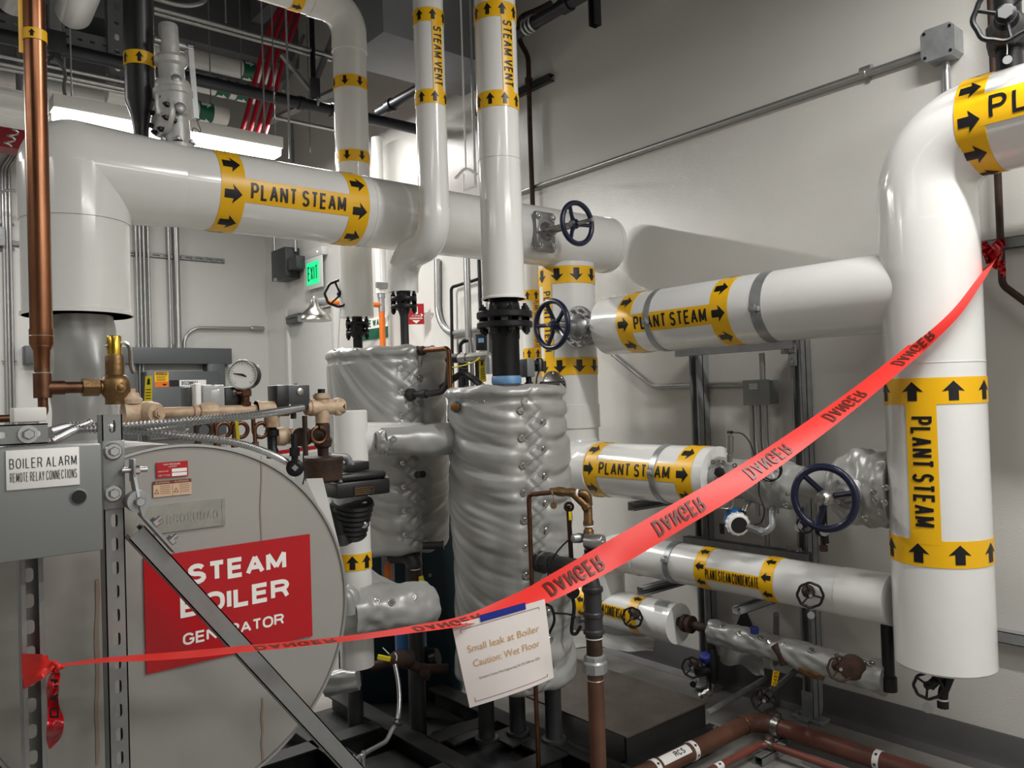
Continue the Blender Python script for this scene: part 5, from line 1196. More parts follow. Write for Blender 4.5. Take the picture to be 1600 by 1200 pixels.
mb = MB(); o = P(1179, 985, x=RX-.05); mb.lathe([(.018, -.012), (.018, .012), (.014, .015)], o, Z1, 8); tag(mb.build('blue_plug', 'bluep'), 'blue square-topped plug poking through the long low blanket sleeve', 'plug')
yD = P(1385, 960, x=RX).y
mb = MB(); xx = P(1386, 990, x=RX).y; mb.tube([(RX, xx, ZC-.07), (RX, xx, zl2-.02)], .022, 18); mb.lathe([(.029, 0), (.029, .05), (.024, .055)], (RX, xx, zl2-.055), Z1, 16); mb.cyl((RX, xx, zl2-.03), (RX, xx+.04, zl2-.03), .027, 16)
tag(mb.build('drop_leg', 'iron'), 'black iron drop leg between the upper condensate pipe and the blanket sleeve', 'pipe')
small_valve(1313, 1045, RX-.10, (-.8, -.6, .1), .044, 'rusty handwheel on the long low blanket sleeve near the riser', .06, m='rust')
mb = MB(); o = P(1330, 1040, x=RX-.055); mb.lathe([(.022, 0), (.046, .006), (.048, .012), (.048, .026), (.03, .032)], o, V((-.8, -.6, 0)), 22); tag(mb.build('blank_flange', 'rust'), 'round rusty blank flange right behind the rusty handwheel', 'flange')
mb = MB(); o = P(1270, 1049, x=RX-.03); mb.cyl(o+V((0, .05, .0)), o+V((0, -.02, -.004)), .024, 18); mb.lathe([(.028, 0), (.028, .02)], o+V((0, -.02, 0)), -Y1, 8); tag(mb.build('bronze_stub', 'bronze'), 'dull bronze capped stub under the long low blanket sleeve', 'fitting')
v = small_valve(1082, 1043, RX-.10, (-.85, -.5, 0), .044, 'black handwheel left of the blue-topped drain valve by the chequer plate', .05, tagm='iron')
mb = MB(); o = V((RX, yT, 0)); zz1, zz2 = P(1112, 1025, x=RX).z, P(1112, 1066, x=RX).z; mb.lathe([(.02, zz2), (.03, zz2+.02), (.032, zz1-.01), (.02, zz1+.04)], o, Z1, 16); mb.cyl((RX-.08, yT+.02, (zz1+zz2)/2), (RX, yT, (zz1+zz2)/2), .022, 14)
kk = mb.build('drain_valve', 'iron'); tag(kk, 'black drain valve with blue bonnet hanging under the rusty tee', 'valve')
mb = MB(); o = P(1102, 1028, x=RX-.04); mb.lathe([(.024, -.012), (.028, 0), (.024, .016), (.012, .02)], o, V((-.4, -.2, .9)), 16); mb.build('bonnet_cap', 'bluep', kk)
mb = MB(); a = P(1112, 1066, x=RX); mb.tube(fillet([a, P(1112, 1078, x=RX), P(1095, 1090, x=RX-.03)], .015, 5), .016, 14)
for k in (0, 1): mb.lathe([(.021, 0), (.021, .014)], P(1107-8*k, 1082+4*k, x=RX-.01-.012*k), (V((-.35, .3, -.5))), 8)
tag(mb.build('hose_nipple', 'steel'), 'short stainless nipple pointing at the chequer plate corner', 'fitting')
v2 = small_valve(1194, 1094, RX-.08, (-.85, -.5, .05), .048, 'lowest black handwheel, near the floor below the yellow 0485 tag', .06)
mb = MB(); a, b = P(1206, 1080, x=RX-.05), P(1246, 1046, x=RX); mb.tube([P(1200, 1086, x=RX-.06), a], .020, 14); mb.tube([a, b], .0125, 14); mb.lathe([(.018, 0), (.018, .016)], a, b-a, 8)
tag(mb.build('slanting_pipe', 'darkpipe'), 'dark pipe slanting up from the lowest handwheel to the blanket sleeve', 'pipe')
q = [P(1208, 1047, x=RX-.06), P(1218, 1050, x=RX-.06), P(1213, 1072, x=RX-.06), P(1205, 1071, x=RX-.06)]
mb = MB(); n_ = (CO-q[0]).normalized(); mb.add(q+[p-n_*.0015 for p in q], [(0, 1, 2, 3), (7, 6, 5, 4)]+[(i, (i+1) % 4, 4+(i+1) % 4, 4+i) for i in range(4)])
F = Flat(q[3]+n_*.0004, (q[0]-q[3]), (q[0]-q[1])); wd = (q[0]-q[3]).length; hh = (q[0]-q[1]).length
vs_, fs_ = text_shape('0485', .1*wd, .95*wd, -.80*hh, -.2*hh, .12); F.n = n_; F.put(mb, (vs_, fs_), .0008, 1)
tg = mb.build('valve_tag', ['yellow', 'ink']); tag(tg, 'yellow tag printed 0485 wired below the blanket sleeve', 'tag')
mb = MB(); mb.tube([P(1207, 1028, x=RX-.06), P(1204, 1040, x=RX-.06), P(1210, 1048, x=RX-.06)], .0012, 6); mb.build('tag_wire', 'galv', tg)
# drain under the right riser
t = thing('drain_valve', 'black drain valve with round handwheel and tag under the right riser', 'valve', (RX, 1.2, zb2-.1))
mb = MB(); mb.tube(fillet([(RX-.02, 1.2, zb2+.01), (RX-.02, 1.2, zb2-.035), P(1474, 1080, x=RX-.02), P(1473, 1092, x=RX-.02)], .015, 5), .017, 14); mb.cyl((RX-.02, 1.22, zb2-.03), P(1452, 1073, x=RX-.06), .016, 12); mb.build('body', 'iron', t)
q = P(1473, 1094, x=RX-.02); mb = MB(); mb.lathe([(.018, 0), (.018, .006)], q, Z1, 16); mb.build('white_seal', 'ptfe', t)
mb = MB(); mb.lathe([(.020, -.026), (.020, 0)], q, Z1, 8); mb.build('cap', 'iron', t)
w = P(1450, 1072, x=RX-.075); handwheel(t, w, V((-.85, -.5, 0)), .044, .0055, 3, 'iron', .008, .9, .014, True)
mb = MB(); mb.lathe([(.008, 0), (.008, .012)], w, V((-.85, -.5, 0)), 6); mb.build('stem_nut', 'iron', t)
q = P(1450, 1106, x=RX-.08); mb = MB(); mb.lathe([(.0185, -.001), (.0185, .001)], q, V((-.85, -.5, 0)), 22); mb.tube([q+Z1*.016, q+Z1*.03, w-Z1*.038], .0012, 6); mb.build('round_tag', 'galv', t)
# crumpled blanket pads fallen by the wall
def pad(pts, label, seed, m='blanket', th=.02, nu=18, nv=10, amp=.02):
    q = [V(p) for p in pts]; mb = MB(); vs = []
    for s in (0, 1):
        for i in range(nu+1):
            for j in range(nv+1):
                u, v = i/nu, j/nv; p = q[0].lerp(q[1], u).lerp(q[3].lerp(q[2], u), v); h = noise.noise(V((u*3, v*2.5, seed)))*amp+noise.noise(V((u*7, v*6, seed+3)))*amp*.4
                e = min(u, 1-u, v, 1-v); vs.append(p+V((0, 0, amp*1.2))+V((0, 0, h+(th/2 if s else -th/2)*min(1, e*8))))
    m1 = (nu+1)*(nv+1); fs = []
    for i in range(nu):
        for j in range(nv):
            a = i*(nv+1)+j; f = (a, a+1, a+nv+2, a+nv+1); fs += [f, tuple(m1+k for k in f[::-1])]
    mb.add(vs, fs); bm_ = mb
    return tag(mb.build('blanket_pad', m, ang=80), label, 'insulation blanket')
pad([(2.62, 2.98, .235), (2.95, 2.55, .235), (3.05, 2.62, .26), (2.80, 3.10, .26)], 'crumpled grey blanket pad lying at the far edge of the chequer plate', 4, amp=.022)
pad([P(1125, 1040, x=3.05), P(1195, 1065, x=3.0), P(1190, 1015, x=3.15), P(1130, 1000, x=3.2)], 'loose grey blanket flap hanging below the left of the long sleeve', 9, amp=.02)
conduit_run('conduit', [P(1105, 1115, z=.06), P(1200, 1058, z=.10), P(1212, 1045, z=.14), P(1213, 960, x=3.2)], .014, 'grey conduit on the floor rising behind the long low blanket sleeve', bend=.1, m='galv')
mb = MB(); o = P(1162, 968, x=3.3); mb.prism([(-.05, -.05), (.06, -.06), (.0, .06)], o, -Y1, Z1, X1, .012); tag(mb.build('gusset_plate', 'darkpipe'), 'dark triangular gusset plate behind the long low blanket sleeve', 'plate')
# ================================================================ flanged necks on the tanks
zf = lambda py, c: P(c[0], py, y=c[1]).z
def zpx(px, py, y): return P(px, py, y=y).z
# rear supply flange
t = thing('flange_joint', 'small black bolted flange pair under the supply pipe, left on the rear tank', 'flange', (SX, SY, 1.8))
za, zb_ = zpx(566, 524, SY), zpx(566, 508, SY)
mb = MB(); mb.lathe([(.022, z1b-.02), (.022, za-.012), (.034, za), (.034, zb_+.012), (.024, zb_+.02), (.024, zb3+.02)], (SX, SY, 0), Z1, 24); mb.build('neck', 'iron', t)
flange(t, (SX, SY, za), Z1, .054, .014, 4, .010, studs=.006); flange(t, (SX, SY, zb_-.002), Z1, .054, .014, 4, .010)
# small vent flange
t = thing('flange_joint', 'black bolted flange pair under the jogged slim vent, right on the rear tank', 'flange', (VX, yo, 1.8))
za, zb_ = zpx(630, 482, yo), zpx(630, 471, yo)
mb = MB(); mb.lathe([(.018, z1b-.02), (.018, zpx(630, 495, yo)), (.027, za), (.03, zb_+.02), (.03, zv+.01)], (VX, yo, 0), Z1, 24); mb.build('neck', 'darkpipe', t)
flange(t, (VX, yo, za-.004), Z1, .056, .018, 4, .010, studs=.004); flange(t, (VX, yo, zb_), Z1, .056, .018, 4, .010)
# big vent flange
c = T2
t = thing('flange_joint', 'large black bolted flange pair under the wide straight vent, on the front tank', 'flange', (c.x, c.y, 1.55))
y_ = c.y
za, zb_ = zpx(784, 510, y_), zpx(784, 496, y_); zpb = z1-.01
mb = MB(); mb.lathe([(.056, zpb), (.056, zpx(784, 532, y_)), (.059, zpx(784, 528, y_)), (.059, za)], (c.x, c.y, 0), Z1, 40); mb.build('lower_neck', 'iron', t)
mb = MB(); mb.lathe([(.060, zb_+.01), (.064, zb_+.03), (.060, zb_+.055), (.056, zv2-.008), (.072, zv2+.006)], (c.x, c.y, 0), Z1, 40); mb.build('upper_neck', 'iron', t)
flange(t, (c.x, c.y, za-.008), Z1, .112, .025, 8, .0125, studs=.004); flange(t, (c.x, c.y, zb_-.004), Z1, .112, .027, 8, .0125)
mb = MB(); z_ = zpx(788, 594, y_); mb.lathe([(.058, z_-.016), (.060, z_-.01), (.060, z_+.012), (.057, z_+.016)], (c.x, c.y, 0), Z1, 40); mb.build('tape_wrap', 'bluetape', t)
mb = MB(); mb.box((c.x+.03, c.y, z1-.002), (.30, .26, .018), bev=.004); mb.build('top_plate', 'darkpipe', t)
mb = MB(); o = P(845, 601, y=c.y-.06); mb.cyl(o, o+V((.10, -.03, 0)), .012, 14); mb.build('plug_stub', 'iron', t)
# level sensor and cable on the front tank
o = P(824, 580, y=c.y); t = thing('level_sensor', 'grey level sensor head with black side plug, right of the big flange neck', 'sensor', (o.x, o.y, z1))
mb = MB(); mb.box((o.x, o.y, P(824, 575, y=c.y).z), (.042, .05, .075), bev=.006); mb.build('head', 'encl', t)
mb = MB(); mb.cyl((o.x+.006, o.y, z1), (o.x+.006, o.y, P(824, 588, y=c.y).z), .012, 16); mb.lathe([(.018, z1+.0), (.018, z1+.016)], (o.x+.006, o.y, 0), Z1, 8); mb.build('stem', 'iron', t)
q = P(842, 568, y=c.y); mb = MB(); mb.cyl((o.x+.02, o.y, q.z), q, .013, 14); mb.lathe([(.019, -.025), (.019, .022), (.013, .03)], q-Z1*.008, Z1, 14); mb.build('plug', 'plastic', t)
mb = MB(); mb.tube(smooth_path([q-Z1*.03, P(839, 590, y=c.y), P(838, 600, y=c.y)], 6), .0035, 8); mb.build('lead', 'rubber', t)
o = P(866, 599, d=4.08); mb = MB(); mb.lathe([(.05, -.08), (.066, -.008), (.066, .008), (.058, .012)], o, V((-.2, -.9, .35)), 28)
for k in range(6): a_ = k*PI/3; e1, e2, ax_ = frame(V((-.2, -.9, .35))); mb.hexbolt(o+(e1*math.cos(a_)+e2*math.sin(a_))*.052+ax_*.01, ax_, .007, .007, wash=False)
tag(mb.build('steel_flange', 'steel'), 'bright stainless bolted flange peeking over the right edge of the front tank', 'flange')

# ================================================================ piping round the tanks
mb = MB(); y_ = T1.y-.14
def pipe1(name, px_pts, r, label, m, bend=.03, cat='pipe', d=None, extra=None, parent=None):
    pts = [P(p[0], p[1], d=p[2] if len(p) > 2 else d) for p in px_pts]; mb = MB(); mb.tube(fillet(pts, bend, 8), r, 16)
    if extra: extra(mb, pts)
    return tag(mb.build(name, m), label, cat)
t = thing('copper_pipe', 'bright copper pipe bending down from the upper right of the rear tank', 'pipe', P(680, 600, d=3.3))
mb = MB(); pts = [P(648, 549, d=3.42), P(701, 544, d=3.28), P(705, 655, d=3.28)]; mb.tube(fillet(pts, .022, 8), .0105, 18); mb.build('pipe', 'copper', t)
mb = MB(); d_ = (pts[1]-pts[0]).normalized(); mb.lathe([(.018, -.01), (.022, 0), (.022, .025), (.018, .03), (.02, .034), (.02, .055), (.013, .06)], pts[0], d_, 8); mb.tube([pts[0], pts[0]-d_*.04], .015, 12); mb.build('union', 'rust', t)
mb = MB(); o = pts[0]+V((.01, -.02, -.035)); mb.lathe([(.012, .03), (.016, 0), (.011, -.03)], o, Z1, 12); mb.build('strainer_leg', 'cast', t)
mb = MB(); mb.lathe([(.016, -.01), (.016, .015)], pts[2], Z1, 8); mb.build('end_fitting', 'copperd', t)
pipe1('iron_pipe', [(645, 616, 3.36), (672, 615, 3.30), (690, 612, 3.3), (699, 600, 3.3), (702, 570, 3.34)], .013, 'dark iron pipe from the middle of the rear tank bending up behind the copper pipe', 'darkpipe', .03,
      extra=lambda mb, p: (mb.lathe([(.02, 0), (.026, .01), (.026, .03), (.018, .04)], p[0]-(p[1]-p[0]).normalized()*.03, p[1]-p[0], 14), mb.lathe([(.019, 0), (.019, .03)], p[0]+(p[1]-p[0])*.5, p[1]-p[0], 8)))
pipe1('iron_pipe', [(652, 742, 3.28), (661, 741, 3.24)], .014, 'stubby dark plugged pipe poking out of the rear tank blanket below the front tank nozzle', 'iron', .01)
mb = MB(); o = P(683, 852, d=3.35); d_ = V((.77, -.64, 0)); mb.cyl(o-d_*.06, o+d_*.02, .016, 16); mb.lathe([(.019, 0), (.019, .008)], o+d_*.02, d_, 16)
tag(mb.build('pipe_stub', 'darkpipe'), 'dark pipe stub with pale ring below the right of the rear tank', 'pipe')
# far cluster seen between the tanks, on and before the right wall
conduit_run('conduit', [P(683, 405, x=WX-.03), P(684, 524, x=WX-.03), P(775, 513, x=WX-.03)], .024, 'grey conduit with a wide bend on the far wall between the two vents', bend=.22, n=18)
conduit_run('conduit', [P(729, 400, x=WX-.10), P(733, 556, x=WX-.10)], .024, 'bright vertical conduit between the slim vent flange and the wide vent', n=18)
mb = MB(); mb.tube(fillet([P(748, 395, x=WX-.05), P(751, 480, x=WX-.05)], .02), .012, 12); mb.tube(fillet([P(748, 436, x=WX-.05), P(705, 449, x=WX-.05), P(708, 640, x=WX-.05)], .03, 8), .012, 12)
tag(mb.build('iron_pipe', 'iron'), 'thin black pipe branching square on the far right wall behind the wide vent', 'pipe')
pipe1('iron_pipe', [(723, 1010, 4.4), (719, 535, 4.4), (735, 530, 4.4), (738, 556, 4.05)], .012, 'thin dark pipe hooking over behind the copper pipe, between the two tanks', 'iron')
t = thing('pipe_header', 'short level pipe header with chrome and black sections, behind the gap between the tanks', 'pipe', P(725, 558, d=4.1))
a, b = P(684, 562, d=4.1), P(764, 556, d=3.95); mb = MB(); mb.cyl(a, a.lerp(b, .42), .024, 18); mb.build('black_section', 'iron', t)
mb = MB(); mb.cyl(a.lerp(b, .42), b, .022, 18); mb.lathe([(.028, 0), (.028, .03)], a.lerp(b, .48), b-a, 16); mb.build('chrome_section', 'steel', t)
mb = MB(); mb.tube(fillet([b-(b-a)*.05, b, b-Z1*.09], .03, 6), .022, 14); mb.build('end_elbow', 'galv', t)
for px, nm, m_ in ((722, 'iron_pipe', 'iron'), (737, 'steel_pipe', 'conduit'), (745, 'iron_pipe', 'iron'), (728, 'steel_pipe', 'darkpipe')):
    mb = MB(); q_ = P(px, 556, d=4.1); mb.cyl(q_, (q_.x, q_.y, .001), .011, 12); tag(mb.build(nm, m_), {722: 'leftmost thin black pipe under the short level header', 737: 'bright thin pipe under the short level header', 745: 'rightmost thin black pipe under the short level header, by the yellow tag', 728: 'dull grey thin pipe second from left under the short level header'}[px], 'pipe')
mb = MB(); mb.tube(fillet([P(690, 606, d=3.5), P(708, 592, d=3.45), P(724, 582, d=3.4), P(740, 592, d=3.35), P(756, 606, d=3.3)], .03, 6), .0145, 14)
for k, p in enumerate((P(724, 582, d=3.4),)): mb.lathe([(.019, -.02), (.019, .02)], p, V((.77, -.6, -.1)), 14)
tag(mb.build('iron_pipe', 'darkpipe'), 'dark pipe bent like a rooftop over the gap between the two tanks', 'pipe')
mb = MB(); o = P(757, 607, d=3.27); mb.lathe([(.012, -.02), (.016, -.018), (.016, .0), (.012, .01), (.012, .02)], o, V((.6, -.5, -.5)), 8); tag(mb.build('brass_fitting', 'brass'), 'brass fitting at the lower end of the rooftop-shaped dark pipe', 'fitting')
hang_tag('valve_tag', [(748, 562), (757, 561), (760, 596), (750, 598)], 'tag', 'yellow printed tag hanging left of the big black flange neck', d=3.98, extra=lines_on)
mb = MB(); mb.tube(smooth_path([P(686, 560, d=3.95), P(687, 567, d=3.9), P(700, 574, d=3.9), P(720, 572, d=3.9), P(740, 566, d=3.85), P(750, 558, d=3.85)], 8), .0035, 6); mb.tube(smooth_path([P(686, 562, d=3.95), P(692, 556, d=3.95), P(702, 556, d=3.95)], 8), .0035, 6)
mb.tube(smooth_path([P(705, 578, d=3.8), P(706, 600, d=3.8), P(708, 622, d=3.8)], 6), .006, 8)
tag(mb.build('tie_cord', 'tag'), 'thin yellow cord looped around the short level header', 'cord')
o = P(752, 535, x=WX-.05); t = thing('digital_display', 'small black device with pale blue screen in a grey frame between the tanks', 'display', o)
mb = MB(); e = V((.77, -.64, 0)); Rb = Matrix((e, V((.64, .77, 0)), Z1)).transposed(); mb.box(o, (.074, .044, .11), Rb, 0, .004); mb.build('case', 'plastic', t)
mb = MB(); mb.box(o+V((-.64, -.77, 0))*.024+Z1*.012, (.038, .004, .030), Rb); mb.build('screen', 'bluetape', t)
mb = MB(); 
for sx in (-1, 1): mb.box(o+e*sx*.047+V((0, 0, -.015)), (.015, .044, .16), Rb)
mb.box(o-Z1*.092, (.108, .044, .018), Rb); mb.build('bracket', 'galv', t)
# second condensate riser behind the vertical steam riser
t = thing('condensate_riser', 'slim white insulated vertical pipe marked PLANT STEAM CONDENSATE, half hidden by the big flange', 'pipe', P(826, 620, d=4.35))
c_ = P(832, 500, d=4.5); zt_, zb_ = P(828, 390, d=4.5).z, P(835, 700, d=4.5).z
mb = MB(); mb.cyl((c_.x, c_.y, .0), (c_.x, c_.y, zt_), .056, 32); mb.build('pipe_jacket', 'jacket', t)
A, B = V((c_.x, c_.y, zb_)), V((c_.x, c_.y, zt_)); f = toward(A, B); sA, sB = onpipe(832, 552, A, B, .056), onpipe(830, 461, A, B, .056)
A2, B2 = B, A; L = (B-A).length
marker(t, A2, B2, .056, f, [L-sA-.03, L-sB-.03], -1, (L-sB+.02, L-sA-.02), 'PLANT STEAM CONDENSATE', toff=.025, sh=.042, th=.028, bw=.06, al=.045, aw=.03, gap=.045, tpad=.01, tw=.11)

# ================================================================ small copper line with the solenoid, front of the front tank
t = thing('copper_pipe', 'thin brown copper line rising by the front tank, over a valve to a silver solenoid', 'pipe', P(840, 1190, d=2.85))
cp = [P(842, 1215, d=2.86), P(826, 773, d=2.86), P(877, 768, d=2.80)]; mb = MB(); mb.tube(fillet(cp, .018, 8), .0085, 14); mb.build('pipe', 'copperd', t)
for px, py in ((829, 776), (826, 785)): pass
a, b = P(872, 768, d=2.805), P(908, 771, d=2.78); dd = (b-a).normalized()
mb = MB(); mb.lathe([(.011, -.03), (.011, -.024), (.014, -.01), (.017, .0), (.017, .02), (.013, .03), (.016, .045), (.016, .055), (.011, .07), (.011, (b-a).length)], a, dd, 8); mb.tube([a+dd*.05, a+dd*.07+V((.01, -.03, -.045))], .013, 14); mb.lathe([(.016, 0), (.016, .016)], a+dd*.068+V((.009, -.028, -.042)), V((.01, -.03, -.045)), 8); mb.build('strainer_valve', 'bronze', t)
mb = MB(); mb.torus(P(864, 769, d=2.81), dd, .0095, .003, 18, 6); mb.build('solder_ring', 'solder', t)
mb = MB(); mb.torus(P(902, 771, d=2.785), dd, .011, .005, 18, 6); mb.build('seal_ring', 'ptfe', t)
e0, e1_, e2_ = P(906, 771, d=2.78), P(918, 772, d=2.78), P(920, 828, d=2.78)
mb = MB(); mb.tube(fillet([e0, e1_, P(919, 790, d=2.78)], .02, 8), .0155, 16); mb.build('elbow', 'bronze', t)
mb = MB(); z_ = lambda py: P(919, py, d=2.78).z; xy = P(919, 810, d=2.78); mb.lathe([(.013, z_(790)), (.0155, z_(793)), (.0155, z_(812)), (.0185, z_(815)), (.0185, z_(820)), (.013, z_(822)), (.013, z_(830))], (xy.x, xy.y, 0), Z1, 20); mb.build('union', 'bronze', t)
mb = MB(); mb.torus((xy.x, xy.y, z_(822)), Z1, .014, .004, 18, 6); mb.build('seal_ring', 'ptfe', t)
mb = MB(); mb.lathe([(.014, z_(826)), (.018, z_(829)), (.018, z_(834)), (.015, z_(837)), (.015, z_(852)), (.012, z_(858)), (.012, z_(866))], (xy.x, xy.y, 0), Z1, 16); mb.build('solenoid_body', 'bronze', t)
so = P(924, 846, d=2.76); sd = V((.35, -.93, -.05)); mb = MB(); mb.lathe([(.027, -.02), (.028, .04), (.026, .044)], so, sd, 28); mb.lathe([(.008, .044), (.008, .047)], so, sd, 12); mb.build('solenoid_coil', 'zinc', t)
mb = MB(); mb.lathe([(.015, 0), (.018, .015), (.016, .04), (.010, .045)], P(912, 840, d=2.80), V((-.75, .3, 0)), 16); mb.build('coil_hood', 'galv', t)
mb = MB(); mb.tube(smooth_path([P(904, 839, d=2.82), P(890, 843, d=2.83), P(874, 858, d=2.83), P(862, 876, d=2.84), P(857, 892, d=2.84), P(856, 930, d=2.86)], 8), .003, 8); mb.build('lead', 'rubber', t)
mb = MB(); q = P(865, 790, d=2.79); mb.lathe([(.012, -.0008), (.012, .0008)], q, CO-q, 18); mb.tube([q+Z1*.012, q+Z1*.045], .001, 5); mb.build('round_tag', 'bronze', t)
mb = MB(); q = P(832, 930, d=2.855); mb.cyl(q+Z1*.016, q-Z1*.03, .0095, 14); mb.build('green_sleeve', 'green', t)
mb = MB(); q = P(891, 806, d=2.79); mb.box(q, (.014, .006, .03), None, 0, .002); tag(mb.build('yellow_tag', 'tag'), 'small yellow tag hanging under the strainer valve of the thin copper line', 'tag')
mb = MB(); mb.cyl(P(888, 790, d=2.84), P(893, 880, d=2.84), .0085, 12); mb.torus(P(889, 792, d=2.82), V((.6, .8, 0)), .014, .005, 18, 8); tag(mb.build('iron_rod', 'rust'), 'dark rusty rod with hook behind the thin copper line', 'rod')
# black drain pipe with unions down to the brown pipe
t = thing('drain_pipe', 'thick drain pipe with dark elbow, silver union and brown painted lower length', 'pipe', P(935, 1200, d=2.7))
s_, e_ = P(846, 878, d=2.98), P(926, 893, d=2.72); vx_ = P(927, 960, d=2.70); bx_, by_ = vx_.x, vx_.y
zq = lambda py: P(930, py, d=2.70).z
mb = MB(); top = V((bx_, by_, zq(890))); mb.tube(fillet([s_, top, V((bx_, by_, zq(945)))], .075, 10), .030, 24); mb.build('elbow_run', 'darkpipe', t)
dd = (top-s_).normalized(); mb = MB(); mb.lathe([(.042, -.012), (.042, .022), (.036, .025), (.036, .05), (.040, .052), (.040, .078), (.032, .082)], s_, dd, 8); mb.build('union_nut', 'darkpipe', t)
mb = MB(); mb.lathe([(.033, zq(925)), (.036, zq(923)), (.036, zq(918)), (.031, zq(916))][::-1], (bx_, by_, 0), Z1, 28); mb.lathe([(.031, zq(990)), (.036, zq(989)), (.036, zq(984)), (.031, zq(982)), (.031, zq(964)), (.035, zq(962)), (.035, zq(957)), (.031, zq(955))], (bx_, by_, 0), Z1, 28); mb.cyl((bx_, by_, zq(995)), (bx_, by_, zq(920)), .0295, 28); mb.build('coupling', 'darkpipe', t)
mb = MB(); mb.cyl((bx_, by_, zq(1030)), (bx_, by_, zq(993)), .027, 28); mb.build('nipple', 'rust', t)
mb = MB(); mb.torus((bx_, by_, zq(996)), Z1, .027, .003, 28, 8); mb.build('seal_ring', 'ptfe', t)
mb = MB(); mb.lathe([(.030, zq(1052)), (.042, zq(1049)), (.042, zq(1034)), (.036, zq(1031)), (.036, zq(1024)), (.030, zq(1022))], (bx_, by_, 0), Z1, 8); mb.build('union', 'galv', t)
mb = MB(); mb.cyl((bx_, by_, .012), (bx_, by_, zq(1050)), .0275, 28); mb.build('lower_pipe', 'brownp', t)
mb = MB(); mb.torus((bx_, by_, zq(1061)), Z1, .0278, .002, 28, 6); mb.build('joint_ring', 'solder', t)
mb = MB(); q = P(907, 968, d=2.74); mb.cyl(q, P(922, 968, d=2.71), .010, 12); mb.lathe([(.013, 0), (.013, .012)], q, V((-.8, .4, 0)), 8); mb.build('side_port', 'cast', t)
mb = MB(); mb.cyl(P(925, 872, d=2.78)-Z1*.03, P(922, 858, d=2.78), .022, 16); mb.lathe([(.028, 0), (.028, .03)], P(924, 880, d=2.77), Z1, 8); tag(mb.build('pipe_bushing', 'iron'), 'black bushing between the silver solenoid and the dark elbow', 'fitting')
# cables and gauge clutter right of the notice
mb = MB(); mb.tube(smooth_path([P(850, 943, d=2.86), P(862, 950, d=2.84), P(866, 970, d=2.83), P(858, 990, d=2.84)], 8), .005, 8); mb.tube(smooth_path([P(866, 958, d=2.83), P(890, 960, d=2.86), P(905, 968, d=2.8)], 6), .0035, 8)
tag(mb.build('black_cable', 'rubber'), 'black cable looping out beside the paper notice toward the drain pipe', 'cable')
mb = MB(); mb.tube(smooth_path([P(893, 925, d=3.0), P(897, 950, d=3.0), P(893, 985, d=3.0), P(900, 990, d=3.0), P(908, 978, d=3.0)], 6), .007, 8); mb.lathe([(.024, -.01), (.026, .0), (.024, .01)], P(895, 925, d=3.0), CO-P(895, 925, d=3.0), 18)
tag(mb.build('iron_hook', 'iron'), 'black curved bracket behind the drain pipe, left of the short low condensate pipe', 'bracket')

# ================================================================ skid, plates and floor
t = thing('equipment_skid', 'black steel skid of crossed beams on the floor under the two tanks', 'skid', (1.9, 2.7, 0))
def beam(a, b, w=.09, h=.10, z=.095):
    mb = MB(); a, b = V(a), V(b); a.z = b.z = z-h/2; mb.bar(a+V((0, 0, h/2-.004)), b+V((0, 0, h/2-.004)), w, .008, Z1.cross(b-a)); mb.bar(a-V((0, 0, h/2-.004)), b-V((0, 0, h/2-.004)), w, .008, Z1.cross(b-a)); mb.bar(a, b, .008, h-.01, Z1.cross(b-a)); return mb.build('beam', 'blacksteel', t)
for x, y0, y1 in ((1.50, 2.0, 3.6), (1.80, 1.9, 3.6), (2.20, 1.9, 3.3)): beam((x, y0, 0), (x, y1, 0))
for y, x0, x1 in ((1.93, 1.84, 2.16), (2.36, 1.84, 2.16), (2.80, 1.84, 2.16), (3.10, 1.2, 1.76), (2.55, 1.2, 1.76)): beam((x0, y, 0), (x1, y, 0), .11 if y == 1.93 else .09)
for x, y in ((2.16, 2.44), (1.96, 2.78), (2.12, 2.60)): mb = MB(); mb.box((x, y, .088), (.16, .16, .012), bev=.002); mb.build('foot_pad', 'blacksteel', t)
mb = MB(); mb.box((1.70, 2.75, .004), (1.10, 1.75, .006)); mb.build('shade_sheet', 'blacksteel', t)  # black sheet added on the floor, standing in for shade between the beams
mb = MB(); mb.box((1.98, 2.60, .03), (.36, .44, .03), bev=.004); mb.build('drip_tray', 'darkpipe', t)
# chequer plate platform
px0, px1, py0, py1, pz = 2.25, 2.745, 2.09, 3.02, .20
t = thing('chequer_plate_step', 'dark steel chequer plate step on the floor right of the front tank', 'step', ((px0+px1)/2, (py0+py1)/2, 0))
dm = mat('chequer_steel', (84, 77, 71), .45, .4, var=.25, vscale=5)
mb = MB(); mb.box(((px0+px1)/2, (py0+py1)/2, pz-.004), (px1-px0, py1-py0, .008), bev=.001)
for i in range(int((px1-px0)/.024)):
    for j in range(int((py1-py0)/.024)):
        lx, ly = px0+.016+i*.024, py0+.016+j*.024; a_ = .785 if (i+j) % 2 else -.785; u = V((math.cos(a_), math.sin(a_), 0)); v = V((-u.y, u.x, 0)); o = V((lx, ly, pz-.0002))
        mb.add([o-u*.0105, o+v*.0036, o+u*.0105, o-v*.0036, o-u*.005+Z1*.0012, o+u*.005+Z1*.0012], [(0, 1, 4), (1, 2, 5), (1, 5, 4), (2, 3, 5), (3, 0, 4), (3, 4, 5)])
mb.build('plate', [dm], t)
mb = MB(); mb.box(((px0+px1)/2, py0+.012, pz-.055), (px1-px0-.01, .012, .095)); mb.build('front_skirt', 'blacksteel', t)
mb = MB(); mb.box((px1-.012, (py0+py1)/2, pz-.055), (.012, py1-py0-.01, .095)); mb.build('side_skirt', 'blacksteel', t)
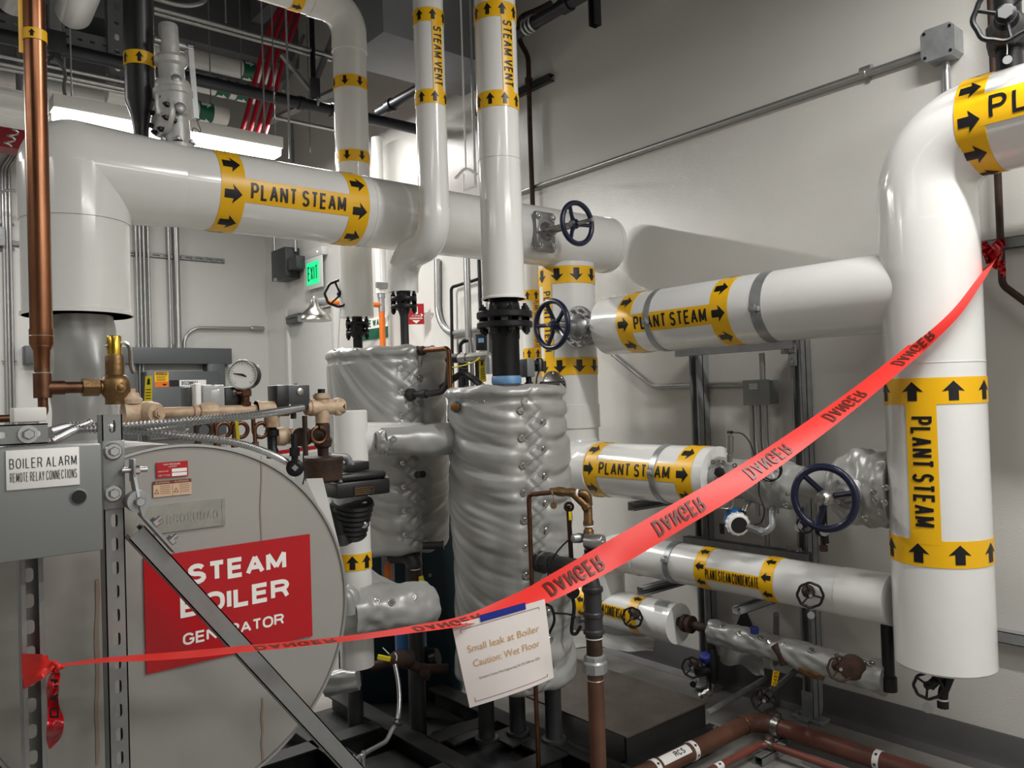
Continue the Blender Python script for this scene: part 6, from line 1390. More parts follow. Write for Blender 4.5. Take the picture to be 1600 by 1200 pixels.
mb = MB(); mb.box(((px0+px1)/2, py0-.03, pz-.106), (px1-px0+.06, .09, .012), bev=.002); mb.build('ledge', 'blacksteel', t)
mb = MB(); mb.box(((px0+px1)/2, py0+.02, .045), (px1-px0, .05, .085)); mb.build('base_channel', 'blacksteel', t)
mb = MB(); mb.box((px1-.05, py1-.1, .075), (.06, .06, .15)); mb.build('leg', 'blacksteel', t)
mb = MB(); mb.hexbolt((px1+.005, py0-.035, pz-.10), Z1, .008, .008); mb.build('bolt', 'zinc', t)
# brown pipes on the floor
zp = .072; xw, yw = 3.0, 2.03
t = thing('floor_pipe', 'thick red-brown pipe on the floor turning a corner beside the chequer plate', 'pipe', (2.9, 2.0, 0))
mb = MB(); mb.tube([(1.3, yw, zp), (xw-.09, yw, zp)], .036, 24); mb.build('left_run', 'brownp', t)
mb = MB(); mb.tube([(xw, yw-.09, zp), (xw, -.6, zp)], .036, 24); mb.build('right_run', 'redbrown', t)
mb = MB(); mb.tube(fillet([(xw-.095, yw, zp), (xw, yw, zp), (xw, yw-.095, zp)], .085, 10), .039, 24); mb.build('elbow', 'brownp', t)
for a, d_ in (((xw-.095, yw, zp), X1), ((xw, yw-.06, zp), Y1)): mb = MB(); mb.torus(a, d_, .037, .0025, 28, 6); mb.build('joint_ring', 'copperd', t)
for px, py in ((1090, 1170), (1030, 1198)):
    xx = P(px, py, z=zp+.02).x; w = Wrap((xx-.5, yw, zp), (xx+.5, yw, zp), .0365, V((-.3, -.6, .8))); mb = MB(); w.band(mb, .488, .512, .0015, 0, 28)
    for k in range(6): w.put(mb, arrow_shape(.5, (k-3)*.038, .012, .016, -1), .0022, 1)
    mb.build('arrow_band', ['cream', 'ink'], t)
xa, xb = P(1036, 1190, z=zp+.03).x, P(1082, 1170, z=zp+.03).x; w = Wrap((xa, yw, zp), (xb, yw, zp), .0365, V((-.2, -.5, .85))); mb = MB(); w.put(mb, rect_shape(0, xb-xa, -.02, .02), .001, 0); w.put(mb, text_shape('RCS', .45*(xb-xa), .8*(xb-xa), -.011, .011, .16), .002, 1); mb.build('lettered_label', ['cream', 'ink'], t)
w = Wrap((xw, 1.6, zp), (xw, .6, zp), .0365, V((-.6, -.3, .8))); yb = P(1364, 1186, z=zp+.02).y; mb = MB(); w.band(mb, 1.6-yb-.012, 1.6-yb+.012, .0015, 0, 28)
for k in range(6): w.put(mb, arrow_shape(1.6-yb, (k-3)*.038, .012, .016, 1), .0022, 1)
mb.build('arrow_band', ['cream', 'ink'], t)
def floor_clamp(c, ax, r, label, h):
    c = V(c); ax = V(ax); sd = ax.cross(Z1); mb = MB()
    mb.lathe([(r+.001, -.016), (r+.005, -.016), (r+.005, .016), (r+.001, .016)], c, ax, 28)
    for s in (-1, 1): mb.box(c+Z1*(r+.012)+sd*s*.006, (.006 if abs(sd.x) > .5 else .03, .03 if abs(sd.x) > .5 else .006, .026))
    t = thing('pipe_clamp', label, 'clamp', (c.x, c.y, 0)); mb.build('band', 'steel', t)
    mb = MB(); mb.hexbolt(c+Z1*(r+.014)+sd*.009, sd, .007, .008); mb.cyl(c+Z1*(r+.014)-sd*.02, c+Z1*(r+.014)+sd*.02, .004, 8); mb.build('bolt', 'zinc', t)
    mb = MB(); slotted_channel(mb, c-sd*.09+Z1*(-c.z+h), c+sd*.09+Z1*(-c.z+h), .041, h-.002, Z1, slots=False); mb.build('base_channel', 'strut', t)
floor_clamp((xw, P(1207, 1140, z=zp).y, zp), Y1, .036, 'shiny clamp on the thick floor pipe just past its corner', .03)
xs_, ys_ = 2.86, 1.90; zs = .055
t = thing('floor_pipe', 'thin red-brown pipe running inside the corner of the thick floor pipe', 'pipe', (xs_, ys_, 0))
mb = MB(); mb.tube(fillet([(2.2, ys_, zs), (xs_, ys_, zs), (xs_, -.6, zs)], .05, 8), .0145, 18); mb.build('pipe', 'redbrown', t)
xx = P(1112, 1194, z=zs).x; mb = MB(); w = Wrap((xx-.05, ys_, zs), (xx+.05, ys_, zs), .0148, V((-.2, -.5, .85))); w.band(mb, .03, .07, .001, 0, 20); w.put(mb, arrow_shape(.05, 0, .014, .012, -1), .0016, 1); mb.build('arrow_band', ['cream', 'ink'], t)
floor_clamp((xs_, P(1190, 1165, z=zs).y-.02, zs), Y1, .0145, 'small shiny clamp on the thin floor pipe', .035)
mb = MB(); slotted_channel(mb, (2.93, 1.75, .028), (2.93, .9, .028), .05, .026, Z1, slots=False); tag(mb.build('floor_channel', 'strutd'), 'grey strut channel on the floor along the right-hand run of brown pipes', 'channel')
mb = MB(); mb.box((3.10, P(1240, 1140, z=.03).y, .02), (.16, .05, .04)); tag(mb.build('floor_block', 'strutd'), 'short grey channel block beside the thick floor pipe toward the wall', 'channel')
# ---- dark things between boiler and front tank
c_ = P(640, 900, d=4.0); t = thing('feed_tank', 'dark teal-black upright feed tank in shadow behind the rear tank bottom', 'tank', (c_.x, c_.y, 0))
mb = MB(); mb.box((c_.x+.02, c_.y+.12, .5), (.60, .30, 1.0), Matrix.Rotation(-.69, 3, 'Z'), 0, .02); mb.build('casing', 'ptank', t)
mb = MB(); q = P(672, 899, d=3.78); mb.box(q, (.014, .004, .014)); mb.build('indicator', 'encl', t)
q0, q1 = P(597, 926, d=3.55), P(616, 862, d=3.55); mb = MB(); cq = (q0+q1)/2; Rb = Matrix((V((.77, -.64, 0)), V((.64, .77, 0)), Z1)).transposed(); mb.box(cq, (.056, .012, q1.z-q0.z+.10), Rb, 0, .002)
pn = mb.build('mounting_panel', 'galv'); tag(pn, 'narrow grey upright panel behind the silver sleeve, an orange cylinder on it', 'panel')
mb = MB(); q = P(606, 892, d=3.5); mb.cyl(q-Z1*.035, q+Z1*.035, .0145, 18); oc = mb.build('orange_cylinder', 'orange'); tag(oc, 'small orange upright cylinder on the narrow grey panel', 'cylinder')
mb = MB(); mb.lathe([(.010, .035), (.010, .046)], q, Z1, 12)
mb.build('cap', 'galv', oc)
t = thing('brown_pipe', 'brown pipe with dark elbow and white rings, right of the orange cylinder', 'pipe', P(648, 920, d=3.4))
mb = MB(); mb.tube(fillet([P(612, 868, d=3.45), P(645, 868, d=3.4), P(648, 885, d=3.4)], .05, 8), .034, 20); mb.build('elbow', 'darkpipe', t)
mb = MB(); mb.cyl(P(647, 885, d=3.4), P(650, 960, d=3.4), .022, 18); mb.build('pipe', 'rust', t)
for py in (884, 889): mb = MB(); mb.torus(P(648, py, d=3.4), Z1, .021, .003, 20, 6); mb.build('seal_ring', 'ptfe', t)
q = [P(654, 901, d=3.3), P(661, 899, d=3.3), P(673, 944, d=3.3), P(669, 946, d=3.3), P(660, 922, d=3.3), P(655, 922, d=3.3)]
mb = MB(); n_ = (CO-q[0]).normalized()*.006; mb.add(q+[p-n_ for p in q], [(0, 1, 2, 3, 4, 5), (11, 10, 9, 8, 7, 6)]+[(i, (i+1) % 6, 6+(i+1) % 6, 6+i) for i in range(6)]); tag(mb.build('valve_lever', 'tag'), 'yellow valve lever right of the pale horizontal blanket', 'lever')
mb = MB(); b = blanket_thing('insulation_blanket', 'flattened grey blanket lying on the skid in the shadow below the boiler rim', [P(508, 1072, d=3.3), P(530, 1066, d=3.3), P(560, 1060, d=3.3)], [.045, .05, .045], 15.0, .008)
t = thing('ball_valve', 'rusty ball valve with yellow lever sleeve on the dark pipes low behind the boiler', 'valve', P(610, 1035, d=3.2))
mb = MB(); a = P(580, 1040, d=3.3); b = P(690, 1050, d=3.3); mb.tube(fillet([P(580, 1042, d=3.3), P(628, 1030, d=3.28), P(655, 1045, d=3.28), P(700, 1045, d=3.3)], .05, 6), .020, 16); mb.build('pipe', 'rust', t)
o = P(628, 1030, d=3.26); mb = MB(); mb.lathe([(.024, -.05), (.036, -.03), (.038, .0), (.036, .03), (.024, .05)], o, V((.8, -.6, .1)), 18); mb.build('body', 'rust', t)
mb = MB(); mb.lathe([(.03, -.02), (.032, 0), (.03, .02)], P(665, 1050, d=3.27), V((.6, -.7, -.3)), 12); mb.build('reducer', 'rust', t)
mb = MB(); a, b = P(590, 1026, d=3.2), P(610, 1030, d=3.2); mb.bar(a, b, .016, .012); mb.build('lever', 'tag', t)
mb = MB(); mb.tube([P(598, 1012, d=3.2), P(608, 1022, d=3.2)], .002, 6); mb.tube(smooth_path([P(617, 1020, d=3.2), P(620, 1026, d=3.2), P(619, 1032, d=3.2)], 4), .0025, 6); mb.build('zip_tie', 'ptfe', t)
mb = MB(); o = P(642, 1003, d=3.55); mb.lathe([(.065, -.10), (.07, -.09), (.07, .06), (.04, .08)], o, Z1, 24); tag(mb.build('blue_canister', 'blue'), 'blue canister in deep shadow under the red tape between boiler and front tank', 'canister')
mb = MB(); o = P(668, 1028, d=3.5); mb.lathe([(.045, -.05), (.05, 0), (.03, .05)], o, V((.5, -.8, .3)), 18); mb.lathe([(.03, 0), (.03, .03)], P(675, 1030, d=3.42), V((.5, -.8, .3)), 16); tag(mb.build('pump_motor', 'iron'), 'black pump body with pale end in shadow left of the front tank leg', 'pump')
mb = MB(); mb.tube(smooth_path([P(617, 1038, d=3.15), P(622, 1065, d=3.12), P(624, 1095, d=3.08), P(621, 1126, d=3.02), P(612, 1142, d=2.95), P(603, 1158, d=2.86), P(590, 1166, d=2.8), P(572, 1176, d=2.72), P(556, 1188, d=2.66), P(548, 1200, d=2.62)], 8), .0085, 10)
fc = mb.build('flexible_conduit', 'conduit'); tag(fc, 'grey flexible hose curving down from the rusty ball valve to the floor by the brace', 'hose')
mb = MB(); mb.torus(P(621, 1128, d=3.0), V((.3, -.3, 1)), .018, .004, 18, 6); mb.build('clip', 'iron', fc)
mb = MB(); q = P(568, 1183, d=2.66); mb.tube(smooth_path([P(552, 1180, d=2.65), P(560, 1195, d=2.65), P(566, 1180, d=2.65), P(570, 1205, d=2.65)], 6), .005, 8); mb.lathe([(.007, -.02), (.007, .02)], q, V((.1, .1, 1)), 10); tag(mb.build('shackle', 'zinc'), 'small bright shackle by the grey hose at the bottom edge', 'shackle')

q = [P(428, 708, d=2.95), P(512, 696, d=2.98)]; mb = MB(); mb.bar(q[0], q[1], .014, .010, Z1); mb.bar(q[0]-Z1*.012, q[1]-Z1*.012, .010, .008, Z1, 1)
tag(mb.build('striped_rail', ['tapeknot', 'cream']), 'thin red and white rail glimpsed behind the pigtail siphons', 'rail')
# ================================================================ back wall: panels, conduits, signs
by = BY-.001
def bp(px, py, off=.0): return P(px, py, y=BY-off)
a, b = bp(40, 568, .16), bp(362, 543, .16)
t = thing('wireway', 'long dark grey wireway trough high on the back wall above the panels', 'wireway', ((a.x+b.x)/2, BY-.08, a.z))
mb = MB(); mb.box(((a.x+b.x)/2, BY-.081, (a.z+b.z)/2-.005), (b.x-a.x, .16, .155), bev=.003); mb.build('trough', 'encld', t); wz = (a.z+b.z)/2-.085
mb = MB(); q = bp(345, 566, .1); mb.box((q.x, BY-.06, q.z-.02), (.12, .10, .06)); mb.build('end_nipple', 'encld', t)
def panel(px0, px1, py0, py1, dp, label, m='encld', deco=None):
    p, q = bp(px0, py1, dp), bp(px1, py0, dp); t = thing('electrical_panel', label, 'panel', ((p.x+q.x)/2, BY-dp/2, p.z)); mb = MB(); mb.box(((p.x+q.x)/2, BY-dp/2-.001, (p.z+q.z)/2), (q.x-p.x, dp-.02, q.z-p.z), bev=.004); mb.build('cabinet', m, t)
    mb = MB(); mb.box(((p.x+q.x)/2, BY-dp+.006, (p.z+q.z)/2), (q.x-p.x-.02, .012, q.z-p.z-.02), bev=.002); dr = mb.build('door', m, t)
    if deco: deco(Flat((p.x, BY-dp-.0005, p.z), X1, Z1), q.x-p.x, q.z-p.z, t)
    return t
def dec1(F, w, h, t):
    def q(px, py): v = P(px, py, y=F.o.y); return (v.x-F.o.x, v.z-F.o.z)
    mb = MB(); (x0, z0), (x1, z1) = q(242, 605), q(263, 581); F.put(mb, rect_shape(x0, x1, z0, z1), .001, 0); zm = z0+(z1-z0)*.36; F.put(mb, rect_shape(x0, x1, z0, zm), .0015, 2); F.put(mb, rect_shape(x0+.01, x1-.01, z1-.03, z1-.004), .0015, 1); F.put(mb, text_shape('CAUTION', x0+.015, x1-.015, z1-.026, z1-.009, .18), .002, 0)
    for k in range(4): F.put(mb, rect_shape(x0+.015, x1-.02-.01*(k % 2), z1-.045-.013*k, z1-.040-.013*k), .0015, 1)
    F.put(mb, rect_shape(x0+.07, x1-.02, z0+.015, zm-.02), .002, 1); mb.build('caution_label', ['yellow', 'ink', 'orange'], t)
    mb = MB(); (x0, z0), (x1, z1) = q(265, 604), q(322, 595); F.put(mb, rect_shape(x0, x0+.09, z0, z1+.01), .001, 1); F.put(mb, rect_shape(x0+.09, x1, z0, z1+.01), .001, 0); F.put(mb, text_shape('DISCONNECT', x0+.11, x1-.08, z0+.012, z1, .14), .0015, 1); mb.build('name_label', ['cream', 'ink'], t)
panel(232, 342, 580, 690, .20, 'dark grey electrical panel with caution labels on the back wall under the wireway', deco=dec1)
panel(196, 213, 566, 690, .14, 'narrow dark grey panel strip beyond the safety valve on the back wall')
panel(328, 352, 567, 690, .16, 'slim dark grey panel column under the right end of the wireway')
hang = [(82, 582), (89, 582), (89, 602), (82, 602)]; hang_tag('caution_sticker', hang, 'tag', 'yellow sticker glimpsed left of the grey riser blanket', d=dep(bp(85, 590, .03)), extra=lines_on)
rl_a, rl_b = bp(190, 394, .02), bp(351, 408, .02); mb = MB(); slotted_channel(mb, (-.9, BY-.021, rl_b.z), (rl_b.x, BY-.021, rl_b.z), .041, .02, -Y1, pitch=.10, sl=.065, sw=.016); tag(mb.build('strut_rail', 'strut'), 'slotted strut rail across the back wall holding the vertical conduits', 'rail')
grp = 'conduits rising from the wireway'
for px, r_, w in ((215, .0125, 'first from the left'), (221, .0125, 'second from the left'), (227, .0125, 'third from the left'), (234, .0125, 'fourth from the left'), (266, .014, 'fifth, standing apart')):
    q = bp(px, 480, .04); mb = MB(); mb.cyl((q.x, BY-.038, wz+.16), (q.x, BY-.038, 4.6), r_, 12); mb.cyl((q.x, BY-.038, wz+.16), (q.x, BY-.038, wz+.20), r_*1.4, 12); tag(mb.build('conduit', 'conduit'), 'thin vertical conduit on the back wall above the wireway, '+w, 'conduit', grp)
q = bp(278, 480, .05); mb = MB(); mb.cyl((q.x, BY-.045, wz+.16), (q.x, BY-.045, 4.6), .028, 18); mb.cyl((q.x, BY-.045, wz+.16), (q.x, BY-.045, wz+.21), .034, 18); tag(mb.build('conduit', 'conduit'), 'thickest vertical conduit on the back wall above the wireway', 'conduit')
mb = MB(); pts = [bp(288, 545, .04), bp(290, 512, .04), bp(392, 513, .04)]; pts[1].x = pts[0].x+.01; pts[0].z = wz+.16; mb.tube(fillet(pts, .17, 8), .016, 14); mb.lathe([(.020, 0), (.024, .01), (.024, .13), (.018, .14)], pts[2], X1, 14); tag(mb.build('conduit', 'conduit'), 'conduit arching from the wireway to the right, ending in a short coupling', 'conduit')
for px, w in ((218, 'left'), (224, 'right')):
    q = bp(px, 580, .06); mb = MB(); mb.cyl((q.x, BY-.06, .9), (q.x, BY-.06, wz+.01), .012, 10); tag(mb.build('conduit', 'conduit'), 'thin conduit below the wireway beside the caution label, '+w+' of two', 'conduit')
for px, w in ((7, 'leftmost'), (12, 'middle'), (18, 'rightmost')):
    q = bp(px, 450, .03); mb = MB(); mb.tube(fillet([V((q.x, BY-.03, .3)), V((q.x, BY-.03, bp(px, 262, .03).z)), V((q.x+.25, BY-.03, bp(px, 262, .03).z+.45))], .12, 6), .013, 10)
    for py in (350, 388, 563): mb.cyl((q.x-.03, BY-.02, bp(px, py, .03).z), (q.x+.03, BY-.02, bp(px, py, .03).z), .009, 8)
    tag(mb.build('conduit', 'conduit'), w+' of three thin conduits on the back wall at the left edge', 'conduit')
q = bp(3, 370, .05); mb = MB(); mb.box((q.x-.04, BY-.04, q.z), (.12, .07, .16), bev=.004); tag(mb.build('switch_box', 'galv'), 'small metal switch box at the left edge of the back wall', 'box')
# right wall, far end: boxes, exit sign, fire sign
wx = WX
def wp_(px, py, off=0): return P(px, py, x=WX-off)
t = thing('disconnect_box', 'dark grey disconnect box left of the exit sign, thin conduits above', 'box', wp_(440, 440, .1))
a, b = wp_(424, 440, .16), wp_(444, 385, .16)
mb = MB(); mb.box((WX-.08, (a.y+b.y)/2, (a.z+b.z)/2), (.15, abs(a.y-b.y), abs(b.z-a.z)), bev=.004); mb.build('enclosure', 'charcoal', t)
mb = MB(); mb.box((WX-.10, min(a.y, b.y)-.012, (a.z+b.z)/2), (.11, .02, abs(b.z-a.z)*.9), bev=.003); mb.build('side_cover', 'charcoal', t)
mb = MB(); q = wp_(430, 437, .165); mb.box(q, (.02, .04, .03)); mb.build('latch', 'galv', t)
a, b = wp_(447, 424, .14), wp_(466, 398, .14); t2 = thing('relay_box', 'small dark box overlapping the right of the disconnect box', 'box', (WX-.07, (a.y+b.y)/2, a.z))
mb = MB(); mb.box((WX-.075, (a.y+b.y)/2, (a.z+b.z)/2), (.14, abs(a.y-b.y)*.8, abs(b.z-a.z)), bev=.004); mb.build('enclosure', 'charcoal', t2)
for px, w in ((429, 'left'), (462, 'right')):
    q = wp_(px, 390, .06); mb = MB(); mb.cyl((q.x, q.y, q.z-.02), (q.x, q.y, 4.2), .014, 12); tag(mb.build('conduit', 'conduit'), 'thin conduit above the dark boxes near the exit sign, '+w+' one', 'conduit')
a, b = wp_(476, 445, .06), wp_(502, 408, .06); yc, zc = (a.y+b.y)/2, (a.z+b.z)/2; w, h = abs(a.y-b.y), .26
t = thing('exit_sign', 'green lit edge-glow EXIT sign above the door on the far wall', 'exit sign', (WX-.05, yc, zc-h/2))
mb = MB(); mb.box((WX-.055, yc, zc), (.012, w+.02, h+.03), bev=.002); mb.build('panel', mat('exit_plate', (206, 214, 208), .2), t)
F = Flat((WX-.0625, yc+w/2, zc-h/2), -Y1, Z1); mb = MB(); F.put(mb, rect_shape(.16*w, .86*w, .10*h, .90*h), .0008, 0); F.put(mb, text_shape('EXIT', .22*w, .80*w, .24*h, .76*h, .14), .002, 1); mb.build('lit_face', ['exit', mat('exit_letters', (10, 96, 62), .4)], t)
q = wp_(490, 400, .04); mb = MB(); mb.box((WX-.03, yc, zc+h/2+.055), (.06, w*1.1, .075), bev=.005); mb.build('canopy', 'wallb', t)
mb = MB(); mb.lathe([(.008, 0), (.008, .004)], (WX-.06, yc-w*.3, zc+h/2+.055), -X1, 10); mb.build('indicator', mat('indicator', (255, 255, 255), .4, emit=2), t)
# fire extinguisher flag sign
q = wp_(652, 492, .12); t = thing('fire_sign', 'projecting red fire extinguisher flag sign with white arrow, behind the vent flange', 'sign', q)
mb = MB(); a, b = P(640, 507, d=dep(q)), P(663, 474, d=dep(q)); wv = .77*(b-a).dot(V((.768, -.64, 0))); ex = V((.85, -.52, 0)).normalized(); wv = (P(663, 490, d=dep(q))-P(638, 490, d=dep(q))).length; hh = b.z-a.z; o = V((a.x, a.y, a.z))-ex*.01
mb.prism([(0, 0), (wv, 0), (wv, hh), (0, hh)], o, ex, Z1, ex.cross(Z1), .004); F = Flat(o-ex.cross(Z1)*0+V((0, 0, 0)), ex, Z1); F.n = (CO-o).normalized()
F.put(mb, rect_shape(.10*wv, .9*wv, .26*hh, .29*hh), .006, 1); F.put(mb, rect_shape(.38*wv, .62*wv, .5*hh, .86*hh), .006, 1); F.put(mb, text_shape('FIRE', .25*wv, .75*wv, .385*hh, .45*hh, .16), .006, 1); F.put(mb, text_shape('EXTINGUISHER', .12*wv, .88*wv, .30*hh, .36*hh, .14), .006, 1)
F.put(mb, ([(.25*wv, .2*hh), (.75*wv, .2*hh), (.5*wv, .04*hh)], [[0, 1, 2]]), .006, 1); F.put(mb, ([(.80*wv, .36*hh), (.80*wv, .54*hh), (.95*wv, .45*hh)], [[0, 1, 2]]), .006, 1)
mb.build('face', ['red', 'white'], t)
mb = MB(); mb.bar(o+ex*wv+Z1*hh/2, V((WX-.001, (o+ex*wv).y-.02, o.z+hh/2)), .02, .004); mb.build('wall_bracket', 'wallb', t)
q = wp_(584, 513, .01); mb = MB(); F = Flat((WX-.003, q.y+.22, q.z-.09), -Y1, Z1); mb.box((WX-.003, q.y, q.z), (.004, .44, .18)); F.put(mb, rect_shape(.0, .44, .0, .09), .003, 1); F.put(mb, text_shape('EYE WASH', .04, .40, .105, .165, .2), .003, 1); tag(mb.build('eyewash_sign', ['white', 'green']), 'small white and green wall sign half hidden behind the supply pipe flange', 'sign')
# emergency shower with its orange pipe
sp = P(492, 492, d=6.0); t = thing('emergency_shower', 'stainless bell shaped emergency shower head on an orange pipe near the door', 'shower', sp)
sp = V((sp.x, sp.y, sp.z)); rr_ = 26/CAM_F*6.0
mb = MB(); mb.lathe([(rr_, -.045), (rr_*1.0, -.03), (rr_*.88, 0), (rr_*.55, .035), (rr_*.33, .06), (rr_*.25, .10), (.022, .115), (.022, .14)], (sp.x, sp.y, sp.z), Z1, 36); mb.build('head', 'steel', t)
e0 = V((sp.x, sp.y, P(489, 471, d=6.0).z)); mb = MB(); mb.tube(fillet([V((sp.x, sp.y, sp.z+.13)), e0, e0+V((.09, 0, 0))], .04, 6), .027, 16); mb.lathe([(.032, 0), (.032, .03)], e0+V((.05, 0, 0)), X1, 16); mb.build('elbow', 'galv', t)
ve = P(597, 500, y=sp.y); mb = MB(); mb.cyl(e0+V((.08, 0, 0)), (ve.x, sp.y, e0.z), .020, 14); mb.build('orange_pipe', 'orange', t)
mb = MB(); mb.cyl((ve.x, sp.y, .0), (ve.x, sp.y, zpx(597, 486, sp.y)), .024, 16); mb.build('orange_riser', 'orange', t)
mb = MB(); mb.cyl((ve.x, sp.y, zpx(597, 487, sp.y)), (ve.x, sp.y, zpx(597, 458, sp.y)), .026, 16); mb.lathe([(.032, 0), (.032, .05)], (ve.x, sp.y, zpx(597, 466, sp.y)), Z1, 16); mb.build('coupling', 'galv', t)
mb = MB(); mb.cyl((ve.x-.0, sp.y, zpx(597, 459, sp.y)), (ve.x, sp.y, 3.6), .045, 24); tag(mb.build('white_pipe', 'jacket'), 'white sleeve pipe above the orange riser, left of the jogged vent', 'pipe')
mb = MB(); q = P(597, 446, y=sp.y-.05); mb.box(q, (.10, .03, .045)); tag(mb.build('pipe_bracket', 'strut'), 'dark bracket across the white sleeve above the orange riser', 'bracket')
# chain wheel at the supply pipe
w = P(531, 458, d=3.72); t = thing('handwheel_valve', 'dark handwheel half hidden left of the supply pipe below the header', 'valve', w)
handwheel(t, w, V((-.5, -.6, .3)), .068, .0065, 3, 'iron', .010, .4, .016, True)
mb = MB(); mb.tube([w, (SX, SY, w.z)], .014, 10); mb.build('stem', 'iron', t)
mb = MB(); mb.tube([w+V((-.0, 0, -.07)), P(527, 560, d=3.72)], .0025, 5); mb.build('pull_cord', 'ptfe', t)

# ================================================================ overhead
# relief valve on the header
rv = V((P(276, 200, y=HY).x, HY, HZ+HR)); k_ = dep(rv)/CAM_F
def rz(py): return P(272, py, y=HY).z
tl = V((-.05, 0, 1)).normalized()
t = thing('relief_valve', 'tall cast grey relief valve with a lever standing on the steam header', 'valve', rv)
def H_(py): return rz(py)-rv.z
mb = MB(); mb.lathe([(.062, -.03), (.062, .0), (.056, .004), (.050, .006), (.050, H_(186)), (.062, H_(182)), (.066, H_(172)), (.066, H_(152)), (.070, H_(150)), (.070, H_(143)), (.060, H_(140))], rv, tl, 32); mb.build('body', 'olive', t)
mb = MB(); mb.lathe([(.058, H_(146)), (.064, H_(138)), (.060, H_(130)), (.046, H_(128)), (.046, H_(107)), (.056, H_(103)), (.058, H_(95)), (.052, H_(92))], rv, tl, 32); mb.build('bonnet', 'olive', t)
mb = MB(); mb.lathe([(.052, H_(93)), (.050, H_(90)), (.036, H_(87)), (.036, H_(46)), (.032, H_(41))], rv, tl, 10); mb.build('cap', 'olive', t)
for px, py, d_ in ((281, 178, V((.0, -1, 0))), (278, 133, V((.0, -1, 0)))):
    o = V((P(px, py, y=HY-.07).x, HY-(.066 if py > 150 else .046), rz(py))); mb = MB(); mb.lathe([(.020, -.01), (.020, .012), (.014, .016)], o, d_, 18); mb.build('port_plug', 'cast', t)
o = rv+tl*H_(70); mb = MB(); mb.cyl(o, o+X1*.055, .018, 14); mb.cyl(o+X1*.05, o+X1*.085, .010, 10); mb.cyl(o-X1*.03, o-X1*.055, .014, 12); mb.build('lever_pivot', 'cast', t)
mb = MB(); l0 = o+X1*.075+V((0, -.004, .01)); l1 = V((P(305, 180, y=HY).x, HY-.01, rz(180))); mb.bar(l0, l1, .020, .008, X1); mb.build('lever', 'galv', t)
o = V((P(246, 185, y=HY).x+.01, HY, rz(186))); flange(t, o+X1*.02, V((-1, -.15, .1)), .078, .02, 8, .009, 'olive', 'iron', 'outlet_flange')
mb = MB(); mb.cyl(o+X1*.015, rv+tl*H_(176), .045, 20); mb.build('outlet_neck', 'olive', t)
for k in range(6): a_ = k*PI/3+.3; mb = MB(); mb.hexbolt(rv+V((math.cos(a_)*.056, math.sin(a_)*.056, .004)), Z1, .009, .011); mb.build('bolt', 'cast', t)
mb = MB(); mb.tube(smooth_path([l1, l1+V((.012, -.01, -.05)), P(302, 200, y=HY-.05), P(300, 218, y=HY-.1)], 6), .0016, 6); mb.build('seal_wire', 'rubber', t)
# black vent pipe beside it
bx2, by2 = P(218, 100, y=HY+.10).x, HY+.10
t = thing('black_vent_pipe', 'thick black pipe rising by the relief valve, with a yellow up arrow band', 'pipe', (bx2, by2, 2.4))
rB = .053; mb = MB(); zq2 = lambda py: P(219, py, y=by2).z
mb.lathe([(.026, zq2(214)), (.028, zq2(200)), (.036, zq2(180)), (rB, zq2(160)), (rB, 4.4)], (bx2, by2, 0), Z1, 36); mb.build('pipe', mat('black_wrap', (26, 26, 30), .35, var=.2, vscale=4), t)
A, B = V((bx2, by2, 4.3)), V((bx2, by2, 2.4)); marker(t, A, B, rB, toward(A, V((bx2, by2, 3.0))), [onpipe(219, 88, A, B, rB)-.025], -1, bw=.05, al=.038, aw=.028, gap=.052, name='arrow_band')
# the linear lamp in view
la, lb = P(80, 182, y=4.6), P(437, 240, y=4.6); lz = 3.03
t = thing('strip_light', 'lit linear ceiling lamp hanging behind the steam header', 'lamp', ((la.x+lb.x)/2, 4.6, lz))
mb = MB(); mb.box(((la.x+lb.x)/2, 4.6, lz+.045), (lb.x-la.x, .12, .07), bev=.006); mb.build('housing', 'cream', t)
mb = MB(); mb.box(((la.x+lb.x)/2, 4.6, lz-.012), (lb.x-la.x-.02, .11, .05), bev=.012); mb.build('diffuser', 'led', t)
mb = MB(); mb.tube(smooth_path([P(108, 168, y=4.6), P(100, 140, y=4.65), P(102, 115, y=4.7), P(92, 97, y=4.75), P(86, 92, y=4.8)], 8), .009, 8); mb.build('power_cord', 'encl', t)
for px in (112, 428): q = P(px, 150, y=4.6); mb = MB(); mb.cyl((q.x, 4.6, lz+.07), (q.x, 4.6, CEIL), .004, 6); mb.build('hanger_rod', 'galv', t)
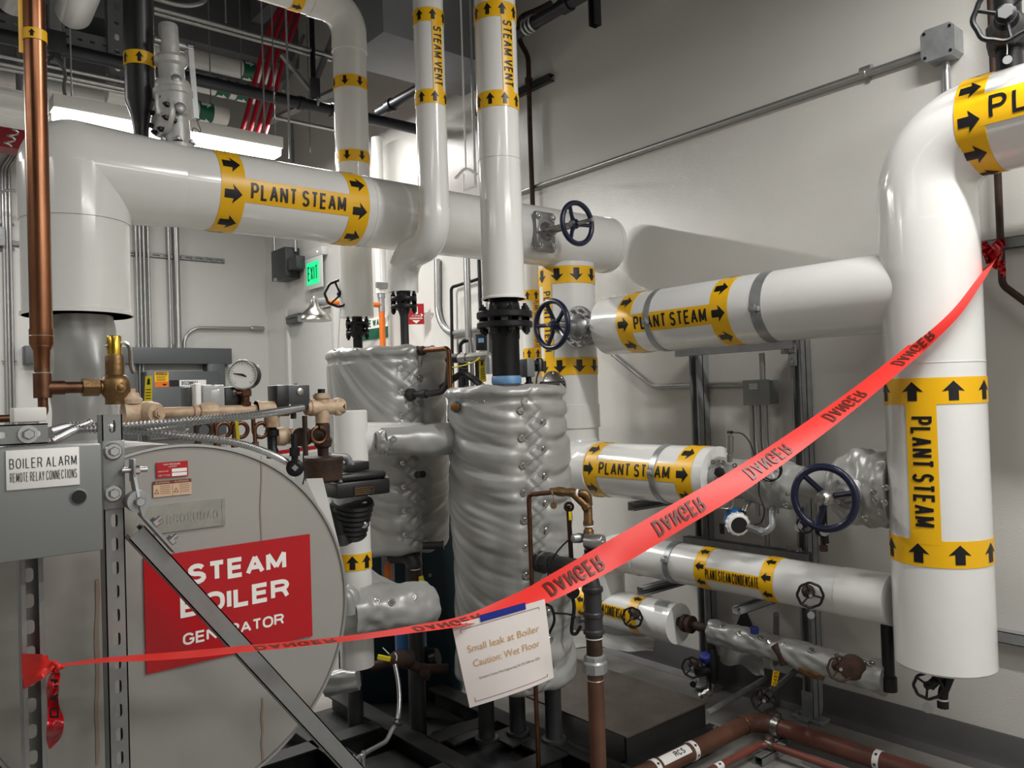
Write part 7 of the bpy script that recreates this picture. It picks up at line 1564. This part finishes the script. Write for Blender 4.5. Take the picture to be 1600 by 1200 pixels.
# white insulated pipes with green bands
def xpipe(px0, py0, px1, py1, y, r, name, m, label, cat='pipe', ext0=None, ext1=None, n=20):
    a, b = P(px0, py0, y=y), P(px1, py1, y=y); z = (a.z+b.z)/2; x0 = a.x if ext0 is None else ext0; x1 = b.x if ext1 is None else ext1
    mb = MB(); mb.cyl((x0, y, z), (x1, y, z), r, n); return x0, x1, z, mb
for i, (p0, p1, y, r_, lab, gb) in enumerate((((300, 88), (432, 124), 6.6, .076, 'highest white pipe with green arrow band, right of the relief valve', (385, )), ((300, 126), (400, 150), 6.4, .074, 'middle white pipe with green arrow bands, right of the relief valve', (345, 376)), ((300, 170), (354, 183), 6.2, .072, 'lowest white pipe with green arrow band, right of the relief valve', (318, )), ((100, 145), (205, 168), 6.8, .085, 'white pipe with green arrow band, seen left of the black vent pipe', (190, )))):
    a, b = P(*p0, y=y), P(*p1, y=y); z = (a.z+b.z)/2; t = thing('chilled_water_pipe', lab, 'pipe', (a.x, y, z-r_)); mb = MB(); x0 = a.x-.6 if i != 3 else -2.5; mb.cyl((x0, y, z), (b.x, y, z), r_, 28); mb.build('pipe_jacket', 'jacket', t)
    for xr in (b.x-.12, x0+.1): m2 = MB(); m2.cyl((xr, y, z), (xr, y, CEIL), .005, 6); m2.build('hanger_rod', 'galv', t)
    for g in gb:
        s = P(g, (p0[1]+p1[1])/2, y=y).x-x0; marker(t, (x0, y, z), (b.x, y, z), r_, V((-.3, -1, -.5)), [s-.05], 1, bw=.11, al=.08, aw=.07, gap=.12, mats=('green', 'white'), name='green_band')
# sprinkler mains
x0, x1, z, mb = xpipe(0, 54, 660, 205, 4.9, .038, '', '', '', ext0=-3.5, n=24)
for px in (470, 520): q = P(px, 160, y=4.9); mb.lathe([(.045, -.02), (.045, .02)], (q.x, 4.9, z), X1, 20)
xe = x1; tag(mb.build('sprinkler_pipe', mat('black_sprinkler', (24, 26, 34), .4)), 'long black overhead pipe crossing from the left edge to behind the slim vent', 'pipe')
p0, p1 = P(660, 132, x=3.0), P(912, -4, x=3.0); z = (p0.z+p1.z)/2
mb = MB(); q0 = P(592, 178, x=3.0); mb.cyl((3.0, q0.y, z), (3.0, -.5, z), .036, 22)
for px, py in ((610, 165), (885, 12)): q = P(px, py, x=3.0); mb.lathe([(.045, -.03), (.045, .03)], (3.0, q.y, z), Y1, 20)
tag(mb.build('sprinkler_pipe', MATS['black_sprinkler']), 'black overhead pipe running toward the camera near the right wall, behind the vents', 'pipe')
mb = MB(); q = P(828, 42, x=3.0)
for k in (-.03, 0, .03): mb.torus((3.0, q.y+k, z), Y1, .040, .008, 24, 8)
tag(mb.build('pipe_coupling', 'zinc'), 'bright three-ring coupling on the black overhead pipe right of the wide vent', 'coupling')
q = P(832, 297, x=WX-.05); mb = MB(); mb.tube(smooth_path([P(860, 5, x=WX-.16), P(838, 16, x=WX-.12), P(815, 27, x=WX-.1), P(810, 45, x=WX-.09), P(813, 65, x=WX-.07), P(824, 88, x=WX-.05), P(826, 110, x=WX-.05)], 6)+[P(828, 200, x=WX-.05), V((WX-.05, P(832, 297, x=WX-.05).y, 1.9))], .016, 14); q2 = P(826, 127, x=WX-.05); mb.lathe([(.024, -.02), (.024, .02)], q2, Z1, 14)
tag(mb.build('dark_pipe', 'rust'), 'dark brown pipe running down the right wall just right of the wide vent', 'pipe')
a, b = P(800, 146, x=WX-.045), P(858, 121, x=WX-.045); mb = MB(); slotted_channel(mb, (WX-.042, a.y+.4, (a.z+b.z)/2), (WX-.042, b.y, (a.z+b.z)/2), .045, .04, -X1, slots=False); tag(mb.build('wall_rail', 'charcoal'), 'short dark strut rail on the wall behind the dark brown pipe', 'rail')
q = P(921, 37, x=3.2); mb = MB(); open_channel(mb, (3.22, q.y, q.z), (3.22, q.y, CEIL), .05, .05, -X1, slots=False); tag(mb.build('hanger_post', 'charcoal'), 'dark strut hanger post ending near the top of the bare right wall', 'post')
# overhead conduits
oc = [((0, 88), (205, 129), 5.0, .012, -3.5, None, 'bright thin overhead conduit at the upper left, highest of three'), ((0, 101), (205, 139), 5.05, .013, -3.5, None, 'bright thin overhead conduit at the upper left, middle of three'), ((0, 107), (205, 145), 5.1, .013, -3.5, None, 'bright thin overhead conduit at the upper left, lowest of three'),
 ((240, 9), (527, 92), 4.9, .014, None, 2.6, 'overhead conduit passing above the relief valve, upper of a pair'), ((240, 16), (527, 99), 4.95, .014, None, 2.6, 'overhead conduit passing above the relief valve, lower of a pair'), ((425, 182), (530, 205), 6.0, .016, None, 3.3, 'overhead conduit low behind the supply pipe, above the strip light')]
for a, b, y, r_, e0_, e1__, lab in oc:
    x0, x1, z, mb = xpipe(*a, *b, y, r_, '', '', '', ext0=e0_, ext1=e1__, n=12); tag(mb.build('conduit', 'conduit'), lab, 'conduit')
mb = MB(); mb.tube(smooth_path([P(220, -12, y=4.8), P(245, -2, y=4.8), P(285, 8, y=4.8), P(315, 4, y=4.8), P(326, -12, y=4.8)], 8), .014, 12); tag(mb.build('conduit', 'conduit'), 'bent conduit loop at the top edge right of the black vent pipe', 'conduit')
# perforated tray beam and hangers
t = thing('overhead_beam', 'grey perforated steel beam at the upper left behind the copper pipe', 'beam', (0, 5.3, 3.7))
p0, p1 = P(0, 33, y=5.2), P(172, 72, y=5.2); z = (p0.z+p1.z)/2; mb = MB(); slotted_channel(mb, (-3.5, 5.2, z), (p1.x, 5.2, z), .10, .05, -Y1, pitch=.065, sl=.030, sw=.016); mb.build('channel', 'sheetgrey', t)
mb = MB(); slotted_channel(mb, (P(183, 60, y=5.18).x, 5.18, P(183, 118, y=5.18).z), (P(183, 60, y=5.18).x, 5.18, CEIL), .11, .05, -Y1, pitch=.09, sl=.04, sw=.03); mb.build('hanger', 'sheetgrey', t)
for px, yv, lab in ((86, 5.15, 'thick grey strut hanger just right of the copper pipe at the top'), (30, 5.6, 'grey strut hanger left of the copper pipe at the top')):
    q = P(px, 60, y=yv); mb = MB(); mb.box((q.x, yv, (q.z+CEIL)/2), (.06, .06, CEIL-q.z)); tag(mb.build('strut_hanger', 'strutd'), lab, 'hanger')
q = P(86, 82, y=4.9); mb = MB(); mb.box((q.x, 4.9, q.z+.05), (.10, .08, .12), bev=.004); mb.box((q.x, 4.9, q.z-.03), (.05, .05, .05)); tag(mb.build('ceiling_outlet', 'charcoal'), 'dark outlet box that the strip light cord plugs into', 'box')
for px, y_, py, lab in ((101, 4.95, 125, 'thin threaded rod right of the copper pipe'), (453, 4.3, 248, 'bright thin threaded rod in front of the red cables'), (414, 4.7, 220, 'dim thin threaded rod between the red cables'), (485, 6.3, 238, 'short dark rod above the header near the supply pipe'), (743, 3.6, 290, 'thin threaded rod between the two vents'), (353, 4.95, 35, 'thin rod above the relief valve lever')):
    q = P(px, py, y=y_); mb = MB(); mb.cyl((q.x, y_, q.z), (q.x, y_, CEIL), .006 if y_ > 4.5 else .007, 8); tag(mb.build('threaded_rod', 'galv'), lab, 'rod')
mb = MB(); q = P(734, 285, y=3.6); pts = [P(712, 278, y=3.5), P(728, 264, y=3.55), P(745, 272, y=3.6)]; mb.tube(smooth_path(pts, 6), .008, 8); mb.tube([P(724, 272, y=3.6), P(724, 298, y=3.6), P(745, 290, y=3.55)], .007, 8); mb.cyl(P(728, 266, y=3.55), (P(728, 266, y=3.55).x, 3.55, CEIL), .005, 8); tag(mb.build('pipe_hanger', 'ptfe'), 'pale bent hanger loop over the header between the two vents', 'hanger')
# red cables
for i in range(4):
    o = i*12; mb = MB(); pts = [P(452+o*.55, -10, y=6.0), P(428+o, 30, y=6.0), P(412+o, 75, y=6.0), P(400+o, 120, y=6.0), P(388+o, 170, y=6.0), P(370+o*1.05, 235, y=6.0)]; mb.tube(smooth_path(pts, 6), .019, 10)
    tag(mb.build('red_cable', 'redcable'), ('leftmost', 'second', 'third', 'rightmost')[i]+(' of the four' if i in (0, 3) else ' from left of the four')+' thick red cables curving down behind the strip light', 'cable', 'red cables')
# braces and trapeze
def brace(a, b, y, w, lab, y2=None):
    mb = MB(); mb.bar(P(*a, y=y), P(*b, y=y2 or y), w, w*.6, Y1); tag(mb.build('strut_brace', 'strut'), lab, 'brace')
brace((474, 55), (443, 142), 5.0, .03, 'slim grey brace leaning behind the bright threaded rod'); brace((440, 85), (484, 140), 4.95, .035, 'grey brace slanting down to the overhead pipe hanger'); brace((522, 55), (492, 128), 4.95, .05, 'thick grey brace rising to the right of the overhead pipe hanger')
brace((420, 190), (530, 140), 6.2, .05, 'long grey strut slanting up behind the black overhead pipe', 5.2); brace((585, 100), (662, 68), 5.2, .05, 'grey strut slanting up between supply pipe and slim vent', 4.4)
q = P(490, 140, y=4.9); t = thing('pipe_hanger', 'dark hanger clamp gripping the black overhead pipe near the supply pipe', 'hanger', q); mb = MB(); mb.box((q.x, 4.88, q.z), (.06, .04, .14), bev=.005); mb.build('bracket', 'charcoal', t)
mb = MB(); zc_ = P(492, 160, y=4.9).z; mb.torus((q.x+.01, 4.9, zc_), X1, .044, .008, 24, 6); mb.build('ring', 'galv', t)
mb = MB(); mb.cyl((q.x, 4.9, q.z), (q.x, 4.9, CEIL), .018, 8); mb.build('rod', 'iron', t)
# big sheet metal duct boxes
cq = P(599, 50, d=4.3); mb = MB(); mb.box((cq.x+.45, cq.y+.25, (cq.z+CEIL)/2), (.9, .5, CEIL-cq.z), bev=.004); tag(mb.build('duct_box', 'sheetgrey'), 'grey sheet metal duct box between the supply pipe and slim vent at the top', 'duct')
mb = MB(); q = P(330, 60, y=7.0); mb.box((q.x, 7.55, q.z+.35), (3.4, .8, .7), bev=.01); tag(mb.build('supply_duct', 'sheetgrey'), 'wide dim duct high behind the relief valve', 'duct')
mb = MB(); q = P(60, 120, y=7.4); mb.box((q.x-.6, 7.4, q.z), (3.0, .6, .5), bev=.01); tag(mb.build('supply_duct', 'sheetgrey'), 'dim duct at the upper left behind the thin conduits', 'duct')
for xx in (-1.0, 1.4, 3.0): mb = MB(); mb.box((xx, 4.0, CEIL-.12), (.12, 7.9, .24)); tag(mb.build('ceiling_joist', 'ceil'), {-1.0: 'dim ceiling joist far left', 1.4: 'dim ceiling joist over the middle', 3.0: 'dim ceiling joist nearest the right wall'}[xx], 'joist')
# fat white pipes at the top left
for a, b, r_, lab in (((146, -70), (114, 22), .085, 'fat white pipe end pointing down at the top, right of the copper pipe'), ((60, -70), (20, 0), .085, 'fat white pipe end at the top left corner')):
    p, q = P(*a, d=3.4), P(*b, d=4.1); d_ = (q-p).normalized(); mb = MB(); mb.tube([p-d_*.5, p, q-d_*.04, q-d_*.012, q], [r_, r_, r_, r_*.92, r_*.6], 32); tag(mb.build('white_pipe', 'jacket'), lab, 'pipe')
# long white tray and red beam at the left edge
p0, p1 = P(0, 165, y=5.6), P(76, 182, y=5.6); z = (p0.z+p1.z)/2; mb = MB(); mb.box(((-3.5+p1.x)/2, 5.6, z), (p1.x+3.5, .22, .17), bev=.004); mb.box(((-3.5+p1.x)/2, 5.48, z+.05), (p1.x+3.5, .02, .02)); mb.box(((-3.5+p1.x)/2, 5.48, z-.03), (p1.x+3.5, .02, .02)); tag(mb.build('cable_tray', 'cream'), 'long white cable tray at the left edge behind the copper pipe', 'tray')
p0, p1 = P(0, 218, y=6.2), P(44, 226, y=6.2); z = (p0.z+p1.z)/2; mb = MB(); mb.box(((-3.5+p1.x)/2, 6.2, z), (p1.x+3.5, .16, .13)); tag(mb.build('steel_beam', mat('red_primer', (130, 14, 22), .5)), 'red painted steel beam at the left edge under the white tray', 'beam')
q = P(32, 208, y=5.9); mb = MB(); pts = [q+V((.02*math.cos(k*.8)*1.2-.004*k*.6, .02*math.sin(k*.8), .09-.006*k)) for k in range(32)]; mb.tube(pts, .006, 6); mb.cyl(q+V((0, 0, .09)), (q.x, q.y, CEIL), .02, 10); tag(mb.build('spring_hanger', 'zinc'), 'bright spring hanger over the red beam at the left edge', 'hanger')
mb = MB(); mb.tube(smooth_path([P(-8, 305, d=6.6), P(14, 297, d=6.6), P(38, 303, d=6.6)], 8), .012, 10); tag(mb.build('flexible_conduit', 'conduit'), 'thin flexible conduit crossing the three conduits at the left edge', 'conduit')
q = bp(33, 381, .02); mb = MB(); slotted_channel(mb, (q.x-.06, BY-.022, q.z), (q.x+.06, BY-.022, q.z), .041, .02, -Y1, slots=False); tag(mb.build('strut_rail', 'strut'), 'stub of strut rail on the back wall just left of the copper pipe', 'rail')
# ================================================================ danger tape and the notice
ctrl = [(88, 1040, 2.2), (120, 1036, 3), (165, 1031, 4.5), (232, 1027, 6), (300, 1022, 6.5), (380, 1014, 6), (455, 1007, 5.5), (530, 999, 5), (600, 990, 5.5), (660, 981, 7), (705, 974, 8), (745, 964, 10), (790, 949, 15), (830, 934, 19), (870, 914, 22), (925, 884, 24), (985, 850, 25), (1060, 806, 24), (1150, 753, 22), (1240, 692, 19), (1330, 626, 16), (1390, 578, 14), (1440, 536, 13), (1490, 488, 11), (1525, 442, 8), (1546, 412, 4)]
D0, D1, PX0, PX1 = 1.60, dep(P(1553, 400, x=WX-.075)), 60, 1553
def riser_hit(px, py):          # where the ray meets the right riser, which the tape lies against
    dr = P(px, py, d=1)-CO; ox, oy = -RX, -1.22; a = dr.x**2+dr.y**2; b = 2*(ox*dr.x+oy*dr.y); c = ox*ox+oy*oy-(R2R+.012)**2; k = b*b-4*a*c
    return None if k < 0 else (-b-math.sqrt(k))/(2*a)
PXC = 1430; DC = riser_hit(PXC, 545)
def tape_d(px, py=0):
    if px <= PXC: u = (px-PX0)/(PXC-PX0); return 1/((1-u)/D0+u/DC)-.006*math.sin(max(0, u)*PI)
    h = riser_hit(px, py); u = (px-PXC)/(PX1-PXC); e = 1/((1-u)/DC+u/D1)
    return h-.0 if h else min(D1, 2.86+(px-1533)/20*(D1-2.86))
cs = smooth_path([V(c) for c in ctrl], 6); HWT = .037
cen = []; wid = []
for i, c in enumerate(cs):
    d = tape_d(c.x, c.y); p = P(c.x, c.y, d=d); cen.append(p)
for i, c in enumerate(cs):
    tn = (cen[min(len(cs)-1, i+1)]-cen[max(0, i-1)]).normalized(); vw = (cen[i]-CO).normalized(); up = tn.cross(vw).normalized()
    if up.z < 0: up = -up
    f = min(1, c.z*.85*dep(cen[i])/CAM_F/HWT); vd = (vw-tn*vw.dot(tn)).normalized()
    wid.append((up*f+vd*math.sqrt(max(0, 1-f*f))).normalized()*HWT)
t = thing('danger_tape', 'red DANGER barrier tape stretched across the scene from left post to right pipe', 'barrier tape', cen[len(cen)//2])
mb = MB(); nv = 6; vs = []
for i in range(len(cs)):
    for j in range(nv+1): vs.append(cen[i]+wid[i]*(2*j/nv-1)+(CO-cen[i]).normalized()*(.003*math.cos((j/nv-.5)*PI)))
mb.add(vs, [(i*(nv+1)+j, i*(nv+1)+j+1, (i+1)*(nv+1)+j+1, (i+1)*(nv+1)+j) for i in range(len(cs)-1) for j in range(nv)]); mb.build('tape', 'tape', t, ang=60)
Ls = [0]
for a, b in zip(cen, cen[1:]): Ls.append(Ls[-1]+(b-a).length)
def on_tape(s, v):
    k = 0
    while k < len(Ls)-2 and Ls[k+1] < s: k += 1
    u = (s-Ls[k])/max(1e-9, Ls[k+1]-Ls[k]); p = cen[k].lerp(cen[k+1], u); w = wid[k].lerp(wid[k+1], u)
    n = (CO-p).normalized(); return p+w*v+n*(.0045+.003*math.cos(v*PI/2))
def s_at(px):
    k = min(range(len(cs)), key=lambda i: abs(cs[i].x-px)); return Ls[k]
tink = mat('tape_ink', (92, 34, 18), .4)
c0 = s_at(1062); pitch = s_at(1062)-s_at(893)
for k in range(-6, 5):
    s = c0+k*pitch if k < 0 else c0+k*pitch*.98
    if s-.1 < Ls[2] or s+.1 > Ls[-3]: continue
    vs, fs = text_shape('DANGER', s-.085, s+.085, -.56, .56, .0, .34) if False else text_shape('DANGER', 0, .180, 0, .046, .15, .22)
    vs, fs = cut2d(vs, fs, .02, 0)
    mb = MB(); mb.add([on_tape(s-.086+x, -(y-.023)/HWT)+(CO-cen[0])*0 for x, y, z in vs], fs, 0); mb.build('lettering', [tink], t)
# left bow round the post and its tail
kp = cen[0]; d = D0
lft = [P(33, 1021, d=1.59), P(66, 1022, d=1.56), P(87, 1039, d=1.6), P(88, 1043, d=1.6), P(68, 1060, d=1.57), P(38, 1077, d=1.59), P(34, 1050, d=1.58)]
def fan(mb, pts, bulge, m=0):
    c = sum(pts, V((0, 0, 0)))/len(pts)+(CO-pts[0]).normalized()*bulge; n = len(pts); mid = [p.lerp(c, .5)+(CO-p).normalized()*bulge*.5 for p in pts]
    mb.add(list(pts)+mid+[c], [(i, (i+1) % n, n+(i+1) % n, n+i) for i in range(n)]+[(n+i, n+(i+1) % n, 2*n) for i in range(n)], m)
mb = MB(); fan(mb, lft, .010); pts = [P(80, 1036, d=1.58), P(95, 1038, d=1.58), P(103, 1043, d=1.585), P(92, 1048, d=1.58)]; fan(mb, pts, .012)
mb.tube(smooth_path([P(84, 1034, d=1.59), P(92, 1041, d=1.57), P(88, 1048, d=1.58)], 5), .004, 8)
bk = [P(33, 1021, d=1.60), P(36, 1022, d=1.66), P(76, 1024, d=1.66), P(70, 1060, d=1.66), P(38, 1075, d=1.66), P(38, 1077, d=1.60)]; fan(mb, bk, -.004)
mb.build('left_knot', 'tape', t, ang=70)
tail = [(88, 1044, 3), (86, 1055, 8), (82, 1075, 10), (83, 1100, 9), (87, 1125, 13), (84, 1150, 12), (78, 1170, 2)]
cs2 = smooth_path([V(c) for c in tail], 5); mb = MB(); vs = []
for i, c in enumerate(cs2):
    dd = 1.585+.02*math.sin(i*.5)
    for j in range(5): vs.append(P(c.x+c.z*(j/2-1), c.y, d=dd+.006*math.sin(j*1.3+i*.3)))
mb.add(vs, [(i*5+j, i*5+j+1, i*5+j+6, i*5+j+5) for i in range(len(cs2)-1) for j in range(4)]); tl = mb.build('tail', 'tapeknot', t, ang=70)
mb = MB(); 
for ch, py, h in (('D', 1122, 17), ('A', 1098, 14), ('N', 1074, 13)):
    F = Flat(P(78, py, d=1.565), P(90, py, d=1.565)-P(78, py, d=1.565), P(78, py-10, d=1.565)-P(78, py, d=1.565)); vs, fs = text_shape(ch, 0, h/CAM_F*1.57, 0, 15/CAM_F*1.57, .24)
    F.put(mb, ([(.018-y, x, z) for x, y, z in vs], fs), 0, 0)
mb.build('lettering', 'ink', tl)
# right knot: crumpled loops
rk = P(1553, 396, x=WX-.09)
mb = MB(); random.seed(3)
def ribbon(mb, pxs, hw, dep_, seed):
    cc = smooth_path([V((a, b, 0)) for a, b in pxs], 7); vs = []; n = len(cc)
    for i, c in enumerate(cc):
        tn = cc[min(n-1, i+1)]-cc[max(0, i-1)]; pr = V((-tn.y, tn.x, 0)).normalized(); h = hw*(1-.25*math.cos(i/n*2*PI))
        for j in range(4):
            q = c+pr*h*(2*j/3-1); vs.append(P(q.x, q.y, d=dep_+.02*noise.noise(V((i*.35, j*.9, seed)))))
    mb.add(vs, [(i*4+j, i*4+j+1, i*4+j+5, i*4+j+4) for i in range(n-1) for j in range(3)])
dk = dep(rk)-.03
ribbon(mb, [(1545, 412), (1543, 398), (1540, 385), (1538, 378)], 6, dk, 1); ribbon(mb, [(1538, 402), (1552, 392), (1562, 382), (1569, 376)], 7, dk-.01, 2); ribbon(mb, [(1548, 396), (1556, 404), (1564, 412), (1571, 413)], 6, dk-.015, 3)
ribbon(mb, [(1553, 400), (1554, 410), (1558, 416), (1562, 412)], 5, dk-.02, 5); ribbon(mb, [(1545, 392), (1552, 397), (1560, 396), (1566, 400)], 6, dk-.03, 7); ribbon(mb, [(1564, 412), (1567, 422), (1566, 432)], 4, dk-.01, 8)
mb.tube(smooth_path([P(1553, 385, d=dk-.02), P(1558, 392, d=dk-.035), P(1553, 402, d=dk-.02)], 5), .012, 10)
mb.build('right_knot', 'tapeknot', t, ang=60)
# the notice
qn = [P(706, 977, d=1.965), P(851, 936, d=1.985), P(866, 1060, d=1.97), P(734, 1106, d=1.94)]
nn_ = -(qn[1]-qn[0]).cross(qn[3]-qn[0]).normalized(); nn_ = nn_ if nn_.dot(CO-qn[0]) > 0 else -nn_
def on_note(u, v, lift=0):      # u left->right, v top->bottom
    p = qn[0].lerp(qn[1], u).lerp(qn[3].lerp(qn[2], u), v); b = .012*math.sin(u*PI)*(.4+.6*v)-.010*max(0, u-.75)*4*max(0, v-.7)*3+.006*math.sin(v*PI)
    return p+nn_*(b+lift)
t = thing('paper_notice', 'white paper notice taped to the red tape, warning of a small leak and wet floor', 'notice', on_note(.5, 1))
mb = MB(); n = 18; vs = [on_note(i/n, j/n, l) for l in (0, -.0006) for i in range(n+1) for j in range(n+1)]; m1 = (n+1)**2
fs = [(i*(n+1)+j, i*(n+1)+j+1, (i+1)*(n+1)+j+1, (i+1)*(n+1)+j) for i in range(n) for j in range(n)]; fs += [tuple(m1+k for k in f[::-1]) for f in fs]
mb.add(vs, fs); 
def note_put(shape, m, step=.05):
    vs, fs = cut2d(*shape, step, 0); mb.add([on_note(p[0], p[1], .0009) for p in vs], fs, m)
for x0, x1, y0, y1 in ((.075, .93, .075, .081), (.075, .93, .945, .951), (.075, .081, .075, .95), (.924, .93, .075, .95)): note_put(rect_shape(x0, x1, y0, y1), 1)
def note_text(s, x0, x1, yb, h, m):
    vs, fs = note_shape(s, x0, x1, 0, h); note_put(([(x, yb-y) for x, y in vs], fs), m)
note_text('Small leak at Boiler', .11, .90, .365, .085, 2); note_text('Caution: Wet Floor', .14, .885, .545, .085, 2)
note_text('Questions: Contact Plant Engineering 510-745-1000 ext 2323', .17, .86, .70, .028, 3)
mb.build('sheet', ['paper', mat('note_border', (140, 72, 66), .6), mat('note_tan_print', (206, 160, 104), .6), mat('note_grey_print', (90, 84, 84), .6)], t)
mb = MB(); vs = [on_note(u, v, .0016) for u, v in ((.30, -.03), (.79, -.03), (.79, .055), (.30, .055))]; mid = [on_note(u, v, .0016) for u, v in ((.545, -.03), (.545, .055))]
mb.add([vs[0], mid[0], vs[1], vs[2], mid[1], vs[3]], [(0, 1, 4, 5), (1, 2, 3, 4)]); mb.build('blue_tape_strip', mat('painters_tape', (26, 44, 140), .5), t)
